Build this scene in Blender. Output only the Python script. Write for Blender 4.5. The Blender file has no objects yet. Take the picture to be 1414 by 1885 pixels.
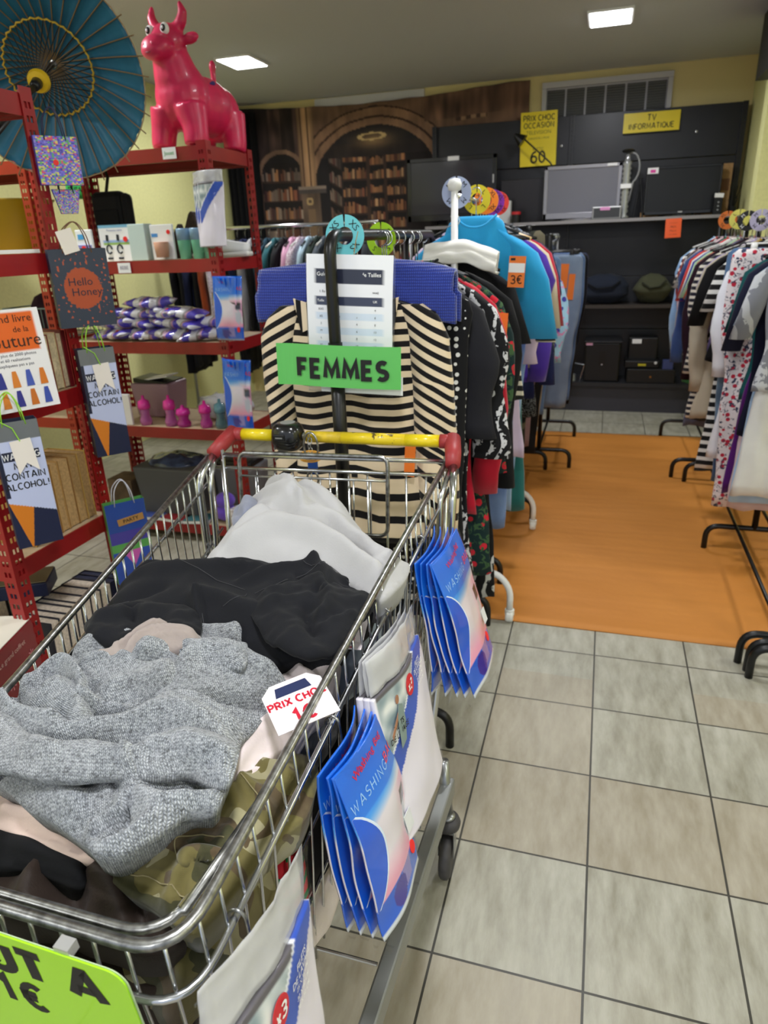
import bpy, bmesh, math, random
from mathutils import Vector, Matrix, noise
S = bpy.context.scene
COL = S.collection
PI = math.pi
V = Vector

# ------------------------------------------------------------------ camera, world, lights, exposure
CAM = V((0, 0, 1.37))
R_ = V((0.956653, 0.289087, -0.03527)); U_ = V((-0.074615, 0.360363, 0.929823)); F_ = V((-0.281509, 0.886887, -0.366312))
FPX = 1269.84
cd = bpy.data.cameras.new('camera'); cam = bpy.data.objects.new('camera', cd); COL.objects.link(cam)
cd.sensor_fit = 'VERTICAL'; cd.sensor_height = 36.0; cd.sensor_width = 27.0; cd.lens = 36.0 * FPX / 1885.0
cd.clip_start = 0.02; cd.clip_end = 60
m3 = Matrix((R_, U_, -F_)).transposed()
cam.matrix_world = Matrix.Translation(CAM) @ m3.to_4x4()
cd.dof.use_dof = True; cd.dof.focus_distance = 1.0; cd.dof.aperture_fstop = 7.0
S.camera = cam
S.view_settings.view_transform = 'Standard'; S.view_settings.look = 'None'
S.view_settings.gamma = 1; S.view_settings.use_curve_mapping = False
S.view_settings.exposure = 0.12
w = bpy.data.worlds.new('world'); S.world = w; w.use_nodes = True
w.node_tree.nodes['Background'].inputs[0].default_value = (0.80, 0.88, 1.0, 1)
w.node_tree.nodes['Background'].inputs[1].default_value = 0.75
CEIL = 2.5
LAMPS = [(x, y) for y in (4.82, 2.55, 0.28, -1.99) for x in (-2.39, -0.08, 2.23)]
for i, (x, y) in enumerate(LAMPS):
    ld = bpy.data.lights.new('panel_light', 'AREA'); ld.shape = 'SQUARE'; ld.size = 0.22
    ld.energy = 15 if y > 1 else 20; ld.color = (0.97, 0.98, 1.0); ld.spread = math.radians(170)
    lo = bpy.data.objects.new('panel_light', ld); COL.objects.link(lo); lo.location = (x, y, CEIL - 0.022)

def at(x, y, Y=None, Z=None, X=None):
    """the point of the place seen at pixel (x, y) on the plane Y=, Z= or X="""
    d = F_ + R_ * ((x - 707) / FPX) - U_ * ((y - 942.5) / FPX)
    if Y is not None: t = (Y - CAM.y) / d.y
    elif Z is not None: t = (Z - CAM.z) / d.z
    else: t = (X - CAM.x) / d.x
    return CAM + d * t

# ------------------------------------------------------------------ materials
def lin(c):
    return tuple(((v / 255) / 12.92 if v / 255 <= 0.04045 else ((v / 255 + 0.055) / 1.055) ** 2.4) for v in c[:3]) + (1.0,)
class NT:
    def __init__(s, name):
        s.m = bpy.data.materials.new(name); s.m.use_nodes = True; s.t = s.m.node_tree
        s.b = s.t.nodes['Principled BSDF']
    def n(s, typ, **kw):
        nd = s.t.nodes.new(typ)
        for k, v in kw.items():
            if k in nd.inputs: nd.inputs[k].default_value = v
            else: setattr(nd, k, v)
        return nd
    def l(s, a, b): s.t.links.new(a, b)
    def val(s, x, sock):
        if isinstance(x, (int, float, tuple)): sock.default_value = x
        else: s.l(x, sock)
    def math(s, op, a, b=0.0, clamp=False):
        nd = s.t.nodes.new('ShaderNodeMath'); nd.operation = op; nd.use_clamp = clamp
        s.val(a, nd.inputs[0]); s.val(b, nd.inputs[1]); return nd.outputs[0]
    def mix(s, f, a, b):
        nd = s.t.nodes.new('ShaderNodeMix'); nd.data_type = 'RGBA'
        s.val(f, nd.inputs[0]); s.val(a, nd.inputs[6]); s.val(b, nd.inputs[7]); return nd.outputs[2]
    def ramp(s, f, stops, mode='LINEAR'):
        nd = s.t.nodes.new('ShaderNodeValToRGB'); cr = nd.color_ramp; cr.interpolation = mode
        while len(cr.elements) < len(stops): cr.elements.new(0.5)
        for e, (p, c) in zip(cr.elements, stops): e.position = p; e.color = c
        s.l(f, nd.inputs[0]); return nd.outputs[0]
    def co(s, which='Object', scale=(1, 1, 1), rot=(0, 0, 0)):
        tc = s.n('ShaderNodeTexCoord'); mp = s.n('ShaderNodeMapping')
        mp.inputs['Scale'].default_value = scale; mp.inputs['Rotation'].default_value = rot
        s.l(tc.outputs[which], mp.inputs['Vector']); return mp.outputs[0]
    def noise(s, v, scale, detail=3, rough=0.5, dist=0.0):
        nd = s.n('ShaderNodeTexNoise'); nd.inputs['Scale'].default_value = scale; nd.inputs['Detail'].default_value = detail
        nd.inputs['Roughness'].default_value = rough; nd.inputs['Distortion'].default_value = dist
        s.l(v, nd.inputs['Vector']); return nd.outputs['Fac']
    def voro(s, v, scale, feat='F1', out='Distance', rnd=1.0):
        nd = s.n('ShaderNodeTexVoronoi'); nd.feature = feat; nd.inputs['Scale'].default_value = scale
        nd.inputs['Randomness'].default_value = rnd
        s.l(v, nd.inputs['Vector']); return nd.outputs[out]
    def wave(s, v, scale, dist=0.0, dirn='X', detail=1.0, prof='SIN'):
        nd = s.n('ShaderNodeTexWave'); nd.bands_direction = dirn; nd.wave_profile = prof
        nd.inputs['Scale'].default_value = scale; nd.inputs['Distortion'].default_value = dist; nd.inputs['Detail'].default_value = detail
        s.l(v, nd.inputs['Vector']); return nd.outputs['Fac']
    def bump(s, h, strength=0.3, dist=0.002):
        nd = s.n('ShaderNodeBump'); nd.inputs['Strength'].default_value = strength; nd.inputs['Distance'].default_value = dist
        s.l(h, nd.inputs['Height']); s.l(nd.outputs[0], s.b.inputs['Normal'])
    def sep(s, v):
        nd = s.n('ShaderNodeSeparateXYZ'); s.l(v, nd.inputs[0]); return nd.outputs
    def base(s, c): s.val(c, s.b.inputs['Base Color']); return s
    def pr(s, rough=0.5, metal=0.0, spec=0.5, trans=0.0, coat=0.0, sheen=0.0, alpha=1.0, ior=1.45, sub=0.0):
        i = s.b.inputs
        i['Roughness'].default_value = rough; i['Metallic'].default_value = metal; i['Specular IOR Level'].default_value = spec
        i['Transmission Weight'].default_value = trans; i['Coat Weight'].default_value = coat; i['Coat Roughness'].default_value = 0.08
        i['Sheen Weight'].default_value = sheen; i['Alpha'].default_value = alpha; i['IOR'].default_value = ior
        return s
_mc = {}
def M(c, rough=0.5, metal=0.0, key=None, var=0.0, bump=0.0, bs=60, **kw):
    """plain material with a slight procedural mottling"""
    k = (tuple(c), rough, metal, var, bump, bs, tuple(sorted(kw.items())))
    if k in _mc: return _mc[k]
    t = NT(key or 'surface'); t.pr(rough, metal, **kw)
    if var or bump:
        v = t.co('Object'); nz = t.noise(v, bs, 4)
        if var:
            a = tuple(max(0, q * (1 - var)) for q in c); b = tuple(min(255, q * (1 + var)) for q in c)
            t.base(t.ramp(nz, [(0.3, lin(a)), (0.7, lin(b))]))
        else: t.base(lin(c))
        if bump: t.bump(nz, bump, 0.003)
    else: t.base(lin(c))
    _mc[k] = t.m
    return t.m
def emis(c, s):
    t = NT('lamp_glow'); t.base(lin(c)); t.b.inputs['Emission Color'].default_value = lin(c); t.b.inputs['Emission Strength'].default_value = s
    return t.m
def cloth(c, kind='plain', c2=(245, 240, 230), c3=(180, 30, 50), sc=1.0, rough=0.85, which='Object'):
    """woven cloth: plain, stripes, dots, floral, paisley, denim, knit, camo, speckle, vstripes"""
    k = ('cloth', tuple(c), kind, tuple(c2), tuple(c3), sc, which)
    if k in _mc: return _mc[k]
    t = NT('cloth_' + kind); t.pr(rough, sheen=0.25 if sum(c) > 200 else 0.04, spec=0.25)
    v = t.co(which)
    fine = t.noise(v, 350, 2)
    A, B, Cc = lin(c), lin(c2), lin(c3)
    if kind == 'plain':
        t.base(t.mix(t.noise(v, 14, 3), tuple(q * 0.88 for q in A[:3]) + (1,), tuple(min(1, q * 1.1) for q in A[:3]) + (1,)))
    elif kind in ('stripes', 'vstripes'):
        z = t.sep(v)[2 if kind == 'stripes' else 0]
        f = t.math('FRACT', t.math('ADD', t.math('MULTIPLY', z, 28 * sc), 100.0))
        t.base(t.mix(t.math('GREATER_THAN', f, 0.55), B, A))
    elif kind == 'dots':
        d = t.voro(v, 34 * sc, rnd=0.35); t.base(t.mix(t.math('LESS_THAN', d, 0.26), A, B))
    elif kind == 'floral':
        d = t.voro(v, 26 * sc); n2 = t.noise(v, 40 * sc, 3, 0.6, 1.0)
        r1 = t.mix(t.math('LESS_THAN', d, 0.34), A, Cc)
        t.base(t.mix(t.math('GREATER_THAN', n2, 0.57), r1, B))
    elif kind == 'paisley':
        w1 = t.wave(v, 9 * sc, 14.0, 'X', 3); n2 = t.noise(v, 60 * sc, 3, 0.6)
        t.base(t.mix(t.math('MULTIPLY', t.math('GREATER_THAN', w1, 0.62), t.math('GREATER_THAN', n2, 0.45)), A, B))
    elif kind == 'denim':
        n1 = t.noise(v, 5 * sc, 3); n2 = t.noise(t.co(which, (1, 1, 0.15)), 600, 2)
        c0 = t.mix(t.ramp(n1, [(0.42, (0, 0, 0, 1)), (0.68, (1, 1, 1, 1))]), A, B); t.base(t.mix(t.math('MULTIPLY', n2, 0.5), c0, tuple(q * 1.5 for q in A[:3]) + (1,)))
    elif kind == 'knit':
        n1 = t.wave(v, 60 * sc, 1.0, 'Z'); n2 = t.noise(v, 200, 3); t.base(t.mix(n2, A, B)); fine = n1
    elif kind == 'speckle':
        n2 = t.noise(v, 180 * sc, 2); t.base(t.ramp(n2, [(0.5, A), (0.56, B)]))
    elif kind == 'camo':
        n1 = t.noise(v, 13 * sc, 2, 0.4, 0.6); n2 = t.noise(t.co(which, (1, 1, 1), (1, 2, 0)), 17 * sc, 2, 0.4, 0.6)
        a = t.mix(t.math('GREATER_THAN', n1, 0.53), A, B); t.base(t.mix(t.math('GREATER_THAN', n2, 0.57), a, Cc))
    t.bump(fine, 0.25, 0.0012)
    _mc[k] = t.m
    return t.m
def vcol(rough=0.5, coat=0.0, name='printed_sheet', **kw):
    k = ('vcol', rough, coat, name, tuple(sorted(kw.items())))
    if k in _mc: return _mc[k]
    t = NT(name); t.pr(rough, coat=coat, **kw)
    a = t.n('ShaderNodeVertexColor'); a.layer_name = 'print'; t.l(a.outputs[0], t.b.inputs['Base Color']); _mc[k] = t.m
    return t.m

# ------------------------------------------------------------------ mesh building
class MB:
    def __init__(s): s.v = []; s.f = []; s.c = None; s.uv = None
    def add(s, vs, fs):
        o = len(s.v); s.v += [tuple(q) for q in vs]; s.f += [tuple(i + o for i in f) for f in fs]; return s
    def box(s, c, d, rot=None, taper=1.0):
        hx, hy, hz = d[0] / 2, d[1] / 2, d[2] / 2; vs = []
        for z in (-1, 1):
            k = taper if z < 0 else 1.0
            for x, y in ((-1, -1), (1, -1), (1, 1), (-1, 1)): vs.append(V((x * hx * k, y * hy * k, z * hz)))
        if rot is not None: vs = [rot @ q for q in vs]
        vs = [q + V(c) for q in vs]
        return s.add(vs, [(3, 2, 1, 0), (4, 5, 6, 7), (0, 1, 5, 4), (1, 2, 6, 5), (2, 3, 7, 6), (3, 0, 4, 7)])
    def tube(s, pts, r, n=8, closed=False, cap=True):
        pts = [V(p) for p in pts]; N = len(pts)
        rs = r if isinstance(r, (list, tuple)) else [r] * N
        tang = []
        for i in range(N):
            a = pts[(i - 1) % N] if (closed or i > 0) else pts[i]; b = pts[(i + 1) % N] if (closed or i < N - 1) else pts[i]
            d = (b - a); tang.append(d.normalized() if d.length > 1e-9 else V((0, 0, 1)))
        up = V((0, 0, 1)) if abs(tang[0].z) < 0.9 else V((1, 0, 0))
        nrm = (up - tang[0] * up.dot(tang[0])).normalized(); vs = []; fs = []
        for i in range(N):
            nrm = (nrm - tang[i] * nrm.dot(tang[i])).normalized(); bi = tang[i].cross(nrm)
            for k in range(n):
                a = 2 * PI * k / n; vs.append(pts[i] + (nrm * math.cos(a) + bi * math.sin(a)) * rs[i])
        for i in range(N if closed else N - 1):
            j = (i + 1) % N
            for k in range(n): fs.append((i * n + k, i * n + (k + 1) % n, j * n + (k + 1) % n, j * n + k))
        if cap and not closed: fs += [tuple(range(n))[::-1], tuple((N - 1) * n + k for k in range(n))]
        return s.add(vs, fs)
    def lathe(s, prof, n=24, c=(0, 0, 0), rot=None):
        vs = []; fs = []; N = len(prof)
        for r, z in prof:
            for k in range(n):
                a = 2 * PI * k / n; q = V((r * math.cos(a), r * math.sin(a), z))
                if rot is not None: q = rot @ q
                vs.append(q + V(c))
        for i in range(N - 1):
            for k in range(n): fs.append((i * n + k, i * n + (k + 1) % n, (i + 1) * n + (k + 1) % n, (i + 1) * n + k))
        if prof[0][0] > 1e-6: fs.append(tuple(range(n))[::-1])
        if prof[-1][0] > 1e-6: fs.append(tuple((N - 1) * n + k for k in range(n)))
        return s.add(vs, fs)
    def rings(s, rings, cap=True, closed=True):
        n = len(rings[0]); vs = [q for r in rings for q in r]; fs = []
        for i in range(len(rings) - 1):
            for k in range(n if closed else n - 1): fs.append((i * n + k, i * n + (k + 1) % n, (i + 1) * n + (k + 1) % n, (i + 1) * n + k))
        if cap: fs += [tuple(range(n))[::-1], tuple((len(rings) - 1) * n + k for k in range(n))]
        return s.add(vs, fs)
    def prism(s, poly, depth, mat=None):
        """2-D outline in local XY extruded by depth along local Z, placed with a matrix"""
        n = len(poly); vs = [V((p[0], p[1], 0)) for p in poly] + [V((p[0], p[1], depth)) for p in poly]
        if mat is not None: vs = [mat @ q for q in vs]
        return s.add(vs, [tuple(range(n))[::-1], tuple(range(n, 2 * n))] + [(i, (i + 1) % n, n + (i + 1) % n, n + i) for i in range(n)])
    def build(s, name, mat, parent=None, smooth=False, bevel=0.0, sub=0, solid=0.0, loc=None, paint=None):
        me = bpy.data.meshes.new(name); me.from_pydata(s.v, [], s.f)
        ms = mat if isinstance(mat, (list, tuple)) else [mat]
        for q in ms: me.materials.append(q)
        if s.uv:
            ul = me.uv_layers.new(name='UVMap')
            for lp in me.loops: ul.data[lp.index].uv = s.uv[lp.vertex_index]
        if s.c:
            ca = me.color_attributes.new('print', 'FLOAT_COLOR', 'POINT')
            ca.data.foreach_set('color', [q for c in s.c for q in c])
        if smooth: me.polygons.foreach_set('use_smooth', [True] * len(me.polygons))
        me.update()
        o = bpy.data.objects.new(name, me); COL.objects.link(o)
        if loc is not None: o.location = loc
        if solid: md = o.modifiers.new('thickness', 'SOLIDIFY'); md.thickness = solid; md.offset = 0
        if bevel: md = o.modifiers.new('edge', 'BEVEL'); md.width = bevel; md.segments = 2; md.limit_method = 'ANGLE'
        if sub: md = o.modifiers.new('smooth', 'SUBSURF'); md.levels = sub; md.render_levels = sub
        if parent is not None:
            o.parent = parent; o.matrix_parent_inverse = parent.matrix_world.inverted() if loc is None and parent.get('_w') else Matrix.Identity(4)
        return o
def thing(name, label, cat, loc=(0, 0, 0), rot=(0, 0, 0), group=None):
    o = bpy.data.objects.new(name, None); COL.objects.link(o); o.empty_display_size = 0.05
    o.matrix_world = Matrix.Translation(V(loc)) @ (rot.to_4x4() if isinstance(rot, Matrix) else Matrix.LocRotScale(None, __import__('mathutils').Euler(rot), None))
    tag(o, label, cat, group); return o
def tag(o, label, cat, group=None):
    o['label'] = label; o['category'] = cat
    if group: o['group'] = group
    return o
def struct(o): o['kind'] = 'structure'; return o
def wthing(name, label, cat, loc, group=None):
    """a thing whose parts are given in world coordinates"""
    o = thing(name, label, cat, loc, group=group); o['_w'] = 1; return o
FONTS = {}
def text_mb(txt, size=1.0, bold=0.0, align='CENTER', extrude=0.0, shear=0.0, spacing=1.0, sx=1.0):
    cu = bpy.data.curves.new('txt', 'FONT'); cu.body = txt; cu.size = size; cu.align_x = align; cu.align_y = 'CENTER'
    cu.offset = bold * size; cu.extrude = extrude; cu.resolution_u = 2; cu.shear = shear; cu.space_character = spacing
    ob = bpy.data.objects.new('txt', cu); COL.objects.link(ob)
    dg = bpy.context.evaluated_depsgraph_get(); dg.update()
    me = bpy.data.meshes.new_from_object(ob.evaluated_get(dg))
    mb = MB(); mb.add([V((q.co.x * sx, q.co.y, q.co.z)) for q in me.vertices], [tuple(p.vertices) for p in me.polygons])
    bpy.data.objects.remove(ob); bpy.data.curves.remove(cu); bpy.data.meshes.remove(me)
    return mb
def text(name, txt, size, mat, parent, mtx, fn=None, **kw):
    """lettering laid on a surface: mtx maps text x,y to the parent's local space; fn bends it after that"""
    mb = text_mb(txt, size, **kw)
    mb.v = [tuple(fn(mtx @ V(q)) if fn else mtx @ V(q)) for q in mb.v]
    return mb.build(name, mat, parent)

# block capitals drawn with thick strokes: (advance, [polylines]) on a unit-high cell
def _arc(cx, cy, rx, ry, a0, a1, n=9): return [(cx + rx * math.cos(math.radians(a0 + (a1 - a0) * k / n)), cy + ry * math.sin(math.radians(a0 + (a1 - a0) * k / n))) for k in range(n + 1)]
SF = {'A': (.72, [[(.0, 0), (.33, 1), (.40, 1), (.72, 0)], [(.14, .3), (.58, .3)]]), 'B': (.58, [[(0, 0), (0, 1), (.3, 1)] + _arc(.3, .76, .24, .24, 90, -90) + _arc(.3, .26, .28, .26, 90, -90) + [(0, 0)], [(0, .52), (.3, .52)]]),
 'C': (.62, [_arc(.36, .5, .36, .5, 50, 310, 14)]), 'E': (.5, [[(.5, 1), (0, 1), (0, 0), (.5, 0)], [(0, .52), (.42, .52)]]), 'F': (.48, [[(.5, 1), (0, 1), (0, 0)], [(0, .5), (.4, .5)]]),
 'G': (.68, [_arc(.36, .5, .36, .5, 50, 340, 14) + [(.70, .45), (.42, .45)]]), 'H': (.58, [[(0, 0), (0, 1)], [(.58, 0), (.58, 1)], [(0, .5), (.58, .5)]]), 'I': (.06, [[(.03, 0), (.03, 1)]]),
 'L': (.46, [[(0, 1), (0, 0), (.46, 0)]]), 'M': (.8, [[(0, 0), (.08, 1), (.4, .2), (.72, 1), (.8, 0)]]), 'N': (.62, [[(0, 0), (0, 1), (.62, 0), (.62, 1)]]), 'O': (.74, [_arc(.37, .5, .37, .5, 0, 360, 18)]),
 'P': (.52, [[(0, 0), (0, 1), (.26, 1)] + _arc(.26, .73, .26, .27, 90, -90) + [(0, .46)]]), 'Q': (.74, [_arc(.37, .5, .37, .5, 0, 360, 18), [(.45, .25), (.72, -.02)]]), 'R': (.56, [[(0, 0), (0, 1), (.26, 1)] + _arc(.26, .74, .26, .26, 90, -90) + [(0, .48)], [(.26, .48), (.56, 0)]]),
 'S': (.52, [_arc(.27, .74, .25, .26, 40, 270, 9) + _arc(.26, .25, .27, .25, 90, -140, 9)]), 'T': (.62, [[(0, 1), (.62, 1)], [(.31, 1), (.31, 0)]]), 'U': (.6, [[(0, 1), (0, .3)] + _arc(.3, .3, .3, .3, 180, 360, 8) + [(.6, 1)]]),
 'V': (.66, [[(0, 1), (.33, 0), (.66, 1)]]), 'W': (.92, [[(0, 1), (.22, 0), (.46, .85), (.70, 0), (.92, 1)]]), 'X': (.6, [[(0, 0), (.6, 1)], [(0, 1), (.6, 0)]]), 'Y': (.6, [[(0, 1), (.3, .48), (.6, 1)], [(.3, .5), (.3, 0)]]),
 '1': (.3, [[(0, .78), (.2, 1), (.2, 0)]]), '3': (.52, [_arc(.24, .74, .26, .26, 150, -90, 9) + _arc(.24, .25, .28, .25, 90, -150, 9)]), '0': (.56, [_arc(.28, .5, .28, .5, 0, 360, 16)]), '6': (.56, [_arc(.28, .3, .28, .3, 150, 510, 14), _arc(.5, .38, .5, .62, 90, 180, 7)]),
 '€': (.62, [_arc(.40, .5, .32, .5, 50, 310, 12), [(-.04, .6), (.46, .6)], [(-.04, .4), (.42, .4)]]), 'x': (.44, [[(0, 0), (.44, .62)], [(0, .62), (.44, 0)]]), '!': (.08, [[(.04, .3), (.04, 1)], [(.04, 0), (.04, .08)]]), ' ': (.10, [])}
def strokes(name, txt, size, mat, parent, mtx, fn=None, weight=0.2, gap=0.26, align='CENTER', sx=1.0, lift=0.0, hollow=None):
    W = sum(SF[c][0] + gap for c in txt) - gap; x0 = -W / 2 if align == 'CENTER' else (-W if align == 'RIGHT' else 0); mb = MB(); hw = weight / 2
    for c in txt:
        adv, lines = SF[c]
        for ln in lines:
            k = len(ln); vs = []
            cl = math.hypot(ln[0][0] - ln[-1][0], ln[0][1] - ln[-1][1]) < 1e-3
            for i in range(k):
                p = ln[i]; a = ln[i - 1] if i > 0 else (ln[-2] if cl else None); b = ln[i + 1] if i < k - 1 else (ln[1] if cl else None)
                d1 = None if a is None else V((p[0] - a[0], p[1] - a[1])); d2 = None if b is None else V((b[0] - p[0], b[1] - p[1]))
                if d1 is None: d1 = d2
                if d2 is None: d2 = d1
                d1 = d1.normalized(); d2 = d2.normalized(); t = (d1 + d2); t = t.normalized() if t.length > 1e-3 else d2; nn = V((-t.y, t.x)); q = max(0.45, nn.dot(V((-d1.y, d1.x))))
                m_ = hw / q; vs += [V((x0 + p[0] + nn.x * m_, p[1] + nn.y * m_ * 1.0 - .5, 0)), V((x0 + p[0] - nn.x * m_, p[1] - nn.y * m_ - .5, 0))]
            mb.add([V((v.x * size * sx, v.y * size, 0)) for v in vs], [(2 * i, 2 * i + 1, 2 * i + 3, 2 * i + 2) for i in range(k - 1)])
        x0 += adv + gap
    mb.v = [tuple(fn(mtx @ V(q)) if fn else mtx @ V(q)) for q in mb.v]
    return mb.build(name, mat, parent)

def frame(o, xdir, ydir):
    """matrix with origin o, x along xdir and y near ydir"""
    x = V(xdir).normalized(); z = x.cross(V(ydir)).normalized(); y = z.cross(x)
    return Matrix.Translation(V(o)) @ Matrix((x, y, z)).transposed().to_4x4()
def FRONT(o): return frame(o, (1, 0, 0), (0, 0, 1))     # lettering that faces the camera end of the room (-y)
def sheet(w, h, nx, ny, fn=None, col=None, org=(0, 0)):
    """grid in local XY from -w/2..w/2 and 0..-h; fn(x, y)->point, col(u, v)->rgb 0..255"""
    mb = MB(); vs = []; cs = []
    for j in range(ny + 1):
        for i in range(nx + 1):
            u = i / nx; v = j / ny; x = (u - 0.5) * w + org[0]; y = -v * h + org[1]
            vs.append(fn(x, y) if fn else V((x, y, 0)))
            if col: cs.append(lin(col(u, v)))
    fs = [(j * (nx + 1) + i, (j + 1) * (nx + 1) + i, (j + 1) * (nx + 1) + i + 1, j * (nx + 1) + i + 1) for j in range(ny) for i in range(nx)]
    mb.add(vs, fs)
    if col: mb.c = cs
    mb.uv = [(i / nx, 1 - j / ny) for j in range(ny + 1) for i in range(nx + 1)]
    return mb
def fillet(pts, r, n=5, closed=False):
    """round the corners of a polyline"""
    pts = [V(p) for p in pts]; out = []
    N = len(pts)
    for i in range(N):
        if not closed and i in (0, N - 1): out.append(pts[i]); continue
        a, b, c = pts[(i - 1) % N], pts[i], pts[(i + 1) % N]
        d1 = (a - b); d2 = (c - b); rr = min(r, d1.length * 0.49, d2.length * 0.49)
        p0 = b + d1.normalized() * rr; p1 = b + d2.normalized() * rr
        for k in range(n + 1):
            t = k / n; out.append(p0 * (1 - t) ** 2 + b * 2 * t * (1 - t) + p1 * t * t)
    return out
def rnd(a, b): return random.uniform(a, b)
random.seed(7)

# common materials
CHROME = M((200, 202, 205), 0.22, 1.0, key='chromed_steel')
STEEL = M((150, 150, 148), 0.33, 1.0, key='worn_steel', var=0.25, bs=90)
BLACKM = M((14, 14, 15), 0.35, key='black_enamel')
BLACKP = M((18, 18, 20), 0.4, key='black_plastic')
WHITEP = M((225, 225, 222), 0.4, key='white_plastic')
WHITEPAPER = M((238, 238, 240), 0.6, key='white_paper')
ORANGETAG = M((235, 120, 40), 0.6, key='orange_card')
REDSTICK = M((235, 40, 40), 0.5, key='red_sticker')
INK = M((20, 20, 22), 0.6, key='black_ink')
# ================================================================== the room
# floor: one slab with procedural tiles; the grid is 0.30 m
t = NT('floor_tiles'); t.pr(0.38, spec=0.4)
g = t.n('ShaderNodeNewGeometry'); xyz = t.sep(g.outputs['Position'])
TS = 0.30
ux = t.math('DIVIDE', t.math('ADD', xyz[0], 0.2382 + 30), TS); uy = t.math('DIVIDE', t.math('SUBTRACT', xyz[1], 2.1631 - 30), TS)
fx, fy = t.math('FRACT', ux), t.math('FRACT', uy)
def edge(f): return t.math('MINIMUM', f, t.math('SUBTRACT', 1.0, f))
e = t.math('MINIMUM', edge(fx), edge(fy))
cmb = t.n('ShaderNodeCombineXYZ'); t.l(t.math('FLOOR', ux), cmb.inputs[0]); t.l(t.math('FLOOR', uy), cmb.inputs[1])
wn = t.n('ShaderNodeTexWhiteNoise'); t.l(cmb.outputs[0], wn.inputs['Vector'])
mp = t.n('ShaderNodeMapping'); mp.inputs['Scale'].default_value = (1, 0.28, 1); mp.inputs['Rotation'].default_value = (0, 0, 0.9)
add = t.n('ShaderNodeVectorMath'); add.operation = 'ADD'; sc = t.n('ShaderNodeVectorMath'); sc.operation = 'SCALE'; sc.inputs[3].default_value = 7.0
t.l(wn.outputs['Color'], sc.inputs[0]); t.l(g.outputs['Position'], add.inputs[0]); t.l(sc.outputs[0], add.inputs[1]); t.l(add.outputs[0], mp.inputs['Vector'])
n1 = t.noise(mp.outputs[0], 26, 6, 0.62); n2 = t.noise(add.outputs[0], 5, 3)
tilec = t.mix(t.ramp(n1, [(0.3, (0, 0, 0, 1)), (0.7, (1, 1, 1, 1))]), lin((140, 137, 122)), lin((182, 180, 168)))
# warmer clay tiles near the till, greener ones at the far end (different batches)
warm = t.math('MULTIPLY', t.math('LESS_THAN', uy, 99.5), t.math('GREATER_THAN', wn.outputs['Value'], 0.45))
tilec = t.mix(t.math('MULTIPLY', warm, 0.3), tilec, lin((158, 136, 108)))
tilec = t.mix(t.math('MULTIPLY', t.math('SUBTRACT', t.math('MULTIPLY', n2, 1.4), 0.3), 0.3), tilec, lin((150, 140, 118)))
grout = t.math('LESS_THAN', e, 0.0085)
t.base(t.mix(grout, tilec, lin((62, 60, 54))))
hb = t.math('ADD', t.math('MULTIPLY', t.math('SUBTRACT', 1.0, grout), 1.0), t.math('MULTIPLY', n1, 0.25))
t.bump(hb, 0.35, 0.002)
t.l(t.math('ADD', t.math('MULTIPLY', n1, 0.25), 0.24), t.b.inputs['Roughness'])
struct(MB().box((-0.4, 2.0, -0.05), (6.4, 9.2, 0.1)).build('floor', t.m))

ceilm = M((204, 208, 214), 0.8, key='painted_ceiling', bump=0.08, bs=30)
struct(MB().box((-0.4, 2.0, CEIL + 0.05), (6.4, 9.2, 0.1)).build('ceiling', ceilm))
yel = M((226, 224, 160), 0.8, key='pale_yellow_paint', bump=0.15, bs=60, var=0.02)
yelb = M((226, 208, 150), 0.8, key='warm_yellow_paint', bump=0.1, bs=60)
BW = 6.25
struct(MB().box((-0.4, BW + 0.05, 1.25), (6.4, 0.1, 2.5)).build('wall_back', yelb))
struct(MB().box((-3.35, 2.0, 1.25), (0.1, 8.5, 2.5)).build('wall_left', yel))
struct(MB().box((2.75, 2.0, 1.25), (0.1, 8.5, 2.5)).build('wall_right', yel))
# pillar at the right end of the back gondola: a set-back side face and a broad face
struct(MB().box((1.335, 5.78, 1.25), (0.83, 0.93, 2.5)).box((1.5, 5.26, 1.25), (1.30, 0.14, 2.5)).build('trim_1', yel))
blk = M((30, 30, 31), 0.5, key='dark_duct')
struct(MB().box((1.365, 4.79, 2.335), (1.2, 0.79, 0.33)).build('trim_2', blk))
# white lintel board over the tapestry
struct(MB().box((-1.98, BW - 0.01, 2.45), (0.95, 0.02, 0.085)).build('trim_3', M((214, 212, 216), 0.5)))
# curtain in the back left corner
def curtain():
    mb = MB(); rings = []
    for j in range(14):
        z = 2.42 - 2.1 * j / 13; r = []
        for k in range(40):
            a = k / 39; x = -3.26 + 0.30 * a; r.append(V((x, 6.1 + 0.03 * math.sin(a * 34) - 0.02 * (j % 2) * 0.2, z)))
        rings.append(r)
    mb.rings(rings, cap=False, closed=False)
    return mb.build('curtain', cloth((16, 16, 18)), smooth=True, solid=0.004)
tag(curtain(), 'black curtain hanging in the back left corner beside the library tapestry', 'curtain')

def panel(x, y, lab):
    o = thing('ceiling_panel_lamp', lab, 'ceiling lamp', (x, y, CEIL))
    MB().box((0, 0, -0.006), (0.25, 0.31, 0.012)).build('frame', M((235, 235, 235), 0.5), o, bevel=0.003)
    MB().box((0, 0, -0.013), (0.22, 0.28, 0.006)).build('diffuser', emis((250, 252, 255), 9.0), o)
    return o
for i, (x, y) in enumerate(LAMPS):
    if y > 4: 
        if x < 1: panel(x, y, ('square white ceiling panel lamp above the left shelving', 'square white ceiling panel lamp above the orange mat, nearest the televisions')[int(x > -1)])
    else:
        o = panel(x, y, 'square white ceiling panel lamp nearer the shop entrance'); o['group'] = 'ceiling panel lamps out of the picture'

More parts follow.
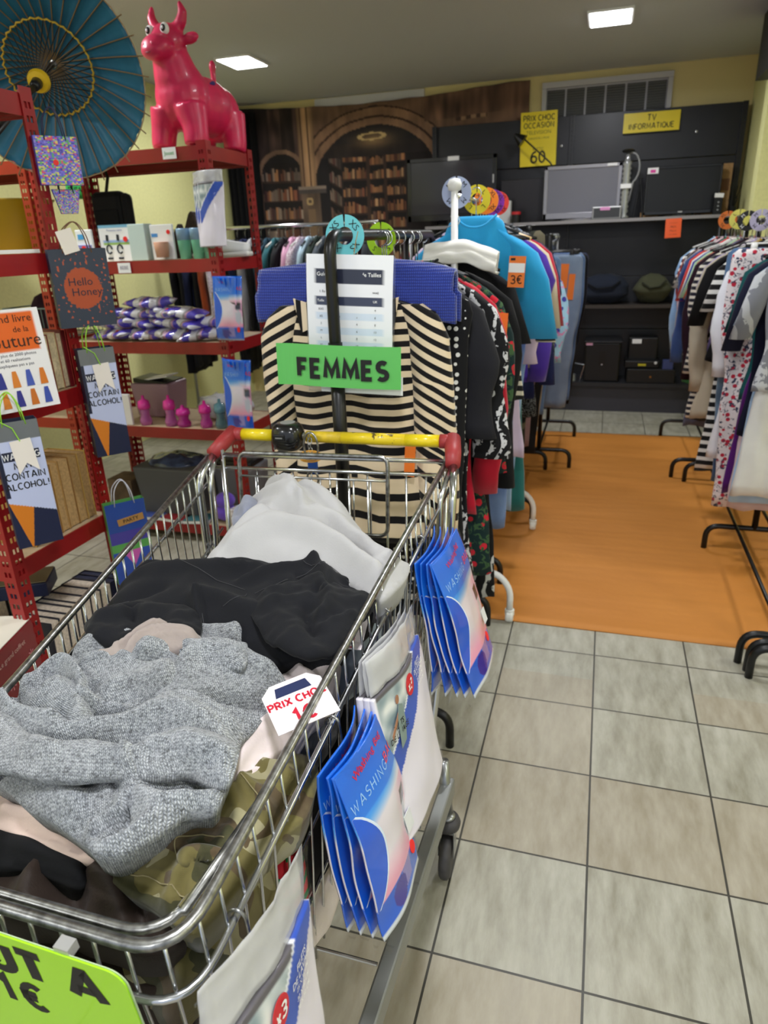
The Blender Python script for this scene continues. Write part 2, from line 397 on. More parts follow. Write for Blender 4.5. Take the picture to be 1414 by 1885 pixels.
# orange mat
t = NT('orange_mat'); t.pr(0.55, spec=0.3); v = t.co('Object')
a = t.noise(v, 2.2, 3); b = t.noise(v, 30, 3)
t.base(t.mix(a, lin((182, 116, 50)), lin((198, 132, 62)))); 
h = t.math('ADD', t.noise(t.co('Object', (0.15, 1, 1)), 6, 2), t.math('MULTIPLY', b, 0.1)); t.bump(h, 0.5, 0.02)
def mat_z(x, y): return 0.004 + 0.002 * math.sin(y * 7 + x) 
mb = MB(); NX, NY = 30, 60; x0, x1, y0, y1 = -1.3, 1.5, 2.325, 5.13
vs = []
for j in range(NY + 1):
    for i in range(NX + 1):
        x = x0 + (x1 - x0) * i / NX; y = y0 + (y1 - y0) * j / NY
        z = mat_z(x, y) + 0.012 * math.exp(-((x - 0.42 - 0.03 * y) / 0.02) ** 2) * max(0, math.sin((y - 2.3) * 1.1)) * 0.5
        vs.append((x, y, z))
mb.add(vs, [(j * (NX + 1) + i, j * (NX + 1) + i + 1, (j + 1) * (NX + 1) + i + 1, (j + 1) * (NX + 1) + i) for j in range(NY) for i in range(NX)])
o = mb.build('floor_mat', t.m, smooth=True, solid=0.005); tag(o, 'long orange vinyl mat lying over the floor tiles in the aisle between the clothes racks', 'mat')
# ================================================================== back wall: tapestry, grille, gondola, televisions
def hsh(*a):
    q = math.sin(sum(v * k for v, k in zip(a, (12.9898, 78.233, 37.719)))) * 43758.5453
    return q - math.floor(q)
def tapcol(u, v):
    px = 430 + u * 545; py = 196 + v * 300
    nz = noise.noise(V((px * 0.03, py * 0.03, 0))) * 0.5 + noise.noise(V((px * 0.11, py * 0.02, 3))) * 0.4
    def shade(c, k=0.35): return tuple(max(0, q * (1 + k * nz)) for q in c)
    def books(x, y, rowh, y0, cols, wide=4.0):
        r = math.floor((y - y0) / rowh); f = (y - y0) / rowh - r
        i = math.floor(x / wide + r * 3.3); top = 0.22 + 0.3 * hsh(i, r)
        if f > 0.9: return (52, 34, 24)
        if f < top: return (24, 17, 14)
        c = cols[int(hsh(i, r, 5) * len(cols))]; k = 0.55 + 0.6 * hsh(i, r, 9)
        return tuple(q * k for q in c)
    warmb = [(150, 95, 50), (120, 62, 36), (176, 126, 76), (92, 60, 44), (140, 84, 44)]
    dimb = [(96, 66, 50), (120, 96, 78), (80, 40, 34), (66, 50, 44), (132, 110, 88)]
    dx, dy = px - 702, (py - 346) * 1.04
    rr = math.hypot(dx, dy * 1.02)
    c = shade((78, 54, 42), 0.9)                                     # dark panelled gallery
    if py < 300 and px < 560:
        c = shade((70, 48, 42), 1.1)
        if (px // 26) % 2 == 0: c = tuple(q * 0.6 for q in c)
    if px < 470: c = shade((30, 22, 22), 0.6)
    if px > 560: c = shade((112, 78, 54), 0.45)
    if 118 < rr < 150 and py < 352: c = shade((140, 98, 66), 0.4) if not 131 < rr < 135 else (60, 38, 26)
    if 150 <= rr < 153 and py < 330: c = (56, 36, 26)
    if 850 < px < 905 and py < 245: c = shade((150, 110, 74), 0.5) if int((px - 850) / 9) % 2 else (70, 46, 34)
    if rr <= 118 or (py >= 346 and abs(dx) < 118):
        c = shade((38, 29, 25), 0.4)
        if py < 268: c = shade((30, 26, 27), 0.3)
        g = math.exp(-((px - 700) / 38) ** 2 - ((py - 262) / 14) ** 2)
        c = tuple(a + (b - a) * min(1, g) * 0.75 for a, b in zip(c, (176, 130, 72)))
        if abs(math.hypot((px - 697) / 24, (py - 255) / 6) - 1) < 0.18: c = (205, 168, 98)
        if py > 290:
            if 640 < px < 684: c = books(px, py, 33, 302, warmb, 3.5)
            elif 690 < px < 718: c = books(px, py, 26, 284, warmb, 4)
            elif 724 < px < 760: c = books(px, py, 31, 306, warmb, 4)
            elif 612 < px < 636: c = books(px, py + (px - 612) * -0.6, 36, 300, dimb, 3)
            elif px <= 612: c = shade((26, 21, 20), 0.3)
            if px > 762: c = shade((30, 22, 19), 0.3)
            if px > 684 and px < 690 or 718 <= px <= 724: c = (58, 38, 26)
    # small arch on the left
    r2 = math.hypot(px - 517, py - 318)
    if r2 < 40 or (py >= 318 and abs(px - 517) < 40):
        c = (24, 19, 18) if py < 296 else books(px, py, 37, 296, dimb + warmb[:2], 4)
    elif r2 < 48 and py < 318: c = shade((120, 86, 62), 0.4)
    # clustered column and its pedestal
    if 553 < px < 588 and py < 345:
        c = shade((176, 128, 84), 0.3); k = (px - 553) / 35; c = tuple(q * (0.62 + 0.5 * math.sin(k * PI)) for q in c)
        if abs(px - 560) < 2 or abs(px - 575) < 1.5: c = (92, 62, 42)
    if 548 < px < 606 and 341 < py < 356: c = (70, 60, 54) if py > 346 else (128, 108, 90)
    if 552 < px < 592 and py >= 356:
        c = shade((92, 70, 52), 0.5)
        if abs(math.hypot(px - 569, py - 370) - 6) < 2: c = (176, 140, 84)
        if abs(px - 571) < 8 and py > 384: c = (120, 90, 60)
    if px > 795 and py < 240: c = shade((104, 70, 50), 0.9)
    m_ = sum(c) / 3; return tuple(min(255, (q * 0.78 + m_ * 0.22) * 1.04 + k_) for q, k_ in zip(c, (6, 6, 8)))
def tapfn(x, y):
    u = x / 2.53 + 0.5
    z = y - 0.05 * math.sin(min(1, u * 1.05) * PI) * max(0, 1 + y)
    return V((x, -0.012 * math.sin(x * 9 + y * 2) - 0.01 * math.sin(x * 23 + 1), z))
tp = sheet(2.53, 1.30, 300, 150, tapfn, tapcol).build('wall_tapestry', vcol(0.85), smooth=True, solid=0.002, loc=(-1.93, BW - 0.045, 2.475))
tag(tp, 'large printed cloth on the back wall showing an old library with arches and bookshelves', 'tapestry')

# ventilation grille
g = wthing('ventilation_grille', 'white framed grille of dark louvres high on the back wall above the black shelving', 'grille', (-0.1, BW, 2.25))
fr = MB(); gx0, gx1, gz0, gz1 = -0.57, 0.37, 2.10, 2.445
yy = BW - 0.02
fr.box(((gx0 + gx1) / 2, yy, gz1 - 0.02), (gx1 - gx0, 0.04, 0.04)).box(((gx0 + gx1) / 2, yy, gz0 + 0.02), (gx1 - gx0, 0.04, 0.04))
for x in (gx0 + 0.018, gx1 - 0.018): fr.box((x, yy, (gz0 + gz1) / 2), (0.034, 0.036, gz1 - gz0 - 0.082))
fr.box(((gx0 + gx1) / 2, BW - 0.003, (gz0 + gz1) / 2), (gx1 - gx0 - 0.01, 0.004, gz1 - gz0 - 0.01))
fr.build('frame', M((196, 194, 200), 0.5), g)
for k in range(6):
    xa = gx0 + 0.035 + k * 0.1455; q = MB(); q.box((xa + 0.07, yy + 0.012, (gz0 + gz1) / 2 - 0.01), (0.132, 0.006, gz1 - gz0 - 0.09))
    for j in range(16): q.box((xa + 0.07, yy, gz0 + 0.04 + j * 0.0165), (0.128, 0.016, 0.003), rot=Matrix.Rotation(0.6, 3, 'X'))
    q.build('louvre_panel', M((112, 112, 114), 0.5), g)

# gondola: charcoal metal shop shelving
GX0, GX1, GF = -1.41, 0.875, 5.87
char = M((46, 46, 50), 0.34, 0.25, key='charcoal_enamel', var=0.08, bs=3)
charlo = M((58, 56, 64), 0.42, key='plinth_enamel', var=0.04, bs=4)
g = wthing('gondola_shelving', 'tall charcoal metal shop shelving against the back wall with a counter and lower bays', 'shelving', (-0.27, 6.0, 0))
back = MB()
for x0, x1 in ((GX0, -0.335), (-0.315, GX1)):
    for z0, z1 in ((0.0, 0.62), (0.625, 1.03), (1.035, 1.45), (1.455, 1.86), (1.865, 2.2)):
        back.box(((x0 + x1) / 2, 6.17, (z0 + z1) / 2), (x1 - x0, 0.03, z1 - z0))
back.build('back_panels', char, g, bevel=0.002)
for x in (GX0 + 0.01, -0.325, GX1 - 0.01):
    q = MB(); q.box((x, 6.15, 1.1), (0.035, 0.05, 2.2)); q.build('upright', char, g)
    q = MB()
    for k in range(60): q.box((x, 6.124, 0.3 + k * 0.032), (0.006, 0.003, 0.018))
    q.build('slots', INK, g)
q = MB(); q.box((0.0, 5.985, 1.445), (GX1 - GX0 - 0.0, 0.33, 0.028)); q.v = [(a - 0.2675, b, c) for a, b, c in q.v]; q.build('counter_shelf', M((60, 60, 62), 0.35, 0.3), g, bevel=0.003)
MB().box((-0.2675, 5.818, 1.447), (GX1 - GX0, 0.012, 0.022)).build('price_rail', M((150, 146, 146), 0.35, 0.4), g)
MB().box((-0.2675, 5.99, 0.826), (GX1 - GX0 - 0.04, 0.3, 0.022)).build('middle_shelf', M((62, 56, 52), 0.5), g)
MB().box((-0.2675, 5.98, 0.225), (GX1 - GX0 - 0.02, 0.34, 0.03)).build('bottom_shelf', M((40, 40, 44), 0.4), g)
MB().box((-0.2675, 5.865, 0.105), (GX1 - GX0, 0.02, 0.21)).build('plinth', charlo, g)
for x, z in ((-0.40, 2.0), (0.56, 2.03)): MB().lathe([(0.0, 0), (0.008, 0), (0.008, 0.006), (0, 0.008)], 10, (x, 6.155, z), Matrix.Rotation(PI / 2, 3, 'X')).build('screw_cap', M((190, 190, 190), 0.3, 0.6), g)

def sign(name, lab, x0, x1, z0, z1, y, c, lines, tilt=0.0, rough=0.35, cat='sign', mat=None):
    o = thing(name, lab, cat, ((x0 + x1) / 2, y, (z0 + z1) / 2), (0, -tilt, 0)); w, h = x1 - x0, z1 - z0
    MB().box((0, 0, 0), (w, 0.002, h)).build('card', mat or M(c, rough, coat=0.3), o)
    for txt, zz, sz, bold, col in lines:
        if bold > 0.005: strokes('lettering', txt, sz * 0.72, M(col, 0.6), o, FRONT((0, -0.0018, zz)), weight=0.17)
        else: text('lettering', txt, sz, M(col, 0.6), o, FRONT((0, -0.0018, zz)), bold=bold)
    return o
YEL = (238, 214, 30)
sign('price_sign', 'tall yellow sign reading PRIX CHOC OCCASION 60 on the charcoal shelving', -0.712, -0.437, 1.868, 2.244, 6.12, YEL,
     [('PRIX CHOC', 0.145, 0.050, 0.03, (60, 56, 30)), ('OCCASION', 0.095, 0.048, 0.03, (60, 56, 30)), ('TELEVISION', 0.045, 0.036, 0, (120, 110, 40)), ('GARANTIE 6 MOIS', 0.005, 0.020, 0, (120, 110, 40)), ('€ TTC', -0.07, 0.03, 0, (120, 110, 40)), ('60', -0.125, 0.105, 0.01, (30, 30, 20))], tilt=0.01)
sign('department_sign', 'wide yellow sign reading TV INFORMATIQUE on the upper charcoal shelving', 0.045, 0.436, 2.048, 2.178, 6.12, YEL,
     [('TV', 0.03, 0.052, 0.03, (60, 56, 30)), ('INFORMATIQUE', -0.025, 0.046, 0.03, (60, 56, 30))])
sign('price_notice', 'orange notice card taped to the front edge of the grey counter', 0.392, 0.50, 1.313, 1.443, 5.805, (240, 96, 40),
     [('~~~~~', 0.035, 0.02, 0, (150, 60, 30)), ('PRIX', 0.008, 0.02, 0, (150, 60, 30)), ('Merci', -0.018, 0.02, 0, (150, 60, 30)), ('a la caisse', -0.042, 0.014, 0, (150, 60, 30))], tilt=0.03)

def tv(name, lab, x0, x1, z0, z1, y, bez, scr, bw=0.022, stand=True, rot=0.0):
    w, h = x1 - x0, z1 - z0; zc = (z0 + z1) / 2
    o = thing(name, lab, 'television', ((x0 + x1) / 2, y, 1.459), (0, 0, rot))
    bm = M(bez, 0.25, 0.1 if bez[0] < 90 else 0.35, coat=0.4)
    q = MB()
    zc -= 1.459
    q.box((0, 0, zc + h / 2 - bw / 2), (w, 0.03, bw)).box((0, 0, zc - h / 2 + bw * 0.8), (w, 0.03, bw * 1.6)).box((-w / 2 + bw / 2, 0, zc), (bw, 0.03, h)).box((w / 2 - bw / 2, 0, zc), (bw, 0.03, h))
    q.build('bezel', bm, o, bevel=0.003)
    MB().box((0, -0.003, zc + 0.006), (w - 1.6 * bw, 0.012, h - 2 * bw)).build('screen', scr, o)
    q = MB(); q.box((0, 0.022, zc), (w * 0.94, 0.02, h * 0.9)); q.box((0, 0.05, zc - 0.02), (w * 0.6, 0.05, h * 0.55)); q.build('back_cover', BLACKP, o, bevel=0.006)
    q = MB(); q.box((0, 0.03, 0.03), (0.07, 0.03, 0.07)); q.lathe([(0, 0.0), (0.15, 0.0), (0.15, 0.008), (0.05, 0.014), (0, 0.014)], 32, (0, 0.02, 0)); q.build('stand', bm, o)
    return o
scrA = M((34, 33, 40), 0.22, coat=0.3, key='dark_screen'); scrB = M((112, 112, 122), 0.35, key='matte_grey_screen'); scrC = M((14, 14, 16), 0.3, key='black_screen')
o = tv('television', 'large black television with glossy bezel on the left of the counter', -1.59, -0.87, 1.50, 1.963, 5.98, (12, 12, 14), scrA, 0.03)
MB().box((0.02, -0.02, 0.49), (0.09, 0.004, 0.03)).build('sticker', WHITEPAPER, o)
MB().tube([(0.335, -0.017, 0.36), (0.335, -0.017, 0.30)], 0.005, 8).build('power_lamp', M((200, 200, 205), 0.3), o)
o = tv('television', 'silver framed television with pale grey screen in the middle of the counter', -0.502, 0.062, 1.475, 1.845, 5.97, (150, 148, 154), scrB, 0.026)
MB().box((0.21, -0.017, 0.375), (0.07, 0.004, 0.018)).build('sticker', WHITEPAPER, o)
o = tv('television', 'black television with matte dark screen at the right of the counter', 0.236, 0.75, 1.475, 1.797, 5.98, (20, 20, 22), scrC, 0.014)
MB().box((-0.215, -0.018, 0.315), (0.075, 0.004, 0.04)).build('sticker', WHITEPAPER, o); MB().box((-0.215, -0.021, 0.312), (0.035, 0.002, 0.02)).build('price_sticker', M((220, 60, 160), 0.5), o)
MB().box((0.0, -0.017, 0.03), (0.03, 0.003, 0.008)).build('maker_mark', M((190, 190, 190), 0.4), o)
# cardboard
card = M((164, 128, 86), 0.85, key='cardboard', var=0.08, bs=30)
def cbox(lab, c, d, cc=card, tape=True, name='cardboard_box', rz=0.0):
    o = thing(name, lab, 'box', (c[0], c[1], c[2] - d[2] / 2), (0, 0, rz))
    MB().box((0, 0, d[2] / 2), d).build('carton', cc, o, bevel=0.002)
    if tape: MB().box((0, 0, d[2] + 0.0006), (d[0], 0.04, 0.001)).build('tape', M((190, 160, 110), 0.3), o); 
    return o
o = cbox('brown cardboard box standing upright behind the right television', (0.775, 6.08, 1.63), (0.10, 0.06, 0.34))
MB().box((0.0, -0.031, 0.2), (0.08, 0.002, 0.08)).build('print', M((120, 84, 56), 0.8), o)
cbox('flat cardboard box lying under the right television', (0.40, 6.08, 1.4785), (0.36, 0.06, 0.035))
cbox('plain brown carton lying flat at the far right of the counter', (0.68, 6.08, 1.4785), (0.16, 0.05, 0.035))
# small black speaker and radio
o = thing('speaker', 'small black upright speaker with a white label at the right end of the counter', 'speaker', (0.735, 5.90, 1.459))
MB().box((0, 0, 0.07), (0.055, 0.06, 0.14)).build('cabinet', BLACKP, o, bevel=0.004)
for z in (0.03, 0.055, 0.08): MB().lathe([(0, 0), (0.006, 0), (0.005, 0.003), (0, 0.003)], 10, (0, -0.031, z), Matrix.Rotation(PI / 2, 3, 'X')).build('knob', M((160, 160, 165), 0.3), o)
MB().box((0, -0.0315, 0.125), (0.06, 0.004, 0.028), rot=Matrix.Rotation(0.05, 3, 'Y')).build('label', WHITEPAPER, o)
o = thing('portable_radio', 'small silver portable radio with dark speaker cloth lying at the front of the counter', 'radio', (-0.027, 5.865, 1.459))
MB().box((0, 0, 0.043), (0.205, 0.05, 0.086)).build('case', M((160, 160, 160), 0.35, 0.4), o, bevel=0.005)
MB().box((0, -0.0265, 0.043), (0.185, 0.003, 0.066)).build('grille', M((60, 62, 66), 0.6), o)
MB().box((-0.012, -0.029, 0.072), (0.07, 0.002, 0.022)).build('price_sticker', M((220, 150, 200), 0.5), o)
# clear hookah-like vase with hose
glass = M((220, 226, 230), 0.08, 0.0, key='clear_glass', spec=0.8, trans=0.85)
o = thing('vacuum_bottle_pump', 'tall clear ribbed glass column with a looped hose beside the silver television', 'glass vase', (0.095, 5.93, 1.459))
prof = [(0.035, 0.0), (0.04, 0.01), (0.02, 0.03)]
for k in range(11): prof += [(0.034, 0.05 + k * 0.032), (0.024, 0.066 + k * 0.032)]
MB().lathe(prof + [(0.016, 0.41), (0.014, 0.44)], 20).build('column', M((176, 178, 180), 0.15, 0.3, trans=0.3), o, smooth=True)
MB().tube([(0.0, 0, 0.44)] + [(0.05 + 0.055 * math.sin(a) - 0.02, -0.01, 0.34 + 0.1 * math.cos(a)) for a in [k * 0.35 for k in range(9)]] + [(0.03, -0.02, 0.12)], 0.006, 8).build('hose', M((150, 152, 155), 0.3), o, smooth=True)
MB().lathe([(0, 0), (0.04, 0), (0.045, 0.012), (0.03, 0.02), (0, 0.02)], 16, (0.0, 0, 0.445)).build('cap', BLACKP, o)
MB().box((0.0, -0.04, 0.22), (0.075, 0.003, 0.03)).build('label', WHITEPAPER, o)
# white upright appliance, small red-black can, floor lamp arm
o = cbox('pale grey upright modem between the left and silver televisions', (-0.80, 5.95, 1.54), (0.105, 0.06, 0.165), M((196, 198, 196), 0.5), False, 'modem')
MB().box((0, -0.031, 0.12), (0.06, 0.002, 0.01)).build('vent', M((120, 120, 120), 0.5), o)
o = thing('coffee_tin', 'small black tin with a red lid on the counter left of the silver television', 'tin', (-0.70, 5.88, 1.459))
MB().lathe([(0, 0), (0.035, 0), (0.035, 0.06), (0, 0.06)], 20).build('can', BLACKP, o, smooth=False); MB().lathe([(0, 0.06), (0.037, 0.06), (0.037, 0.08), (0, 0.08)], 20).build('lid', M((180, 30, 40), 0.4), o)
o = thing('desk_lamp', 'black desk lamp with a pointed shade leaning in front of the yellow price sign', 'lamp', (-0.44, 6.0, 1.459))
MB().lathe([(0, 0), (0.05, 0), (0.05, 0.01), (0, 0.015)], 20).build('base', BLACKP, o)
MB().tube([(0, 0, 0.01), (0.02, 0, 0.35), (-0.03, 0.0, 0.42), (-0.24, 0.0, 0.60)], 0.006, 8).build('arm', BLACKM, o)
MB().lathe([(0.012, 0.04), (0.05, -0.04)], 16, (-0.27, 0, 0.60), Matrix.Rotation(-0.9, 3, 'Y')).build('lamp_shade', BLACKM, o, solid=0.002)
# framed picture leaning on counter, behind lamp
o = thing('metal_tray', 'dull steel tray leaning on the shelving between the left and silver televisions', 'tray', (-0.68, 6.10, 1.459), (0.1, 0, 0))
MB().box((0, 0, 0.16), (0.34, 0.008, 0.32)).build('plate', M((70, 68, 70), 0.3, 0.7), o, bevel=0.02)
o = thing('tripod', 'thin black folded tripod standing between the glass column and the right television', 'tripod', (0.20, 6.05, 1.459))
for d in (-0.03, 0.0, 0.035): MB().tube([(0, 0, 0.28), (d, 0.02 - abs(d), 0.0)], 0.006, 6).build('leg', BLACKM, o)
MB().box((0, 0, 0.29), (0.03, 0.03, 0.03)).build('head', BLACKP, o)
o = thing('artificial_plant', 'small dark wispy plant at the right end of the counter against the pillar', 'plant', (0.835, 5.9, 1.459))
MB().lathe([(0, 0), (0.022, 0), (0.028, 0.05), (0, 0.05)], 14).build('pot', BLACKP, o)
q = MB()
for k in range(70):
    a = rnd(0, 6.28); r = rnd(0.01, 0.045); h = rnd(0.08, 0.22); q.tube([(0, 0, 0.05), (r * math.cos(a) * 0.5, r * math.sin(a) * 0.5, h * 0.6), (r * math.cos(a), r * math.sin(a), h)], 0.0012, 3)
q.build('foliage', M((40, 40, 34), 0.8), o)

# goods in the lower bays
def bag(lab, x0, x1, z0, z1, y, c, folds=3, name='folded_bag', cat='bag'):
    o = thing(name, lab, cat, ((x0 + x1) / 2, y, z0)); w, h = x1 - x0, z1 - z0
    rings = []
    for j in range(11):
        f = j / 10; r = []; k = math.sin(f * PI) ** 0.35 if 0 < f < 1 else 0.25
        k *= 1 - 0.12 * abs(math.sin(f * PI * folds))
        for m in range(28):
            a = 2 * PI * m / 28; cx = math.copysign(abs(math.cos(a)) ** 0.45, math.cos(a)); sy = math.copysign(abs(math.sin(a)) ** 0.6, math.sin(a))
            nzv = noise.noise(V((cx * 2, sy * 2, f * 3 + x0 * 9))) * 0.012
            r.append(V((cx * w / 2 * k + nzv, sy * 0.12 * k, f * h + nzv)))
        rings.append(r)
    MB().rings(rings).build('body', cloth(c), o, smooth=True)
    MB().tube([(-w * 0.3, -0.11, h * 0.75), (-w * 0.1, -0.125, h * 0.55), (w * 0.15, -0.125, h * 0.6), (w * 0.3, -0.11, h * 0.8)], 0.008, 6).build('strap', cloth(tuple(q * 0.6 for q in c)), o, smooth=True)
    return o
bag('slumped dark navy holdall on the middle shelf under the counter', -0.225, 0.20, 0.838, 1.06, 5.98, (32, 38, 52))
bag('folded olive green canvas bag on the middle shelf beside the navy holdall', 0.215, 0.50, 0.838, 1.055, 5.98, (70, 72, 54), 2)
bag('dark folded bag at the right end of the middle shelf behind the hanging clothes', 0.52, 0.84, 0.838, 1.02, 5.98, (40, 36, 40), 2)
bag('black soft case at the left end of the middle shelf', -0.70, -0.30, 0.838, 1.0, 5.98, (24, 24, 28), 2)
o = thing('printer', 'black box printer with a pink price sticker on the bottom shelf', 'printer', (0.025, 5.98, 0.24))
MB().box((0, 0, 0.155), (0.27, 0.26, 0.31)).build('case', BLACKP, o, bevel=0.012); MB().box((0, -0.01, 0.318), (0.29, 0.27, 0.012)).build('lid', M((30, 30, 34), 0.3), o, bevel=0.004)
MB().box((-0.105, -0.133, 0.305), (0.05, 0.003, 0.026)).build('price_sticker', M((236, 180, 220), 0.5), o); MB().box((0.0, -0.133, 0.19), (0.05, 0.004, 0.11)).build('handle', M((10, 10, 10), 0.3), o)
MB().lathe([(0, 0), (0.006, 0), (0.006, 0.004), (0, 0.004)], 10, (0.0, -0.135, 0.14), Matrix.Rotation(PI / 2, 3, 'X')).build('button', M((190, 190, 200), 0.3, 0.5), o)
o = thing('cash_box', 'low black case with a small brass keyhole at the bottom right of the shelving', 'case', (0.40, 5.97, 0.24))
MB().box((0, 0, 0.055), (0.36, 0.28, 0.11)).build('case', BLACKP, o, bevel=0.006)
MB().lathe([(0, 0), (0.009, 0), (0.007, 0.004), (0, 0.004)], 12, (0.0, -0.141, 0.05), Matrix.Rotation(PI / 2, 3, 'X')).build('keyhole', M((176, 120, 60), 0.3, 0.7), o)
o = thing('coffee_machine', 'squat black machine with a white label standing on the low black case', 'machine', (0.33, 5.98, 0.35))
MB().box((0, 0, 0.03), (0.26, 0.22, 0.06)).box((0, 0.04, 0.14), (0.22, 0.14, 0.18)).build('body', BLACKP, o, bevel=0.01)
MB().box((-0.05, -0.031, 0.2), (0.07, 0.004, 0.034)).build('label', WHITEPAPER, o); MB().box((0.0, -0.111, 0.028), (0.06, 0.003, 0.016)).build('yellow_label', M((200, 186, 40), 0.5), o)
MB().lathe([(0.007, 0), (0.011, 0), (0.011, 0.004), (0.007, 0.004)], 12, (0.1, -0.111, 0.045), Matrix.Rotation(PI / 2, 3, 'X')).build('dial', M((220, 220, 220), 0.4), o)
o = thing('wire_stand', 'small chrome stand with a long crossbar at the left of the bottom shelf', 'stand', (-0.17, 5.93, 0.24))
MB().tube([(-0.1, 0, 0.15), (0.09, -0.02, 0.12)], 0.006, 8).build('crossbar', CHROME, o)
for dx in (-0.03, 0.03): MB().tube([(0.06, -0.02, 0.125), (0.06 + dx, -0.02, 0.0)], 0.004, 6).build('leg', CHROME, o)
MB().lathe([(0, 0), (0.03, 0), (0.025, 0.05), (0, 0.05)], 14, (-0.03, -0.03, 0)).build('foot', M((170, 176, 180), 0.3, 0.5), o)
o = thing('small_carton', 'small white and blue carton at the right end of the bottom shelf', 'box', (0.52, 5.87, 0.24))
MB().box((0, 0, 0.09), (0.075, 0.05, 0.18)).build('carton', M((60, 70, 120), 0.5), o); MB().box((0, -0.026, 0.04), (0.065, 0.002, 0.05)).build('label', WHITEPAPER, o)
# ================================================================== clothes rails and everything that hangs on them
def tubefoot(mb, cx, y, hw, h, r=0.0125):
    mb.tube(fillet([(cx - hw, y, 0.0), (cx - hw, y, h), (cx + hw, y, h), (cx + hw, y, 0.0)], 0.07, 7), r, 10)
def rack(lab, cx, ys, zr, hw=0.28, m=BLACKM, fh=0.115, group=None, castor=False, bars=(0,), top_bend=False, knob=False, pole_r=0.0135):
    o = wthing('clothes_rack', lab, 'clothes rack', (cx, (ys[0] + ys[-1]) / 2, 0), group)
    for y in ys:
        q = MB()
        if castor: q.tube(fillet([(cx - hw, y, 0.05), (cx - hw, y, 0.14), (cx - hw + 0.05, y, 0.2), (cx + hw - 0.05, y, 0.2), (cx + hw, y, 0.14), (cx + hw, y, 0.05)], 0.05, 5), 0.0125, 10)
        else: tubefoot(q, cx, y, hw, fh)
        f = q.build('foot', m, o, smooth=True)
        if castor:
            for s in (-1, 1):
                w_ = MB(); w_.lathe([(0, -0.014), (0.022, -0.014), (0.026, -0.008), (0.026, 0.008), (0.022, 0.014), (0, 0.014)], 18, (cx + s * hw, y, 0.026), Matrix.Rotation(PI / 2, 3, 'Y'))
                w_.lathe([(0.018, 0.03), (0.018, 0.052), (0.0, 0.056)], 14, (cx + s * hw, y, 0)); w_.build('castor', WHITEP, f, smooth=False)
    if top_bend:
        q = MB(); q.tube(fillet([(cx, ys[0], fh), (cx, ys[0], zr), (cx, ys[-1], zr), (cx, ys[-1], fh)], 0.055, 8), pole_r, 12); q.build('frame', m, o, smooth=True)
        for y in ys[1:-1]: MB().tube([(cx, y, fh), (cx, y, zr)], pole_r, 12).build('post', m, o, smooth=True)
        MB().tube([(cx, ys[0], 0.62), (cx, ys[0], zr - 0.24)], pole_r * 1.22, 12).build('sleeve', m, o, smooth=True)
    else:
        for y in ys: MB().tube([(cx, y, fh), (cx, y, zr + (0.03 if knob else 0.0))], pole_r, 12).build('post', m, o, smooth=True)
        MB().tube([(cx, ys[0], zr), (cx, ys[-1], zr)], pole_r * 0.9, 12).build('rail', CHROME if castor else m, o, smooth=True)
        if knob: 
            for y in (ys[0], ys[-1]): MB().lathe([(0, -0.022), (0.02, -0.012), (0.023, 0.004), (0.016, 0.018), (0, 0.022)], 16, (cx, y, zr + 0.03)).build('knob', m, o, smooth=True)
    for b in bars: MB().tube([(cx + b, ys[0], fh + 0.004), (cx + b, ys[-1], fh + 0.004)], 0.008, 8).build('crossbar', m, o, smooth=True)
    return o

def garment_body(prof, seed, fold=0.012, nf=5, n=44, rows=26, tilt=0.0):
    """closed hanging tube: prof = [(drop, halfwidth, halfdepth)]"""
    L = prof[-1][0]; rings = []
    for j in range(rows + 1):
        d = L * (j / rows) ** 1.25
        for a, b in zip(prof, prof[1:]):
            if a[0] <= d <= b[0] + 1e-9: break
        f = (d - a[0]) / max(1e-6, b[0] - a[0]); f = f * f * (3 - 2 * f) if b[0] - a[0] > 0.08 else f
        hw = a[1] + (b[1] - a[1]) * f; hd = a[2] + (b[2] - a[2]) * f; k = min(1, d / 0.35) ; r = []
        for m in range(n):
            t = 2 * PI * m / n; c, s = math.cos(t), math.sin(t)
            x = math.copysign(abs(c) ** 0.8, c) * hw; y = math.copysign(abs(s) ** 0.75, s) * hd
            w1 = math.sin(x * nf * 9 + seed * 1.7 + d * 1.5) + 0.6 * math.sin(x * nf * 17 + seed * 3.1 - d * 3)
            nz = noise.noise(V((x * 5, d * 4, seed * 7.3)))
            y += fold * k * (w1 * 0.7 + nz * 1.3) * (1 if s > 0 else 0.8)
            x += 0.008 * k * noise.noise(V((d * 7, seed, 1 if c > 0 else 5)))
            r.append(V((x + tilt * d, y, -d + 0.006 * math.sin(x * 40 + seed) * (j == rows))))
        rings.append(r)
    return MB().rings(rings)
def sleeve_mesh(side, hw, L, seed, r0=0.062, r1=0.042, short=False, out=0.03, depth=0.02):
    path = [V((side * (hw - 0.05), 0, -0.055)), V((side * (hw + 0.0), 0, -0.10)), V((side * (hw + out), 0, -0.19))]
    if short: path += [V((side * (hw + out + 0.035), 0, -0.19 - L))]
    else:
        for k in range(1, 8): path.append(V((side * (hw + out - 0.012 * math.sin(k * 0.9 + seed)), 0.012 * math.sin(k * 0.8 + seed), -0.19 - L * k / 7)))
    rings = []; N = len(path)
    for i, p in enumerate(path):
        f = i / (N - 1); r = r0 + (r1 - r0) * f; rg = []
        if i < 2: r *= 0.9
        for m in range(18):
            t = 2 * PI * m / 18; nz = noise.noise(V((m * 0.35, i * 0.9, seed))) * 0.007
            ca, sa = math.cos(t), math.sin(t)
            rg.append(p + V((ca * (r * 0.8 + nz) , sa * (depth + nz * 0.8), ca * 0.5 * r * (-side) * (1 - f) * 0.8)))
        rings.append(rg)
    return MB().rings(rings)
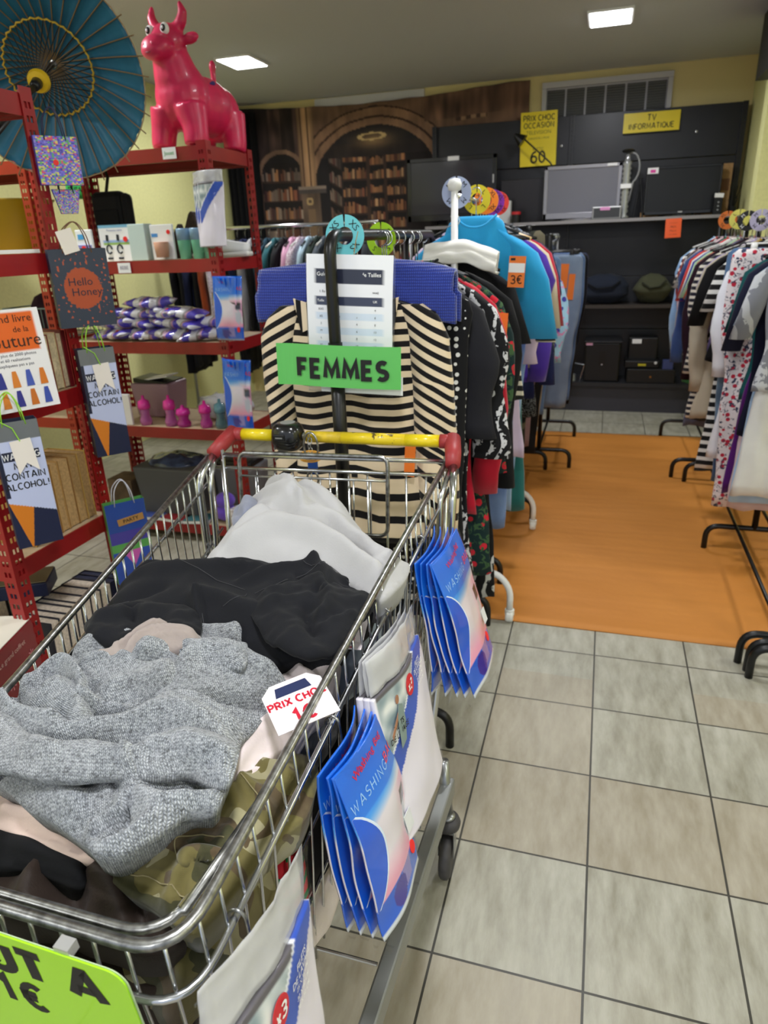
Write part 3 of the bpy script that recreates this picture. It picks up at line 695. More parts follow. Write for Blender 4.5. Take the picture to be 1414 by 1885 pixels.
PROFS = {
 'top': lambda hw, L: [(0, .055, .012), (.012, .085, .018), (.06, hw * .72, .022), (.095, hw, .02), (.2, hw * .93, .022), (L * .7, hw * .88, .02), (L, hw * .97, .018)],
 'dress': lambda hw, L: [(0, .055, .012), (.012, .085, .018), (.06, hw * .72, .022), (.095, hw, .02), (.2, hw * .9, .024), (.38, hw * .78, .022), (.6, hw * .98, .024), (L, hw * 1.12, .022)],
 'skirt': lambda hw, L: [(0, hw * .7, .012), (.03, hw * .72, .014), (.25, hw * .95, .02), (L, hw * 1.15, .022)],
 'folded': lambda hw, L: [(0, hw * .92, .012), (.01, hw, .02), (L * .5, hw, .024), (L, hw * .98, .03)],
 'pants': lambda hw, L: [(0, hw * .9, .014), (.02, hw, .022), (.25, hw * 1.02, .026), (.5, hw * .86, .024), (L, hw * .74, .02)],
}
HOOKZ = 0.075
def hanger(lab, loc, rz, m, hw=0.19, wood=False, group='clothes hangers on the rails', clip=False):
    o = thing('coat_hanger', lab, 'hanger', loc, (0, 0, rz), group)          # origin: the point where the hook rests on the rail
    pts = [(0.0, 0.0, -HOOKZ - 0.01), (0.0, 0, -0.045)] + [(0.0 + 0.016 * math.cos(a) , 0, -0.018 + 0.018 * math.sin(a) + 0.004) for a in [-PI / 2 + k * 0.45 for k in range(0, 10)]]
    MB().tube([(p[0], p[1], p[2] + 0.004) for p in pts], 0.0016, 6).build('hook', CHROME, o, smooth=True)
    q = MB()
    if clip:
        q.tube([(-hw, 0, -HOOKZ - 0.012), (hw, 0, -HOOKZ - 0.012)], 0.003, 6)
        for s in (-1, 1): q.box((s * hw * 0.85, 0, -HOOKZ - 0.025), (0.022, 0.016, 0.035))
    else:
        q.tube(fillet([(-hw, 0, -HOOKZ - 0.06), (-hw * 0.55, 0, -HOOKZ - 0.03), (0, 0, -HOOKZ), (hw * 0.55, 0, -HOOKZ - 0.03), (hw, 0, -HOOKZ - 0.06)], 0.05, 3), 0.0065 if wood else 0.005, 8)
        if not wood: q.tube([(-hw, 0, -HOOKZ - 0.06), (hw, 0, -HOOKZ - 0.06)], 0.003, 6)
    q.build('shoulder_bar', m, o, smooth=True)
    return o
WOOD = M((214, 182, 130), 0.5, key='beech_wood')
GN = [0]
def garment(name, cat, desc, kind, loc, rz, mat, hw=0.2, L=0.6, slv=0, r0=0.062, r1=0.042, hm=BLACKP, fold=0.011, tags=(), wood=False, clip=False, wherever='', sm=None, hang=True, out=0.03, extra=None):
    """loc: the hanger's point on the rail"""
    GN[0] += 1; sd = GN[0] * 1.37
    hl = ('wooden' if wood else 'clip' if clip else 'black' if hm is BLACKP else 'white') + ' hanger of the ' + desc
    while len(hl.replace('-', ' ').split()) > 16: hl = hl[:max(hl.rfind(w_) for w_ in (' near ', ' behind ', ' in ', ' at ', ' with ', ' on ', ' beside '))]
    if hang: hanger(hl, loc, rz, WOOD if wood else hm, min(hw, 0.2) * 0.93 if not clip else hw * 0.8, wood, clip=clip)
    p = V(loc) + V((0, 0, -HOOKZ - (0.002 if not clip else 0.03) - (0.05 if kind == 'folded' and not clip else 0)))
    o = thing(name, desc, cat, p, (0, 0, rz))
    b = garment_body(PROFS[kind](hw, L), sd, fold).build('body', mat, o, smooth=True)
    if slv:
        for s in (-1, 1): sleeve_mesh(s, hw, abs(slv), sd + s, r0, r1, short=slv < 0.25, out=out).build('sleeve', sm or mat, o, smooth=True)
    if kind in ('top', 'dress') :
        MB().tube(fillet([(-0.07, -0.014, 0.002), (-0.03, -0.02, -0.035), (0.03, -0.02, -0.035), (0.07, -0.014, 0.002)], 0.03, 4), 0.004, 6).build('collar', mat, o, smooth=True)
    for (x, z, w_, h_) in tags:
        MB().box((x, -0.03, z), (w_, 0.0015, h_), rot=Matrix.Rotation(0.05, 3, 'Y') @ Matrix.Rotation(0.12, 3, 'Z')).build('price_tag', ORANGETAG, o)
    return o

def size_disc(lab, loc, c, txt, ro=0.047, ri=0.017, rz=0.0, ink=INK):
    o = thing('size_divider', lab, 'size divider', loc, (0, 0, rz), 'round size dividers on the rails')
    q = MB(); n = 40; vs = []
    for y in (-0.001, 0.001):
        for r in (ri, ro):
            for k in range(n):
                a = PI / 2 + 0.06 + (2 * PI - 0.12) * k / (n - 1); vs.append(V((r * math.cos(a), y, r * math.sin(a))))
    q.v = vs
    for k in range(n - 1): q.f += [(k, k + 1, n + k + 1, n + k), (2 * n + k, 3 * n + k, 3 * n + k + 1, 2 * n + k + 1), (n + k, n + k + 1, 3 * n + k + 1, 3 * n + k), (k, 2 * n + k, 2 * n + k + 1, k + 1)]
    q.build('disc', M(c, 0.35), o)
    for a in (0.75, 2.4, 3.95, 5.5):
        c_ = V((0.032 * math.cos(a), -0.0018, 0.032 * math.sin(a))); ud = V((math.cos(a), 0, math.sin(a))); xd = V((math.sin(a), 0, -math.cos(a)))
        text('lettering', txt, 0.021, ink, o, frame(c_, xd, ud))
    return o

# ---- front rail (women's tops, smallest sizes)
X1, Z1 = -0.598, 1.385
rack('black tubular clothes rail whose front post carries the green FEMMES sign', X1 - 0.012, (1.585, 2.28, 2.62), Z1, top_bend=True, pole_r=0.0145)
XS_ = size_disc('turquoise size divider reading XS at the front of the black rail', (-0.600, 1.665, 1.383), (110, 200, 210), 'XS', 0.047, 0.02, 0.1)
size_disc('lime green size divider reading S on the black rail behind the blue knit', (-0.628, 2.05, 1.372), (160, 210, 30), 'S', 0.047, 0.022, -0.2)

# the striped dress in front
cream, blk_ = (228, 208, 178), (22, 20, 22)
t = NT('cloth_sailor_stripe'); t.pr(0.85, sheen=0.2, spec=0.2)
uvn = t.n('ShaderNodeUVMap'); s_ = t.sep(uvn.outputs[0])
zz = t.math('MULTIPLY', s_[1], 1.0)
f = t.math('FRACT', t.math('ADD', t.math('MULTIPLY', zz, 33.0), 100.2)); low = t.math('GREATER_THAN', s_[1], 0.36)
# stripes get wider and farther apart towards the hem
f2 = t.math('FRACT', t.math('MULTIPLY', zz, 15.5))
st = t.mix(low, t.mix(t.math('GREATER_THAN', f, 0.52), lin(cream), lin(blk_)), t.mix(t.math('GREATER_THAN', f2, 0.66), lin(cream), lin(blk_)))
t.base(st); t.bump(t.noise(t.co('Object'), 500, 2), 0.3, 0.001)
SAILOR = t.m
def sailor():
    o = thing('striped_dress', 'long sleeved cream and black striped dress at the front of the black rail', 'dress', (-0.605, 1.69, 1.235), (0, 0, 0.03))
    def piece(name, prof, cx, hd, seed, slant=0.0, rows=60, n=56, fold=0.006, top=0.0):
        rings = []; uv = []
        for j in range(rows + 1):
            d = prof[0][0] + (prof[-1][0] - prof[0][0]) * j / rows
            for a, b in zip(prof, prof[1:]):
                if a[0] <= d <= b[0] + 1e-9: break
            f = (d - a[0]) / max(1e-6, b[0] - a[0]); xl = a[1] + (b[1] - a[1]) * f; xr = a[2] + (b[2] - a[2]) * f
            r = []
            for m in range(n):
                t_ = 2 * PI * m / n; c, s = math.cos(t_), math.sin(t_); u = math.copysign(abs(c) ** 0.85, c)
                x = (xl + xr) / 2 + (xr - xl) / 2 * u; y = math.copysign(abs(s) ** 0.7, s) * hd
                fl = (math.sin(x * 38 + seed + d * 2) * 0.7 + math.sin(x * 83 - d * 4 + seed)) * 0.5 + 1.4 * noise.noise(V((x * 9, d * 5, seed)))
                y += fold * fl * min(1, (d + 0.1) / 0.3)
                r.append(V((x, y, -d + 0.010 * math.sin(x * 26 + seed) * (d > 0.2) * 0.6)))
                uv.append((u, d + slant * (x - cx) + 0.006 * noise.noise(V((x * 12, d * 3, seed)))))
            rings.append(r)
        q = MB().rings(rings); q.uv = uv
        return q.build(name, SAILOR, o, smooth=True)
    piece('body', [(0.0, -0.10, 0.11), (0.02, -0.15, 0.155), (0.06, -0.185, 0.19), (0.16, -0.178, 0.172), (0.32, -0.165, 0.165), (0.42, -0.18, 0.185), (0.64, -0.235, 0.24)], 0.0, 0.028, 2.0, 0.0)
    piece('sleeve', [(0.012, -0.185, -0.13), (0.04, -0.222, -0.13), (0.09, -0.248, -0.15), (0.2, -0.252, -0.163), (0.36, -0.242, -0.168), (0.50, -0.235, -0.172), (0.60, -0.228, -0.178)], -0.18, 0.026, 5.0, 0.55, 46, 30, 0.005)
    piece('sleeve', [(0.012, 0.13, 0.185), (0.04, 0.13, 0.225), (0.09, 0.145, 0.25), (0.2, 0.155, 0.262), (0.36, 0.16, 0.272), (0.50, 0.168, 0.278), (0.62, 0.178, 0.272)], 0.18, 0.026, 9.0, -0.55, 46, 30, 0.005)
    # cream lining at the neckline and collar flaps
    for s in (-1, 1):
        q = MB(); q.prism([(s * 0.012, -0.03), (s * 0.135, 0.008), (s * 0.12, -0.075)], 0.006, FRONT((0, -0.034, 0))); q.v = [tuple(v) for v in q.v]
        q.uv = [(0, 0.03 - v[0] * 1.1 * s) for v in q.v]; q.build('collar_flap', SAILOR, o)
    MB().box((0.155, -0.040, -0.385), (0.028, 0.001, 0.115), rot=Matrix.Rotation(0.07, 3, 'Y')).build('price_tag', ORANGETAG, o)
    MB().box((0.0, -0.036, -0.445), (0.016, 0.004, 0.018)).build('button', INK, o)
    return o
sailor()
hanger('black plastic hanger with blue bands holding the cream and black striped dress', (-0.598, 1.69, 1.335), 0.03, BLACKP, 0.21)
for s in (-1, 1): pass
# blue ribbed knit folded over its hanger
t = NT('cloth_blue_knit'); t.pr(0.9, sheen=0.4); v = t.co('Object')
rib = t.wave(v, 60, 0.6, 'X'); row = t.wave(v, 45, 0.8, 'Z')
t.base(t.mix(t.math('MULTIPLY', rib, row), lin((28, 44, 130)), lin((58, 84, 190)))); t.bump(t.math('ADD', rib, row), 0.6, 0.002)
def fold_cloth(name, lab, cat, loc, rot, w, h, mat, solid=0.013, droop=0.01, amp=1.0):
    o = thing(name, lab, cat, loc, rot); q = MB(); rings = []
    for i in range(41):
        x = -w / 2 + w * i / 40; r = []; sag = -droop * (abs(x) / (w / 2)) ** 2.2 + amp * 0.012 * math.sin(x * 7 + 1) - 0.012 * (x > 0) * (x / (w / 2))
        for k in range(26):
            f = k / 25
            if f < 0.44: y, z = -0.03 - 0.006 * math.sin(f * 9), -h + h * f / 0.44
            elif f < 0.56: a = (f - 0.44) / 0.12 * PI; y, z = -0.03 * math.cos(a), 0.0 + 0.02 * math.sin(a)
            else: y, z = 0.03, -h * (f - 0.56) / 0.44
            z += sag + amp * 0.004 * noise.noise(V((x * 20, f * 3, 0))); y += 0.006 * noise.noise(V((x * 12, f * 6, 4)))
            r.append(V((x + 0.01 * (z < -0.05) * (1 if x > 0 else -0.6), y, z)))
        rings.append(r)
    q.rings(rings, cap=False, closed=False); q.build('cloth', mat, o, smooth=True, solid=solid); return o
fold_cloth('knitted_scarf', 'royal blue knitted garment folded over the hanger behind the striped dress', 'knitwear', (-0.607, 1.745, 1.30), (0, 0.015, 0.0), 0.516, 0.105, t.m)
hanger('black plastic hanger under the royal blue folded knit', (-0.598, 1.745, 1.385), 0.0, BLACKP, 0.2)
for x in (-0.16, 0.13): 
    pass

ZL = Z1
def row(specs, X, Z, side):
    for s in specs: s(X, Z)
def G(y, *a, dx=0.0, dz=0.0, rz=0.0, **k): return lambda X, Z: garment(*a[:4], (X + dx, y, Z + dz), rz, *a[4:], **k)
black = cloth((20, 20, 23)); char_c = cloth((36, 36, 42))
dots = cloth((20, 20, 24), 'dots', (225, 225, 225), sc=1.3); pais = cloth((24, 24, 28), 'paisley', (206, 206, 212)); redc = cloth((186, 20, 48)); 
flor = cloth((22, 44, 46), 'floral', (62, 92, 60), (200, 36, 56)); embro = cloth((18, 18, 20), 'paisley', (190, 190, 190), sc=0.6); denim = cloth((70, 92, 150), 'denim', (130, 156, 200)); denl = cloth((104, 134, 178), 'denim', (160, 186, 214)); dend = cloth((34, 42, 66), 'denim', (60, 74, 110))
TS1 = ((0.22, -0.35, 0.03, 0.13),)
row([
 G(1.80, 'dress', 'dress', 'black dress with white polka dots hanging behind the striped dress', 'top', dots, hw=0.225, L=0.93, dx=0.06),
 G(1.86, 'jacket', 'jacket', 'dark charcoal jacket on a beige wooden hanger behind the polka dot dress', 'top', char_c, hw=0.225, L=0.66, slv=0.27, r1=0.065, wood=True, dx=0.03),
 G(1.92, 'blouse', 'blouse', 'black and white paisley blouse with wide sleeves behind the charcoal jacket', 'top', pais, hw=0.235, L=0.92, slv=0.34, r1=0.07, dx=0.045),
 G(1.98, 'dress', 'dress', 'long black dress with three white bands at its hem', 'dress', black, hw=0.2, L=1.12, dx=0.0),
 G(2.04, 'jacket', 'jacket', 'crimson red jacket with long sleeves in the middle of the black rail', 'top', redc, hw=0.235, L=0.76, slv=0.5, r1=0.05, dx=0.03),
 G(2.10, 'dress', 'dress', 'dark green dress with red flowers beside the crimson jacket', 'dress', flor, hw=0.235, L=1.0, slv=0.45, r1=0.05, dx=0.04, tags=((0.275, -0.22, 0.04, 0.15),)),
 G(2.17, 'coat', 'coat', 'long plain black cardigan behind the red flowered dress', 'top', black, hw=0.25, L=0.86, slv=0.52, dx=0.04, tags=((0.27, -0.46, 0.045, 0.16),)),
 G(2.235, 'dress', 'dress', 'long black skirt dress embroidered with white flowers near the far post of the black rail', 'dress', embro, hw=0.24, L=1.16, dx=0.03),
 G(2.44, 'trousers', 'trousers', 'black trousers hanging at the end of the black rail', 'pants', black, hw=0.2, L=1.0, clip=True, dx=-0.02),
 G(2.52, 'skirt', 'skirt', 'grey wash denim skirt at the very end of the black rail', 'skirt', dend, hw=0.2, L=0.9, clip=True, dx=-0.02),
], X1, Z1, 1)
# white bands on the black dress
o = [x for x in COL.objects if x.get('label', '').startswith('long black dress with three')][0]
for z, h in ((-0.86, 0.055), (-0.95, 0.018), (-1.02, 0.028)):
    d = -z; hwz = 0.2 * (0.98 + 0.14 * (d - .6) / .52) + 0.004
    r = [[V((math.copysign(abs(math.cos(a)) ** 0.8, math.cos(a)) * hwz, math.copysign(abs(math.sin(a)) ** 0.75, math.sin(a)) * 0.033, zz)) for a in [k * 2 * PI / 36 for k in range(36)]] for zz in (z, z - h)]
    MB().rings(r, cap=False).build('white_band', cloth((220, 216, 214), 'speckle', (200, 196, 200)), o, smooth=True)

# ---- white rail behind (medium and larger sizes)
X2, Z2 = -0.468, 1.49
rack('white clothes rail on castors behind the black rail', X2, (2.325, 3.24), Z2, hw=0.215, m=M((226, 226, 226), 0.3, key='white_enamel'), fh=0.2, castor=True, knob=True, pole_r=0.011)
size_disc('pale grey-blue size divider reading M behind the white rail post', (-0.470, 2.365, Z2 + 0.012), (168, 180, 214), 'M', 0.047, 0.017)
size_disc('yellow size divider reading L on the white rail', (-0.445, 2.60, Z2 + 0.0), (236, 214, 40), 'L', 0.047, 0.02)
size_disc('orange size divider reading XL on the white rail behind the yellow one', (-0.435, 2.74, Z2 + 0.0), (238, 130, 40), 'XL', 0.045, 0.02)
size_disc('purple size divider reading XXL on the white rail behind the orange one', (-0.433, 2.88, Z2 + 0.0), (120, 40, 150), 'XXL', 0.045, 0.02)
size_disc('red size divider on the white rail, last of the row of dividers', (-0.430, 3.0, Z2 + 0.0), (200, 60, 50), 'XL', 0.044, 0.02)
sky = cloth((38, 150, 205)); wht = cloth((232, 230, 226)); 
row([
 G(2.385, 'cardigan', 'cardigan', 'black cardigan hanging under the folded white trousers', 'top', black, hw=0.17, L=0.42, slv=0.10, dz=-0.09, dx=-0.02),
 G(2.43, 'cardigan', 'cardigan', 'bright sky blue cardigan with an orange 3 euro tag', 'top', sky, hw=0.15, L=0.47, slv=0.2, r0=0.075, r1=0.08, dz=0.02, dx=0.05, fold=0.014),
 G(2.50, 'top', 't-shirt', 'cream and black striped short sleeved top behind the sky blue cardigan', 'top', cloth((226, 218, 200), 'stripes', (30, 30, 34)), hw=0.225, L=0.5, slv=0.1, dz=-0.1),
 G(2.56, 'jeans', 'trousers', 'light blue jeans hanging long on the white rail', 'pants', denim, hw=0.21, L=1.0, clip=True, dz=-0.1),
 G(2.63, 'dress', 'dress', 'lilac and white long top on the white rail', 'dress', cloth((204, 186, 214)), hw=0.19, L=0.85, slv=0.3),
 G(2.70, 'jeans', 'trousers', 'faded pale blue jeans on the white rail behind the light blue pair', 'pants', denl, hw=0.22, L=0.98, clip=True, dz=-0.1),
 G(2.76, 'dress', 'dress', 'teal green dress hanging low on the white rail', 'dress', cloth((30, 98, 96)), hw=0.19, L=1.12),
 G(2.82, 'cardigan', 'cardigan', 'deep purple cardigan on the white rail', 'top', cloth((72, 44, 150)), hw=0.21, L=0.6, slv=0.4),
 G(2.88, 'blouse', 'blouse', 'beige blouse on a wooden hanger on the white rail', 'top', cloth((196, 184, 160)), hw=0.215, L=0.55, slv=0.2, wood=True),
 G(2.95, 'top', 'top', 'crimson top with long sleeves on the white rail', 'top', cloth((170, 20, 44)), hw=0.22, L=0.55, slv=0.2),
 G(3.02, 'jacket', 'jacket', 'navy jacket on the white rail behind the crimson top', 'top', cloth((28, 34, 76)), hw=0.22, L=0.7, slv=0.45),
 G(3.10, 'dress', 'dress', 'black sequinned knit dress with glittering long sleeves near the end of the white rail', 'dress', cloth((18, 20, 24), 'speckle', (112, 116, 120)), hw=0.18, L=0.8, slv=0.45, r0=0.06, r1=0.055, dx=0.02),
 G(3.17, 'trousers', 'trousers', 'dark camouflage trousers at the end of the white rail', 'pants', cloth((42, 44, 38), 'camo', (20, 22, 24), (96, 90, 74)), hw=0.215, L=1.05, clip=True),
], X2, Z2, 1)
fold_cloth('folded_trousers', 'white lace-edged trousers folded over a hanger in front of the sky blue cardigan', 'trousers', (-0.445, 2.325, 1.325), (0, 0.12, 0.05), 0.235, 0.045, wht, 0.008, 0.012, 1.5)
hanger('black hanger of the folded white trousers', (-0.468, 2.325, 1.43), 0.05, BLACKP, 0.11)
q = thing('price_label', 'orange and white price label reading 3€ pinned to the sky blue cardigan', 'price label', (-0.270, 2.335, 1.262))
MB().box((0, 0, 0), (0.052, 0.002, 0.094), rot=Matrix.Rotation(0.05, 3, 'Y')).build('card', M((238, 126, 50), 0.6), q); MB().box((0, -0.0016, 0.012), (0.05, 0.001, 0.028), rot=Matrix.Rotation(0.05, 3, 'Y')).build('white_band', WHITEPAPER, q)
strokes('lettering', '3€', 0.024, INK, q, FRONT((0, -0.003, -0.023)), weight=0.13); MB().box((-0.012, -0.0016, 0.038), (0.014, 0.001, 0.007)).build('barcode', INK, q)
# ---- third rail: jeans
X3, Z3 = -0.46, 1.36
rack('black clothes rail of folded jeans nearest the back counter on the left', X3, (3.36, 4.20), Z3, hw=0.19, group=None)
rack('black clothes rail of jeans at the far end of the left row', -0.32, (4.27, 5.0), Z3, hw=0.19)
size_disc('small pale blue size divider at the start of the jeans rail', (-0.40, 3.34, Z3), (170, 190, 220), 'M', 0.042, 0.018)
ot = ((0.10, -0.11, 0.05, 0.13), (0.145, -0.17, 0.035, 0.14))
specs3 = [('colourful print top with turquoise and pink on the jeans rail', 'top', cloth((150, 190, 214), 'floral', (214, 120, 170), (60, 60, 150)), .62, 0.3),
 ('mauve knitted trousers hanging long on the jeans rail', 'pants', cloth((150, 120, 122), 'knit', (120, 92, 96)), 1.0, 0),
 ('black trousers behind the mauve knitted pair', 'pants', black, 1.05, 0), ('stone grey trousers on the jeans rail', 'pants', cloth((120, 120, 122)), .95, 0),
 ('beige chinos on the jeans rail', 'pants', cloth((170, 156, 130)), .96, 0), ('brown corduroy trousers on the jeans rail', 'pants', cloth((88, 64, 48)), .95, 0),
 ('mid blue jeans with a strip of orange tags', 'pants', cloth((84, 110, 150), 'denim', (120, 146, 180)), .94, 0), ('pale grey-blue jeans beside the mid blue pair', 'pants', cloth((120, 136, 158), 'denim', (140, 156, 176)), .96, 0),
 ('grey-blue jeans with orange tags at the front of the far jeans rail', 'pants', cloth((112, 128, 152), 'denim', (140, 156, 178)), .95, 0), ('washed blue jeans in the middle of the far rail', 'pants', cloth((74, 98, 138), 'denim', (108, 134, 170)), .93, 0),
 ('black jeans on the far rail', 'pants', black, .98, 0), ('steel blue jeans with a white stitched hem on the far rail', 'pants', cloth((96, 116, 140), 'denim', (150, 166, 184)), .90, 0),
 ('navy jeans at the far end of the left row', 'pants', cloth((26, 32, 58), 'denim', (44, 54, 84)), .90, 0), ('bright blue jeans last before the back counter', 'pants', cloth((60, 96, 160), 'denim', (90, 130, 190)), .82, 0)]
for i, (d, k, m, L, sl) in enumerate(specs3):
    y = 3.44 + i * 0.098 + (0.07 if i > 7 else 0)
    garment('jeans' if 'jeans ' in d + ' ' and 'rail' not in d[:8] and k == 'pants' and 'jeans' in d.split(' on ')[0] else ('trousers' if k == 'pants' else 'top'), 'trousers' if k == 'pants' else 'top', d, k, ((X3 if i < 8 else -0.32) + rnd(-0.01, 0.02), y, Z3), rnd(-0.05, 0.05), m, hw=(0.20, 0.185, 0.21, 0.195)[i % 4] if k == 'pants' else 0.21, L=L - 0.08, slv=sl, clip=k == 'pants', tags=ot if i > 4 else (), fold=0.009)

# ---- right row
XR, ZR = 0.70, 1.395
rack('black clothes rail at the far right near the pillar', 0.675, (4.2, 5.135), ZR, hw=0.215)
rack('long black clothes rail with three feet in the right foreground', 0.72, (2.235, 3.18, 4.125), ZR, hw=0.195, bars=(-0.075, 0.075))
rack('black clothes rail standing side by side with the foreground right one', 0.745, (2.15, 2.19), ZR, hw=0.20, bars=())
size_disc('orange size divider on the right row, nearest the counter', (0.594, 4.3, ZR + 0.01), (226, 120, 50), 'XL', 0.045, 0.02)
size_disc('pale yellow size divider on the right row beside the orange one', (0.612, 4.05, ZR + 0.01), (226, 220, 110), 'L', 0.046, 0.02)
size_disc('pale violet size divider on the right row, nearest the picture edge', (0.652, 3.72, ZR + 0.0), (176, 170, 200), 'M', 0.046, 0.02)
size_disc('black size divider between the yellow and violet ones', (0.628, 3.9, ZR + 0.0), (28, 28, 30), 'M', 0.045, 0.022, ink=WHITEPAPER)
BW_ = lambda: cloth((226, 222, 214), 'stripes', (28, 28, 34))
R = [ # y, desc, kind, mat, hw, L, slv, name
 (5.02, 'light blue denim jacket at the counter end of the right row', 'top', cloth((130, 164, 204), 'denim', (170, 196, 222)), .2, .60, .50, 'jacket'),
 (4.94, 'black and white striped t-shirt at the counter end of the right row', 'top', BW_(), .2, .5, .1, 'top'),
 (4.87, 'red cardigan with long sleeves half hidden in the right row', 'top', cloth((150, 24, 34)), .19, .6, .4, 'cardigan'),
 (4.80, 'black and white patterned dress in the right row', 'dress', cloth((34, 34, 38), 'paisley', (190, 190, 190)), .2, .72, .1, 'dress'),
 (4.73, 'taupe lightweight jacket in the right row', 'top', cloth((150, 138, 134)), .2, .74, .42, 'jacket'),
 (4.66, 'pale pink blouse in the right row', 'top', cloth((220, 188, 200)), .2, .62, .3, 'blouse'),
 (4.59, 'black leather-look waistcoat in the right row', 'top', cloth((16, 16, 18), rough=0.4), .19, .56, 0, 'waistcoat'),
 (4.52, 'emerald green top low in the right row', 'dress', cloth((36, 130, 72)), .18, .82, 0, 'top'),
 (4.45, 'dark blue denim jacket with long sleeves in the right row', 'top', cloth((44, 66, 120), 'denim', (74, 98, 150)), .225, .62, .5, 'jacket'),
 (4.37, 'red and white trimmed sports top in the right row', 'top', cloth((206, 50, 44)), .205, .5, .14, 'top'),
 (4.29, 'white t-shirt with a turned collar in the right row', 'top', wht, .2, .5, .12, 'top'),
 (4.12, 'royal blue blouse in the right row', 'top', cloth((28, 40, 150)), .225, .52, .12, 'blouse'),
 (4.05, 'mint green short sleeved top in the right row', 'top', cloth((176, 212, 176)), .215, .54, .1, 'top'),
 (3.98, 'burnt orange top in the right row', 'top', cloth((200, 86, 46)), .215, .56, .1, 'top'),
 (3.90, 'slate blue wrap dress in the right row', 'dress', cloth((92, 98, 130)), .2, .95, 0.1, 'dress'),
 (3.82, 'dark plum velvet jacket in the right row', 'top', cloth((42, 20, 34)), .225, .68, .5, 'jacket'),
 (3.74, 'long navy and cream striped dress in the right row', 'dress', cloth((226, 220, 206), 'stripes', (34, 34, 48), sc=1.25), .225, .88, .45, 'dress'),
 (3.66, 'white blouse with long hem behind the lavender jumper', 'top', cloth((222, 214, 222)), .2, .82, .3, 'blouse'),
 (3.58, 'lavender jumper with long sleeves in the right row', 'top', cloth((168, 150, 214)), .225, .55, .34, 'jumper'),
 (3.50, 'long beige cardigan in the right row', 'dress', cloth((190, 180, 160)), .225, .82, .5, 'cardigan'),
 (3.42, 'mustard yellow top with a black bow in the right row', 'top', cloth((176, 140, 30)), .2, .5, .1, 'top'),
 (3.34, 'black t-shirt with wide short sleeves in the right row', 'top', cloth((18, 18, 20)), .235, .52, .17, 'top'),
 (3.27, 'zebra striped black and white dress in the right row', 'dress', cloth((226, 226, 222), 'stripes', (20, 20, 22), sc=0.9), .2, 1.02, .1, 'dress'),
 (3.10, 'dark blue jeans with faded thighs hanging in the right row', 'pants', cloth((36, 66, 116), 'denim', (130, 160, 180), sc=0.6), .235, 1.0, 0, 'jeans'),
 (3.02, 'plain white shirt beside the faded jeans', 'dress', cloth((226, 228, 236)), .2, .9, .35, 'shirt'),
 (2.95, 'long white trousers with red and navy flowers in the right row', 'pants', cloth((222, 214, 216), 'floral', (52, 60, 84), (184, 36, 60), sc=1.5), .235, 1.06, 0, 'trousers'),
 (2.59, 'dark teal top in the right row near the picture edge', 'top', cloth((16, 76, 78)), .19, .6, .15, 'top'),
 (2.45, 'deep purple dress near the picture edge in the right row', 'dress', cloth((84, 20, 110)), .17, 1.0, 0, 'dress'),
 (2.52, 'blush pink long skirt near the picture edge', 'skirt', cloth((206, 186, 192)), .15, 1.02, 0, 'skirt'),
 (2.80, 'dark navy knitted cardigan in the right row', 'top', cloth((20, 22, 44)), .19, .72, .2, 'cardigan'),
 (2.73, 'pale blue long dress in the right row', 'dress', cloth((160, 190, 222)), .185, .98, .1, 'dress'),
 (2.66, 'off white linen dress in the right row', 'dress', cloth((214, 214, 210)), .17, .94, 0, 'dress'),
 (2.87, 'grey cotton t-shirt with a printed front in the right row', 'top', cloth((120, 122, 130), 'paisley', (180, 182, 186), sc=.4), .2, .52, .14, 'top'),
]
for i, (y, d, k, m, hw, L, sl, nm) in enumerate(R):
    y = 5.02 - (5.02 - y) * 0.90 if i < 26 else 3.10 - 0.045 * (i - 26); bx_ = XR + (0.04 if i > 25 else 0)
    garment(nm, {'jumper': 'knitwear', 'jeans': 'trousers'}.get(nm, nm), d, k, (bx_ + rnd(-0.012, 0.012), y, ZR), rnd(-0.06, 0.06), m, hw=hw, L=L, slv=sl, clip=k in ('pants', 'skirt'), hm=(BLACKP, WHITEP, BLACKP)[i % 3], fold=0.012, out=0.022,
            tags=((0.0, -L * 0.7, 0.04, 0.12),) if i in (17, 20) else ())

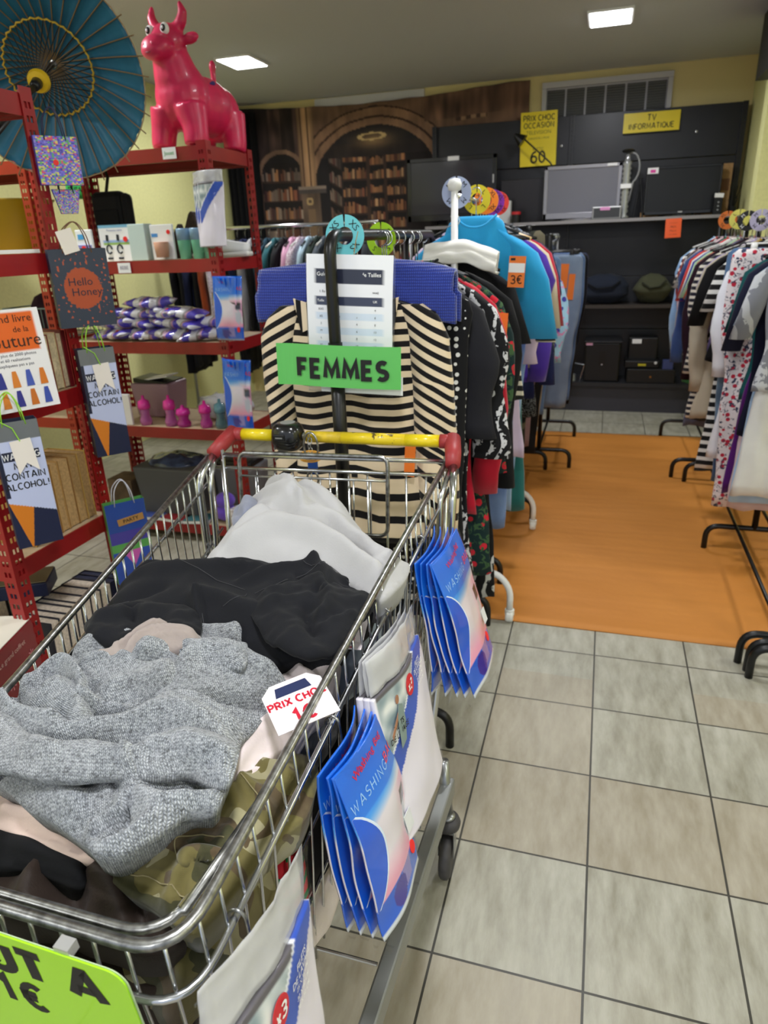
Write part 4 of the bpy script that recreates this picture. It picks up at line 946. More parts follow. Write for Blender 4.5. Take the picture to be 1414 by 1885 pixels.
# ---- rail along the back left
YB, ZB = 4.85, 1.49
o = wthing('clothes_rack', 'long chrome clothes rail running along the back left under the library tapestry', 'clothes rack', (-2.2, YB, 0))
MB().tube([(-3.1, YB, ZB), (-1.50, YB, ZB)], 0.012, 12).build('rail', CHROME, o, smooth=True)
for x in (-3.08, -1.52):
    MB().tube([(x, YB, 0.0), (x, YB, ZB)], 0.012, 10).build('post', CHROME, o, smooth=True); MB().tube(fillet([(x, YB - 0.25, 0), (x, YB - 0.25, 0.06), (x, YB + 0.25, 0.06), (x, YB + 0.25, 0)], 0.04, 4), 0.012, 8).build('foot', CHROME, o, smooth=True)
Bk = [('black winter coat', (18, 18, 22), 'plain', .95), ('black parka', (24, 24, 26), 'plain', .9), ('navy pullover', (26, 32, 60), 'plain', .62), ('black blazer', (20, 20, 22), 'plain', .7), ('rust orange jumper', (150, 66, 30), 'plain', .6), ('lilac tweed jacket', (176, 160, 180), 'speckle', .62),
      ('grey blouse', (130, 130, 132), 'plain', .66), ('black dress', (16, 16, 18), 'plain', .95), ('navy waistcoat', (24, 32, 66), 'plain', .6), ('white and grey cardigan', (150, 150, 154), 'plain', .62), ('black suit jacket', (18, 18, 20), 'plain', .76), ('petrol jumper', (30, 60, 76), 'plain', .6),
      ('dark teal fleece', (24, 90, 100), 'plain', .6), ('black cardigan', (28, 28, 32), 'plain', .6), ('pink cardigan', (214, 160, 190), 'plain', .6), ('rose tweed coat', (170, 140, 160), 'speckle', .7), ('pale blue shirt', (170, 196, 214), 'plain', .62), ('dark green padded jacket', (44, 56, 50), 'puffer', .66),
      ('grey wool coat', (74, 84, 96), 'plain', .8), ('black wool coat', (22, 22, 26), 'plain', .85), ('camel jacket', (150, 122, 92), 'plain', .66), ('navy raincoat', (26, 36, 74), 'plain', .8), ('maroon jacket', (96, 26, 36), 'plain', .66), ('charcoal tunic', (60, 62, 70), 'plain', .7)]
for i, (d, c, k, L) in enumerate(Bk):
    x = -3.02 + i * (1.46 / (len(Bk) - 1))
    o = garment(d.split()[-1], d.split()[-1], d + (' on the chrome rail under the tapestry' if i > 11 else ' on the back rail behind the red shelving'), 'top', (x, YB, ZB), PI / 2 + rnd(-0.08, 0.08), cloth(c, 'plain' if k == 'puffer' else k, (230, 225, 230)), hw=.2, L=L, slv=.45, hm=BLACKP if i % 3 else WHITEP, r0=0.07 if k == 'puffer' else 0.055)
    if k == 'puffer':
        for j in range(8): 
            z = -0.12 - j * 0.06; MB().rings([[V((0.215 * math.cos(a) * s_, 0.045 * math.sin(a) * s_, z + dz)) for a in [q * 2 * PI / 24 for q in range(24)]] for s_, dz in ((0.9, 0.028), (1.05, 0.014), (1.1, 0), (1.05, -0.014), (0.9, -0.028))]).build('quilted_band', cloth(c), o, smooth=True)

# ---- sheets tied to the front post: size guide and the FEMMES sign
o = thing('size_guide_sheet', 'laminated white size guide table hanging on the black rail post', 'sheet', (-0.574, 1.618, 1.342), (0.0, 0.05, 0.05))
def guide(u, v):
    c = (240, 241, 246)
    if 0.085 < u < 0.9:
        if 0.10 < v < 0.21: c = (40, 44, 62)
        elif 0.30 < v < 0.37: c = (54, 60, 84)
        elif 0.37 <= v < 0.86 and int((v - 0.37) / 0.0545) % 2: c = (214, 226, 242)
        elif v > 0.935: c = (40, 60, 92)
    return c
def gfn(x, y): return V((x + y * 0.0, -0.006 * math.cos(x * 14) + 0.004 * math.sin(y * 18), y))
q = sheet(0.212, 0.31, 24, 150, lambda x, y: gfn(x, y), guide); q.build('paper', vcol(0.25, coat=0.6, name='laminated_print'), o, solid=0.0008)
P_ = lambda x, z: FRONT((x, -0.0085, z))
text('lettering', "Guide d'Equivalences de Tailles", 0.0125, WHITEPAPER, o, P_(0, -0.044), bold=0.01); text('lettering', 'Femmes', 0.008, WHITEPAPER, o, P_(0, -0.057))
text('lettering', '1. Equivalences Femme (Robes, Vestes, Manteaux)', 0.0072, INK, o, P_(0, -0.083), bold=0.012)
for i, h in enumerate(('Taille', 'FR', 'US', 'UK')): text('lettering', h, 0.008, WHITEPAPER, o, P_(-0.07 + i * 0.045, -0.104), bold=0.01)
for j, r_ in enumerate((('XXS', '32', '0', '4'), ('XS', '34', '2', '6'), ('S', '36', '4', '8'), ('M', '38', '6', '10'), ('L', '40', '8', '12'), ('XL', '42', '10', '14'), ('XXL', '44', '12 - 14', '16 - 18'), ('3XL', '46 - 48', '16 - 18', '20 - 22'), ('4XL', '50', '20 - 22', '24'))):
    for i, t_ in enumerate(r_): text('lettering', t_, 0.0072, INK, o, P_(-0.07 + i * 0.045, -0.1235 - j * 0.0169))
text('lettering', '2. Equivalences Bas (Jupes, Pantalons)', 0.0072, INK, o, P_(0, -0.278), bold=0.012)
MB().box((0.0, 0.002, -0.165), (0.22, 0.0006, 0.325)).build('plastic_sleeve', M((236, 238, 242), 0.1, trans=0.9, spec=0.6, alpha=0.35), o)
MB().tube([(0.01, 0.0, -0.004), (0.012, 0.012, 0.03), (0.015, 0.02, 0.05)], 0.0009, 5).build('string', M((170, 130, 60), 0.7), o)
o = thing('department_sign', 'bright green sign reading FEMMES in black on the front post of the black rail', 'sign', (-0.597, 1.553, 1.093), (0.02, 0.035, 0.02))
q = sheet(0.309, 0.1, 30, 8, lambda x, y: V((x, -0.012 * (x / 0.15) ** 2 * -1.0 - 0.01 * (x < -0.1) * ((-x - 0.1) / 0.05) ** 2, y + 0.05)))
q.build('card', M((96, 186, 92), 0.4, coat=0.25), o, solid=0.0012)
strokes('lettering', 'FEMMES', 0.040, INK, o, FRONT((0.012, -0.004, -0.006)), fn=lambda p: V((p.x, p.y + 0.012 * (p.x / 0.15) ** 2, p.z)), weight=0.27, gap=0.33, sx=1.05)
o = thing('paper_sheet', 'white sheet of paper peeping out below the green FEMMES sign', 'paper', (-0.55, 1.590, 1.055), (0, 0.03, 0))
MB().box((0, 0, -0.01), (0.21, 0.0008, 0.045)).build('paper', WHITEPAPER, o)
# ================================================================== packaged goods used in several places
FILM = M((235, 240, 245), 0.06, key='clear_film', trans=1.0, spec=0.7, alpha=0.16, ior=1.1)
def washcol(u, v):
    """front print of the mesh washing bag card: blue, white swoosh, pink and white netting"""
    def mixc(a, b, f): f = max(0, min(1, f)); return tuple(p * (1 - f) + q * f for p, q in zip(a, b))
    blue = (20, 104, 222)
    if v > 0.975: return (206, 212, 222)
    if v < 0.29: return mixc(blue, (60, 150, 240), (v - 0.12) * 2)
    bot = 0.80
    if v < bot:
        net = mixc((60, 150, 240), (228, 220, 232), (v - 0.29) * 12 + (u - 0.5) * 0.8)
        net = mixc(net, (242, 166, 196), (v - 0.60) * 6) if u > 0.05 else net
        net = mixc(net, (240, 160, 196), (u - 0.66) * 2.2 * (1 if 0.36 < v else 0))
        if 0.80 < u < 0.95 and 0.42 < v < 0.76:
            if v < 0.46: return (40, 36, 44)
            if v < 0.52: return (60, 66, 84)
            return (196, 200, 212) if (u - 0.875) ** 2 / 0.0056 + (v - 0.62) ** 2 / 0.02 < 1 else net
        return net
    if (u - 0.42) ** 2 / 0.022 + (v - 0.89) ** 2 / 0.0062 < 1: return (46, 30, 150)
    if 0.50 < u < 0.74 and 0.79 < v < 0.94: return (150, 138, 206) if int(u * 60) % 2 else (112, 100, 184)
    return (20, 90, 210)
def wash_pack(lab, mtx, w=0.19, h=0.275, group='blue mesh washing bag packs', detail=True, bend=0.01, seed=0, low=False):
    """mtx: local x across the card, local y up; hangs from its top edge"""
    o = thing('washing_bag_pack', lab, 'washing bag pack', group=group); o.matrix_world = mtx
    fn = lambda x, y: V((x, y, bend * math.sin((x / w + 0.5) * PI) + 0.006 * math.sin(y * 16 + seed) + 0.004 * noise.noise(V((x * 14, y * 14, seed)))))
    n = ((56, 84) if detail else (26, 40)) if not low else (16, 26)
    sheet(w, h, *n, fn, washcol).build('printed_card', vcol(0.22, coat=0.8, name='glossy_print'), o, smooth=True, solid=0.0022)
    if detail:
        MB_ = sheet(w * 1.06, h * 1.09, 10, 14, lambda x, y: fn(x, y) + V((0, 0.006, 0.0028 + 0.003 * noise.noise(V((x * 26, y * 26, seed + 3))))))
        MB_.build('plastic_film', FILM, o, smooth=True)
        f2 = lambda p: fn(p.x, p.y) + V((0, 0, 0.0018 + p.z)); T = Matrix.Translation
        text('lettering', 'Washing Bag', h * 0.060, M((214, 40, 70), 0.4), o, T((0.0, -h * 0.075, 0)) @ Matrix.Rotation(0.1, 4, 'Z'), f2, bold=0.006)
        strokes('lettering', 'WASHING', h * 0.052, M((150, 196, 240), 0.4), o, T((-w * 0.12, -h * 0.205, 0)), f2, weight=0.12, gap=0.4)
        strokes('lettering', 'BAG', h * 0.050, M((226, 70, 90), 0.4), o, T((w * 0.36, -h * 0.19, 0)), f2, weight=0.16, gap=0.35)
        c = MB(); c.lathe([(0, 0), (0.0075, 0), (0.0075, 0.0008), (0, 0.0008)], 16, fn(w * 0.36, -h * 0.83) + V((0, 0, 0.0025))); c.v = [(x, (y + h * .83) * 1.5 - h * .83, z) for x, y, z in c.v]; c.build('red_sticker', REDSTICK, o)
        for gx, mt, dz in ((0.012, M((220, 232, 250), 0.4), 0.0014), (0.0, M((16, 88, 214), 0.25, coat=0.7), 0.0018)):
            edge_ = [(-w / 2 + 0.001 + w * 0.02 + (w * 0.29) * max(0, math.sin(PI * (v_ - 0.24) / 0.58)) ** 0.8 + gx * 0.35, -h * v_) for v_ in [0.24 + 0.58 * k / 16 for k in range(17)]]
            vs = []; 
            for x_, y_ in edge_: vs += [fn(-w / 2 + 0.001 + (x_ + w / 2 - 0.001) * c_ / 8, y_) + V((0, 0, dz)) for c_ in range(9)]
            MB().add(vs, [(9 * i + c_, 9 * i + 9 + c_, 9 * i + 10 + c_, 9 * i + 1 + c_) for i in range(16) for c_ in range(8)]).build('printed_swoosh', mt, o)
        MB().box((w * 0.42, -h * 0.68, 0.006), (0.022, 0.03, 0.001)).build('barcode', M((214, 216, 220), 0.5), o)
    return o
def filetcol(u, v):
    if u < 0.03 or u > 0.99: return (232, 228, 238)
    b = 1.02 - 1.55 * (v - 0.02) - u
    if b > 0 and v < 0.62:
        if b < 0.34: return (46, 84, 190)
        if b < 0.37: return (236, 238, 246)
        if v < 0.03: return (90, 86, 92)
        if v > 0.40: return (60, 62, 70) if v > 0.43 and hsh(int(u * 30), int(v * 26)) > 0.6 else (232, 232, 236)
        k = noise.noise(V((u * 9, v * 12, 1))); return tuple(a + (c - a) * max(0, min(1, 0.5 + k)) for a, c in zip((120, 140, 150), (226, 228, 228)))
    k = 1 - 0.02 * abs(math.sin(u * 9 + v * 3)); return (228 * k, 222 * k, 236 * k)
def filet_pack(lab, mtx, w=0.20, h=0.30, group='packs of three laundry nets', detail=True, seed=0, flap=0.08):
    o = thing('laundry_net_pack', lab, 'laundry net pack', group=group); o.matrix_world = mtx
    fn = lambda x, y: V((x, y, 0.012 * math.sin((x / w + 0.5) * PI) + 0.005 * noise.noise(V((x * 12, y * 12, seed)))))
    sheet(w, h, 64, 84, fn, filetcol, org=(0, -flap)).build('folded_nets', vcol(0.5, coat=0.4, name='net_print'), o, smooth=True, solid=0.009)
    f3 = lambda x, y: fn(x, y) + V((0, 0, 0.0065 + 0.004 * noise.noise(V((x * 30, y * 24, seed + 9)))))
    sheet(w * 1.1, h + flap + 0.02, 26, 36, f3).build('plastic_bag', FILM, o, smooth=True)
    q = sheet(w * 0.98, flap * 0.95, 14, 8, lambda x, y: fn(x, y) + V((0, 0, 0.001 + 0.004 * noise.noise(V((x * 40, y * 40, seed + 2)))))); q.build('header_flap', M((232, 232, 236), 0.2, trans=0.2, alpha=0.62, coat=0.8), o, smooth=True, solid=0.0006)
    if detail:
        f2 = lambda p: fn(p.x, p.y) + V((0, 0, 0.0062 + p.z)); T = Matrix.Translation
        c = MB(); c.lathe([(0, 0), (0.0165, 0), (0.0165, 0.0006), (0, 0.0006)], 28, fn(-w * 0.02, -flap - h * 0.13) + V((0, 0, 0.0058))); c.build('red_badge', M((206, 30, 44), 0.4), o)
        strokes('lettering', 'x3', 0.015, WHITEPAPER, o, T((-w * 0.02, -flap - h * 0.13 - 0.002 * 0, 0.0008)), f2, weight=0.2)
        for k, (tx, s) in enumerate((('FILETS', 0.011), ('DE LAVAGE', 0.011), ('25 X 35 CM', 0.0075), ('30 X 40 CM', 0.0075), ('38 X 50 CM', 0.0075))):
            text('lettering', tx, s, WHITEPAPER, o, T((w * 0.25, -flap - h * (0.09 + 0.035 * k), 0)), f2, bold=0.01)
        text('lettering', 'FILETS\nDE LAVAGE', 0.0125, INK, o, T((-w * 0.3, -flap - h * 0.29, 0.001)), f2, bold=0.012)
        # a printed figure holding up laundry
        q = MB(); q.prism([(-0.028, -0.05), (-0.006, -0.047), (0.004, -0.02), (0.001, 0.006), (-0.012, 0.012), (-0.024, -0.004)], 0.0006, T(fn(-w * 0.2, -flap - h * 0.2) + V((0, 0, 0.0052)))); q.build('printed_person', M((122, 140, 138), 0.5), o)
        q = MB(); q.lathe([(0, 0), (0.0065, 0), (0.0065, 0.0006), (0, 0.0006)], 14, fn(-w * 0.25, -flap - h * 0.12) + V((0, 0, 0.0055))); q.prism([(-0.045, -0.018), (-0.01, 0.0), (-0.008, -0.006), (-0.044, -0.025)], 0.0006, T(fn(-w * 0.24, -flap - h * 0.19) + V((0, 0, 0.0058)))); q.build('printed_head_and_arm', M((160, 112, 84), 0.5), o)
    return o
# ================================================================== red boltless shelving on the left and its stock
REDM = M((142, 20, 24), 0.38, 0.0, key='red_enamel', var=0.06, bs=8, coat=0.2)
REDO = M((150, 44, 26), 0.42, 0.0, key='red_orange', var=0.06, bs=8)  # shelving red shifted towards orange, used on the far left unit
MDF = M((186, 164, 132), 0.7, key='hardboard', var=0.05, bs=30)
def post(mb, x, y, sx, sy, h, zt=None):
    """slotted angle post: two plates with keyholes, corner at (x, y), plates running sx / sy"""
    wd, th = 0.042, 0.0025
    def plate(ax):
        def bx(c0, c1, z0, z1):
            c = (c0 + c1) / 2 * (sx if ax == 0 else sy); L = c1 - c0
            if ax == 0: mb.box((x + c, y, (z0 + z1) / 2), (L, th, z1 - z0))
            else: mb.box((x, y + c, (z0 + z1) / 2), (th, L, z1 - z0))
        bx(0, 0.011, 0, h); bx(0.020, 0.024, 0, h); bx(0.033, wd, 0, h)
        z = 0.03
        for c0, c1 in ((0.011, 0.020), (0.024, 0.033)):
            z = 0.02; prev = 0.0
            while z + 0.02 < h: bx(c0, c1, prev, z); prev = z + 0.015; z += 0.032
            bx(c0, c1, prev, h)
    plate(0); plate(1)
def shelf_unit(lab, x0, x1, y0, y1, H, zs, m=REDM, boards=True):
    o = wthing('red_shelving_unit', lab, 'shelving', ((x0 + x1) / 2, (y0 + y1) / 2, 0))
    for x, sx in ((x0, 1), (x1, -1)):
        for y, sy in ((y0, 1), (y1, -1)):
            q = MB(); post(q, x, y, sx, sy, H); q.build('post', m, o)
    for z in zs:
        for y, s in ((y0, 1), (y1, -1)):
            MB().box(((x0 + x1) / 2, y + s * 0.006, z - 0.022), (x1 - x0 - 0.006, 0.006, 0.052)).box(((x0 + x1) / 2, y + s * 0.016, z - 0.04), (x1 - x0 - 0.03, 0.02, 0.004)).build('beam', m, o)
        for x, s in ((x0, 1), (x1, -1)):
            MB().box((x + s * 0.006, (y0 + y1) / 2, z - 0.022), (0.006, y1 - y0 - 0.006, 0.052)).build('side_beam', m, o)
        if boards: MB().box(((x0 + x1) / 2, (y0 + y1) / 2, z - 0.001), (x1 - x0 - 0.02, y1 - y0 - 0.02, 0.008)).build('board', MDF, o)
    return o
AX1, AY0, AY1 = -1.447, 1.286, 1.697
BX0, BX1, BY0, BY1 = -2.43, -1.555, 2.742, 3.143
shelf_unit('red slotted steel shelving unit of books nearest the trolley, its narrow end towards the aisle', -2.35, AX1, AY0, AY1, 1.765, (0.13, 0.596, 1.0, 1.366, 1.745))
shelf_unit('red slotted steel shelving unit with the pink bouncy animal on top', BX0, BX1, BY0, BY1, 1.765, (0.09, 0.576, 0.973, 1.32, 1.745))
shelf_unit('orange-red slotted steel shelving unit at the far left behind the book shelves', -3.28, -2.45, BY0, BY1, 1.765, (0.09, 0.60, 0.98, 1.34, 1.745), REDO)

def lab_card(lab, c, w, h, txt, rz=0.0, col=(40, 150, 60), X=False):
    o = thing('shelf_label', lab, 'label', c, (0, 0, rz)); MB().box((0, 0, 0), (w, 0.0015, h)).build('card', WHITEPAPER, o)
    text('lettering', txt, h * 0.5, M(col, 0.5), o, FRONT((0, -0.0014, 0))); return o
lab_card('small white price label under the pink bouncy animal', (-1.72, 2.738, 1.772 - 0.045), 0.062, 0.042, 'Jouet', col=(50, 160, 70))
lab_card('small white label on the beam below the pushchair box', (-2.02, 2.738, 1.297), 0.064, 0.042, 'BEBE', col=(110, 100, 130))
# green sign on the wall behind
o = thing('wall_sign', 'green sign partly hidden behind the black backpack', 'sign', (-2.56, 3.22, 1.66), (0, 0.05, 0))
MB().box((0, 0, 0), (0.17, 0.002, 0.085)).build('card', M((60, 190, 90), 0.5), o); text('lettering', 'ENFANTS', 0.034, INK, o, FRONT((0.0, -0.002, 0)), bold=0.02)

# ---- pink bouncy cow
def ell(mb, c, r, rot=None, n=20):
    N = 12; vs = []; prof = [(math.sin(PI * i / N), -math.cos(PI * i / N)) for i in range(N + 1)]
    k = len(mb.v); mb.lathe([(max(p[0], 1e-4), p[1]) for p in prof], n)
    out = []
    for q in mb.v[k:]:
        q = V((q[0] * r[0], q[1] * r[1], q[2] * r[2])); q = rot @ q if rot is not None else q; out.append(tuple(q + V(c)))
    mb.v[k:] = out; return mb
PINK = M((206, 34, 84), 0.42, key='pink_rubber', coat=0.15, var=0.05, bs=20)
cow = thing('bouncy_cow', 'bright pink inflatable bouncy cow with horns standing on top of the red shelving', 'toy', (-1.69, 2.93, 1.752), (0, 0, math.radians(262)))
q = MB()
ell(q, (-0.04, 0, 0.165), (0.17, 0.118, 0.115)); ell(q, (0.07, 0, 0.185), (0.105, 0.112, 0.125)); ell(q, (-0.14, 0, 0.15), (0.09, 0.11, 0.11))
q.tube([(0.06, 0, 0.20), (0.10, 0, 0.27), (0.115, 0, 0.33)], [0.108, 0.086, 0.070], 20)
ell(q, (0.12, 0, 0.365), (0.072, 0.072, 0.068)); ell(q, (0.182, 0.0, 0.338), (0.060, 0.066, 0.046)); ell(q, (0.205, 0.0, 0.325), (0.042, 0.056, 0.034))
for x in (0.105, -0.155):
    for s in (-1, 1): q.tube([(x, s * 0.06, 0.14), (x + 0.008, s * 0.080, 0.07), (x + 0.014, s * 0.084, 0.03), (x + 0.020, s * 0.084, 0.0)], [0.068, 0.052, 0.050, 0.047], 16)
for s in (-1, 1):
    q.tube([(0.105, s * 0.040, 0.41), (0.105, s * 0.066, 0.432), (0.105, s * 0.078, 0.462), (0.108, s * 0.066, 0.498)], [0.024, 0.0225, 0.018, 0.008], 12)
    ell(q, (0.105, s * 0.100, 0.372), (0.020, 0.042, 0.021), Matrix.Rotation(s * 0.15, 3, 'X'))
q.tube([(-0.13, 0, 0.23), (-0.15, 0, 0.28), (-0.15, 0, 0.31)], [0.016, 0.013, 0.013], 10); ell(q, (-0.15, 0, 0.33), (0.017, 0.015, 0.028))
b = q.build('body', PINK, cow, smooth=True)
md = b.modifiers.new('blend', 'REMESH'); md.mode = 'VOXEL'; md.voxel_size = 0.006; md.use_smooth_shade = True
md = b.modifiers.new('soften', 'SMOOTH'); md.iterations = 9; md.factor = 0.6
for s in (-1, 1):
    q = MB(); ell(q, (0.172, s * 0.036, 0.398), (0.014, 0.019, 0.021)); e = q.build('eye', M((235, 232, 232), 0.3), cow, smooth=True)
    q = MB(); ell(q, (0.183, s * 0.037, 0.399), (0.007, 0.011, 0.0125)); q.build('iris', INK, e, smooth=True)
    q = MB(); ell(q, (0.189, s * 0.038, 0.399), (0.003, 0.005, 0.006)); q.build('pupil', M((225, 220, 230), 0.3), e, smooth=True)
    MB().lathe([(0, 0), (0.005, 0), (0, 0.002)], 10, (0.240, s * 0.020, 0.342), Matrix.Rotation(PI / 2, 3, 'Y')).build('nostril', M((240, 120, 150), 0.4), cow)
MB().tube([(0.243 - 0.026 * abs(k) ** 1.5, k * 0.048, 0.312 + 0.012 * abs(k)) for k in [j / 5 for j in range(-5, 6)]], 0.0022, 6).build('mouth', M((120, 14, 44), 0.5), cow, smooth=True)
q = MB(); ell(q, (-0.02, 0.085, 0.235), (0.018, 0.006, 0.016), Matrix.Rotation(-0.7, 3, 'X')); q.build('painted_mark', M((50, 40, 110), 0.5), cow, smooth=True)
cbox('small white carton behind the front legs of the pink cow', (-1.78, 3.06, 1.785), (0.06, 0.05, 0.06), WHITEPAPER, False, 'small_carton')

# ---- paper parasol
def dep(x, y, d): return CAM + (F_ + R_ * ((x - 707) / FPX) - U_ * ((y - 942.5) / FPX)) * d
A_, E_ = dep(97, 118, 2.30), dep(-60, 310, 1.62)
ax = (E_ - A_).normalized()
par = thing('paper_parasol', 'open teal blue paper parasol with bamboo ribs lying over the red shelving', 'parasol', A_, frame(A_, ax.cross(V((0, 0, 1))), V((0, 0, 1))).to_3x3())
# local frame: build with axis z = towards the handle
zl = par.matrix_world.to_3x3().inverted() @ ax; Rz = V((0, 0, 1)).rotation_difference(zl).to_matrix()
NR = 36; PR = 0.312
t = NT('waxed_paper'); t.pr(0.45, spec=0.4); v = t.co('Object'); t.base(t.mix(t.noise(v, 9, 4), lin((20, 76, 104)), lin((44, 118, 150)))); t.bump(t.noise(v, 60, 3), 0.2, 0.002); PAPER = t.m
BAMB = M((128, 104, 70), 0.5, key='bamboo'); GOLD = M((206, 170, 50), 0.45, key='gold_thread')
rings = []
for j in range(15):
    f = j / 14; r = 0.012 + (PR - 0.012) * f; zc = 0.16 * f ** 1.5; rg = []
    for k in range(NR * 4):
        a = 2 * PI * k / (NR * 4); pl = (0.5 - 0.5 * math.cos(2 * PI * (k % 4) / 4)) * 0.010 * f
        rr = r * (1 - 0.02 * (0.5 - 0.5 * math.cos(2 * PI * (k % 4) / 4)) * (f > 0.95)); rg.append(Rz @ V((rr * math.cos(a), rr * math.sin(a), zc - pl)))
    rings.append(rg)
MB().rings(rings, cap=False).build('canopy', PAPER, par, smooth=True, solid=0.0012)
for k in range(NR):
    a = 2 * PI * k / NR; c, s = math.cos(a), math.sin(a)
    pts = [Rz @ V((r * c, r * s, 0.16 * (max(0, r - 0.012) / (PR - 0.012)) ** 1.5 + 0.004)) for r in (0.015, 0.07, 0.14, 0.2, 0.26, PR + 0.018)]
    rb = MB().tube(pts, 0.0021, 5).build('rib', BAMB, par)
    MB().tube([Rz @ V((0.022 * c, 0.022 * s, 0.205)), Rz @ V((0.134 * c, 0.134 * s, 0.058))], 0.0016, 4).build('strut', M((46, 40, 34), 0.5), rb)
q = MB(); ring = []
for k in range(NR * 2):
    a = 2 * PI * k / (NR * 2); r = 0.133 + 0.006 * (k % 2); ring.append(Rz @ V((r * math.cos(a), r * math.sin(a), 0.056 + 0.008 * (k % 2))))
q.tube(ring, 0.0036, 5, closed=True); q.build('gold_thread_ring', GOLD, par, smooth=True)
q = MB(); ring = []
for k in range(NR * 2):
    a = 2 * PI * k / (NR * 2); ring.append(Rz @ V((PR * 0.995 * math.cos(a), PR * 0.995 * math.sin(a), 0.159 - 0.006 * (k % 2))))
q.tube(ring, 0.0022, 5, closed=True).build('rim_thread', M((150, 130, 100), 0.6), par)
q = MB(); q.tube([Rz @ V((0, 0, -0.03)), Rz @ V((0, 0, (E_ - A_).length))], 0.009, 12); q.build('handle', M((14, 13, 13), 0.35), par, smooth=True)
q = MB(); q.lathe([(0.012, 0.19), (0.030, 0.195), (0.034, 0.21), (0.030, 0.225), (0.012, 0.23)], 30); q.v = [tuple(Rz @ V(p)) for p in q.v]; q.build('runner', M((214, 176, 20), 0.5, bump=0.6, bs=200), par)
q = MB(); q.lathe([(0.012, 0.23), (0.017, 0.235), (0.014, 0.275), (0.010, 0.28)], 20); q.v = [tuple(Rz @ V(p)) for p in q.v]; q.build('collar', BLACKP, par, smooth=True)
q = MB(); q.prism([(0, 0), (0.03, 0.012), (0.036, 0.04), (0.01, 0.045), (-0.006, 0.02)], 0.001); q.v = [tuple(Rz @ (V(p) + V((0, 0, 0)))) for p in q.v]

# ---- gift bags on the aisle end of unit A
def gift_bag(lab, mtx, w, h, col, handle, name='gift_bag', d=0.022, letters=(), taper=1.0, extra=None, twist=0.0):
    o = thing(name, lab, 'gift bag'); o.matrix_world = mtx
    q = sheet(w, h, 90, 130, lambda x, y: V((x * (1 + (taper - 1) * -y / h), y, d / 2)), col); q.build('front_panel', vcol(0.45, coat=0.3, name='gift_print'), o, solid=0.0008)
    b = MB(); T_ = taper
    for sx in (-1, 1): b.add([(sx * w / 2, 0, d / 2), (sx * w / 2 * T_, -h, d / 2), (sx * w / 2 * T_, -h, -d / 2), (sx * w / 2, 0, -d / 2)], [(0, 1, 2, 3)])
    b.add([(-w / 2 * T_, -h, d / 2), (w / 2 * T_, -h, d / 2), (w / 2 * T_, -h, -d / 2), (-w / 2 * T_, -h, -d / 2)], [(0, 1, 2, 3)]); b.add([(-w / 2, 0, -d / 2), (w / 2, 0, -d / 2), (w / 2 * T_, -h, -d / 2), (-w / 2 * T_, -h, -d / 2)], [(0, 1, 2, 3)])
    b.build('sides', M(col(0.02, 0.5), 0.5), o, solid=0.0008)
    for z in (-d / 2, d / 2): MB().tube(fillet([(-w * 0.25, -0.01, z), (-w * 0.2, 0.045, z), (w * 0.05, 0.075, z * 0.3), (w * 0.2, 0.04, z), (w * 0.25, -0.01, z)], 0.02, 4), 0.0016, 6).build('handle', handle, o, smooth=True)
    for (tx, x, y, s, m_, bo) in letters:
        if bo > 0.01: strokes('lettering', tx, s * 0.72, m_, o, Matrix.Translation((x, y, d / 2 + 0.001)), weight=0.18)
        else: text('lettering', tx, s, m_, o, Matrix.Translation((x, y, d / 2 + 0.001)), bold=bo)
    if extra: extra(o, d)
    return o
def confetti(u, v):
    k = hsh(int(u * 22), int(v * 34)); 
    return ((96, 92, 210), (110, 100, 214), (140, 130, 220), (176, 206, 96), (92, 170, 110), (216, 80, 120), (90, 84, 190), (220, 200, 110), (70, 60, 170), (120, 116, 220))[int(k * 10)]
def splash(u, v):
    x, y = u - 0.5, (v - 0.5) * 1.25; a = math.atan2(y, x); r = math.hypot(x, y); rr = 0.33 + 0.035 * noise.noise(V((math.cos(a) * 7, math.sin(a) * 7, 0)))
    if r < rr: return (176, 74, 44)
    k = noise.noise(V((u * 20, v * 26, 2))); return (186, 84, 56) if k > 0.42 and r < 0.62 else (44, 54, 78)
def warn(u, v):
    if v < 0.14: return (112, 116, 120)
    if v < 0.58: return (196, 204, 238) if u > 0.08 else (30, 34, 60)
    if v < 0.62 + 0.12 * u: return (196, 204, 238)
    return (216, 126, 34) if u < 0.55 - (v - 0.62) * 0.6 and u > (v - 0.62) * 0.75 else (30, 36, 66)
def dept(u, v):
    return (34, 70, 150) if v < 0.35 else ((70, 60, 150) if v < 0.5 else ((90, 160, 80) if v < 0.6 else ((200, 90, 170) if abs(u - 0.5) < 0.25 * (0.8 - v) / 0.2 and v < 0.8 else (50, 80, 170))))
TAGW = M((240, 232, 224), 0.6)
def swallow(o, d, x, y, s=1.0):
    q = MB(); q.prism([(-0.024 * s, 0), (0.024 * s, 0), (0.024 * s, -0.085 * s), (0, -0.06 * s), (-0.024 * s, -0.085 * s)], 0.0008, Matrix.Translation((x, y, d / 2 + 0.006)) @ Matrix.Rotation(0.08, 4, 'Z')); q.build('gift_tag', TAGW, o)
    MB().tube([(x, y - 0.003, d / 2 + 0.008), (x - 0.01, y + 0.03, d / 2 + 0.004), (x - 0.035, y + 0.05, d / 2)], 0.0014, 5).build('ribbon', M((150, 210, 60), 0.5), o)
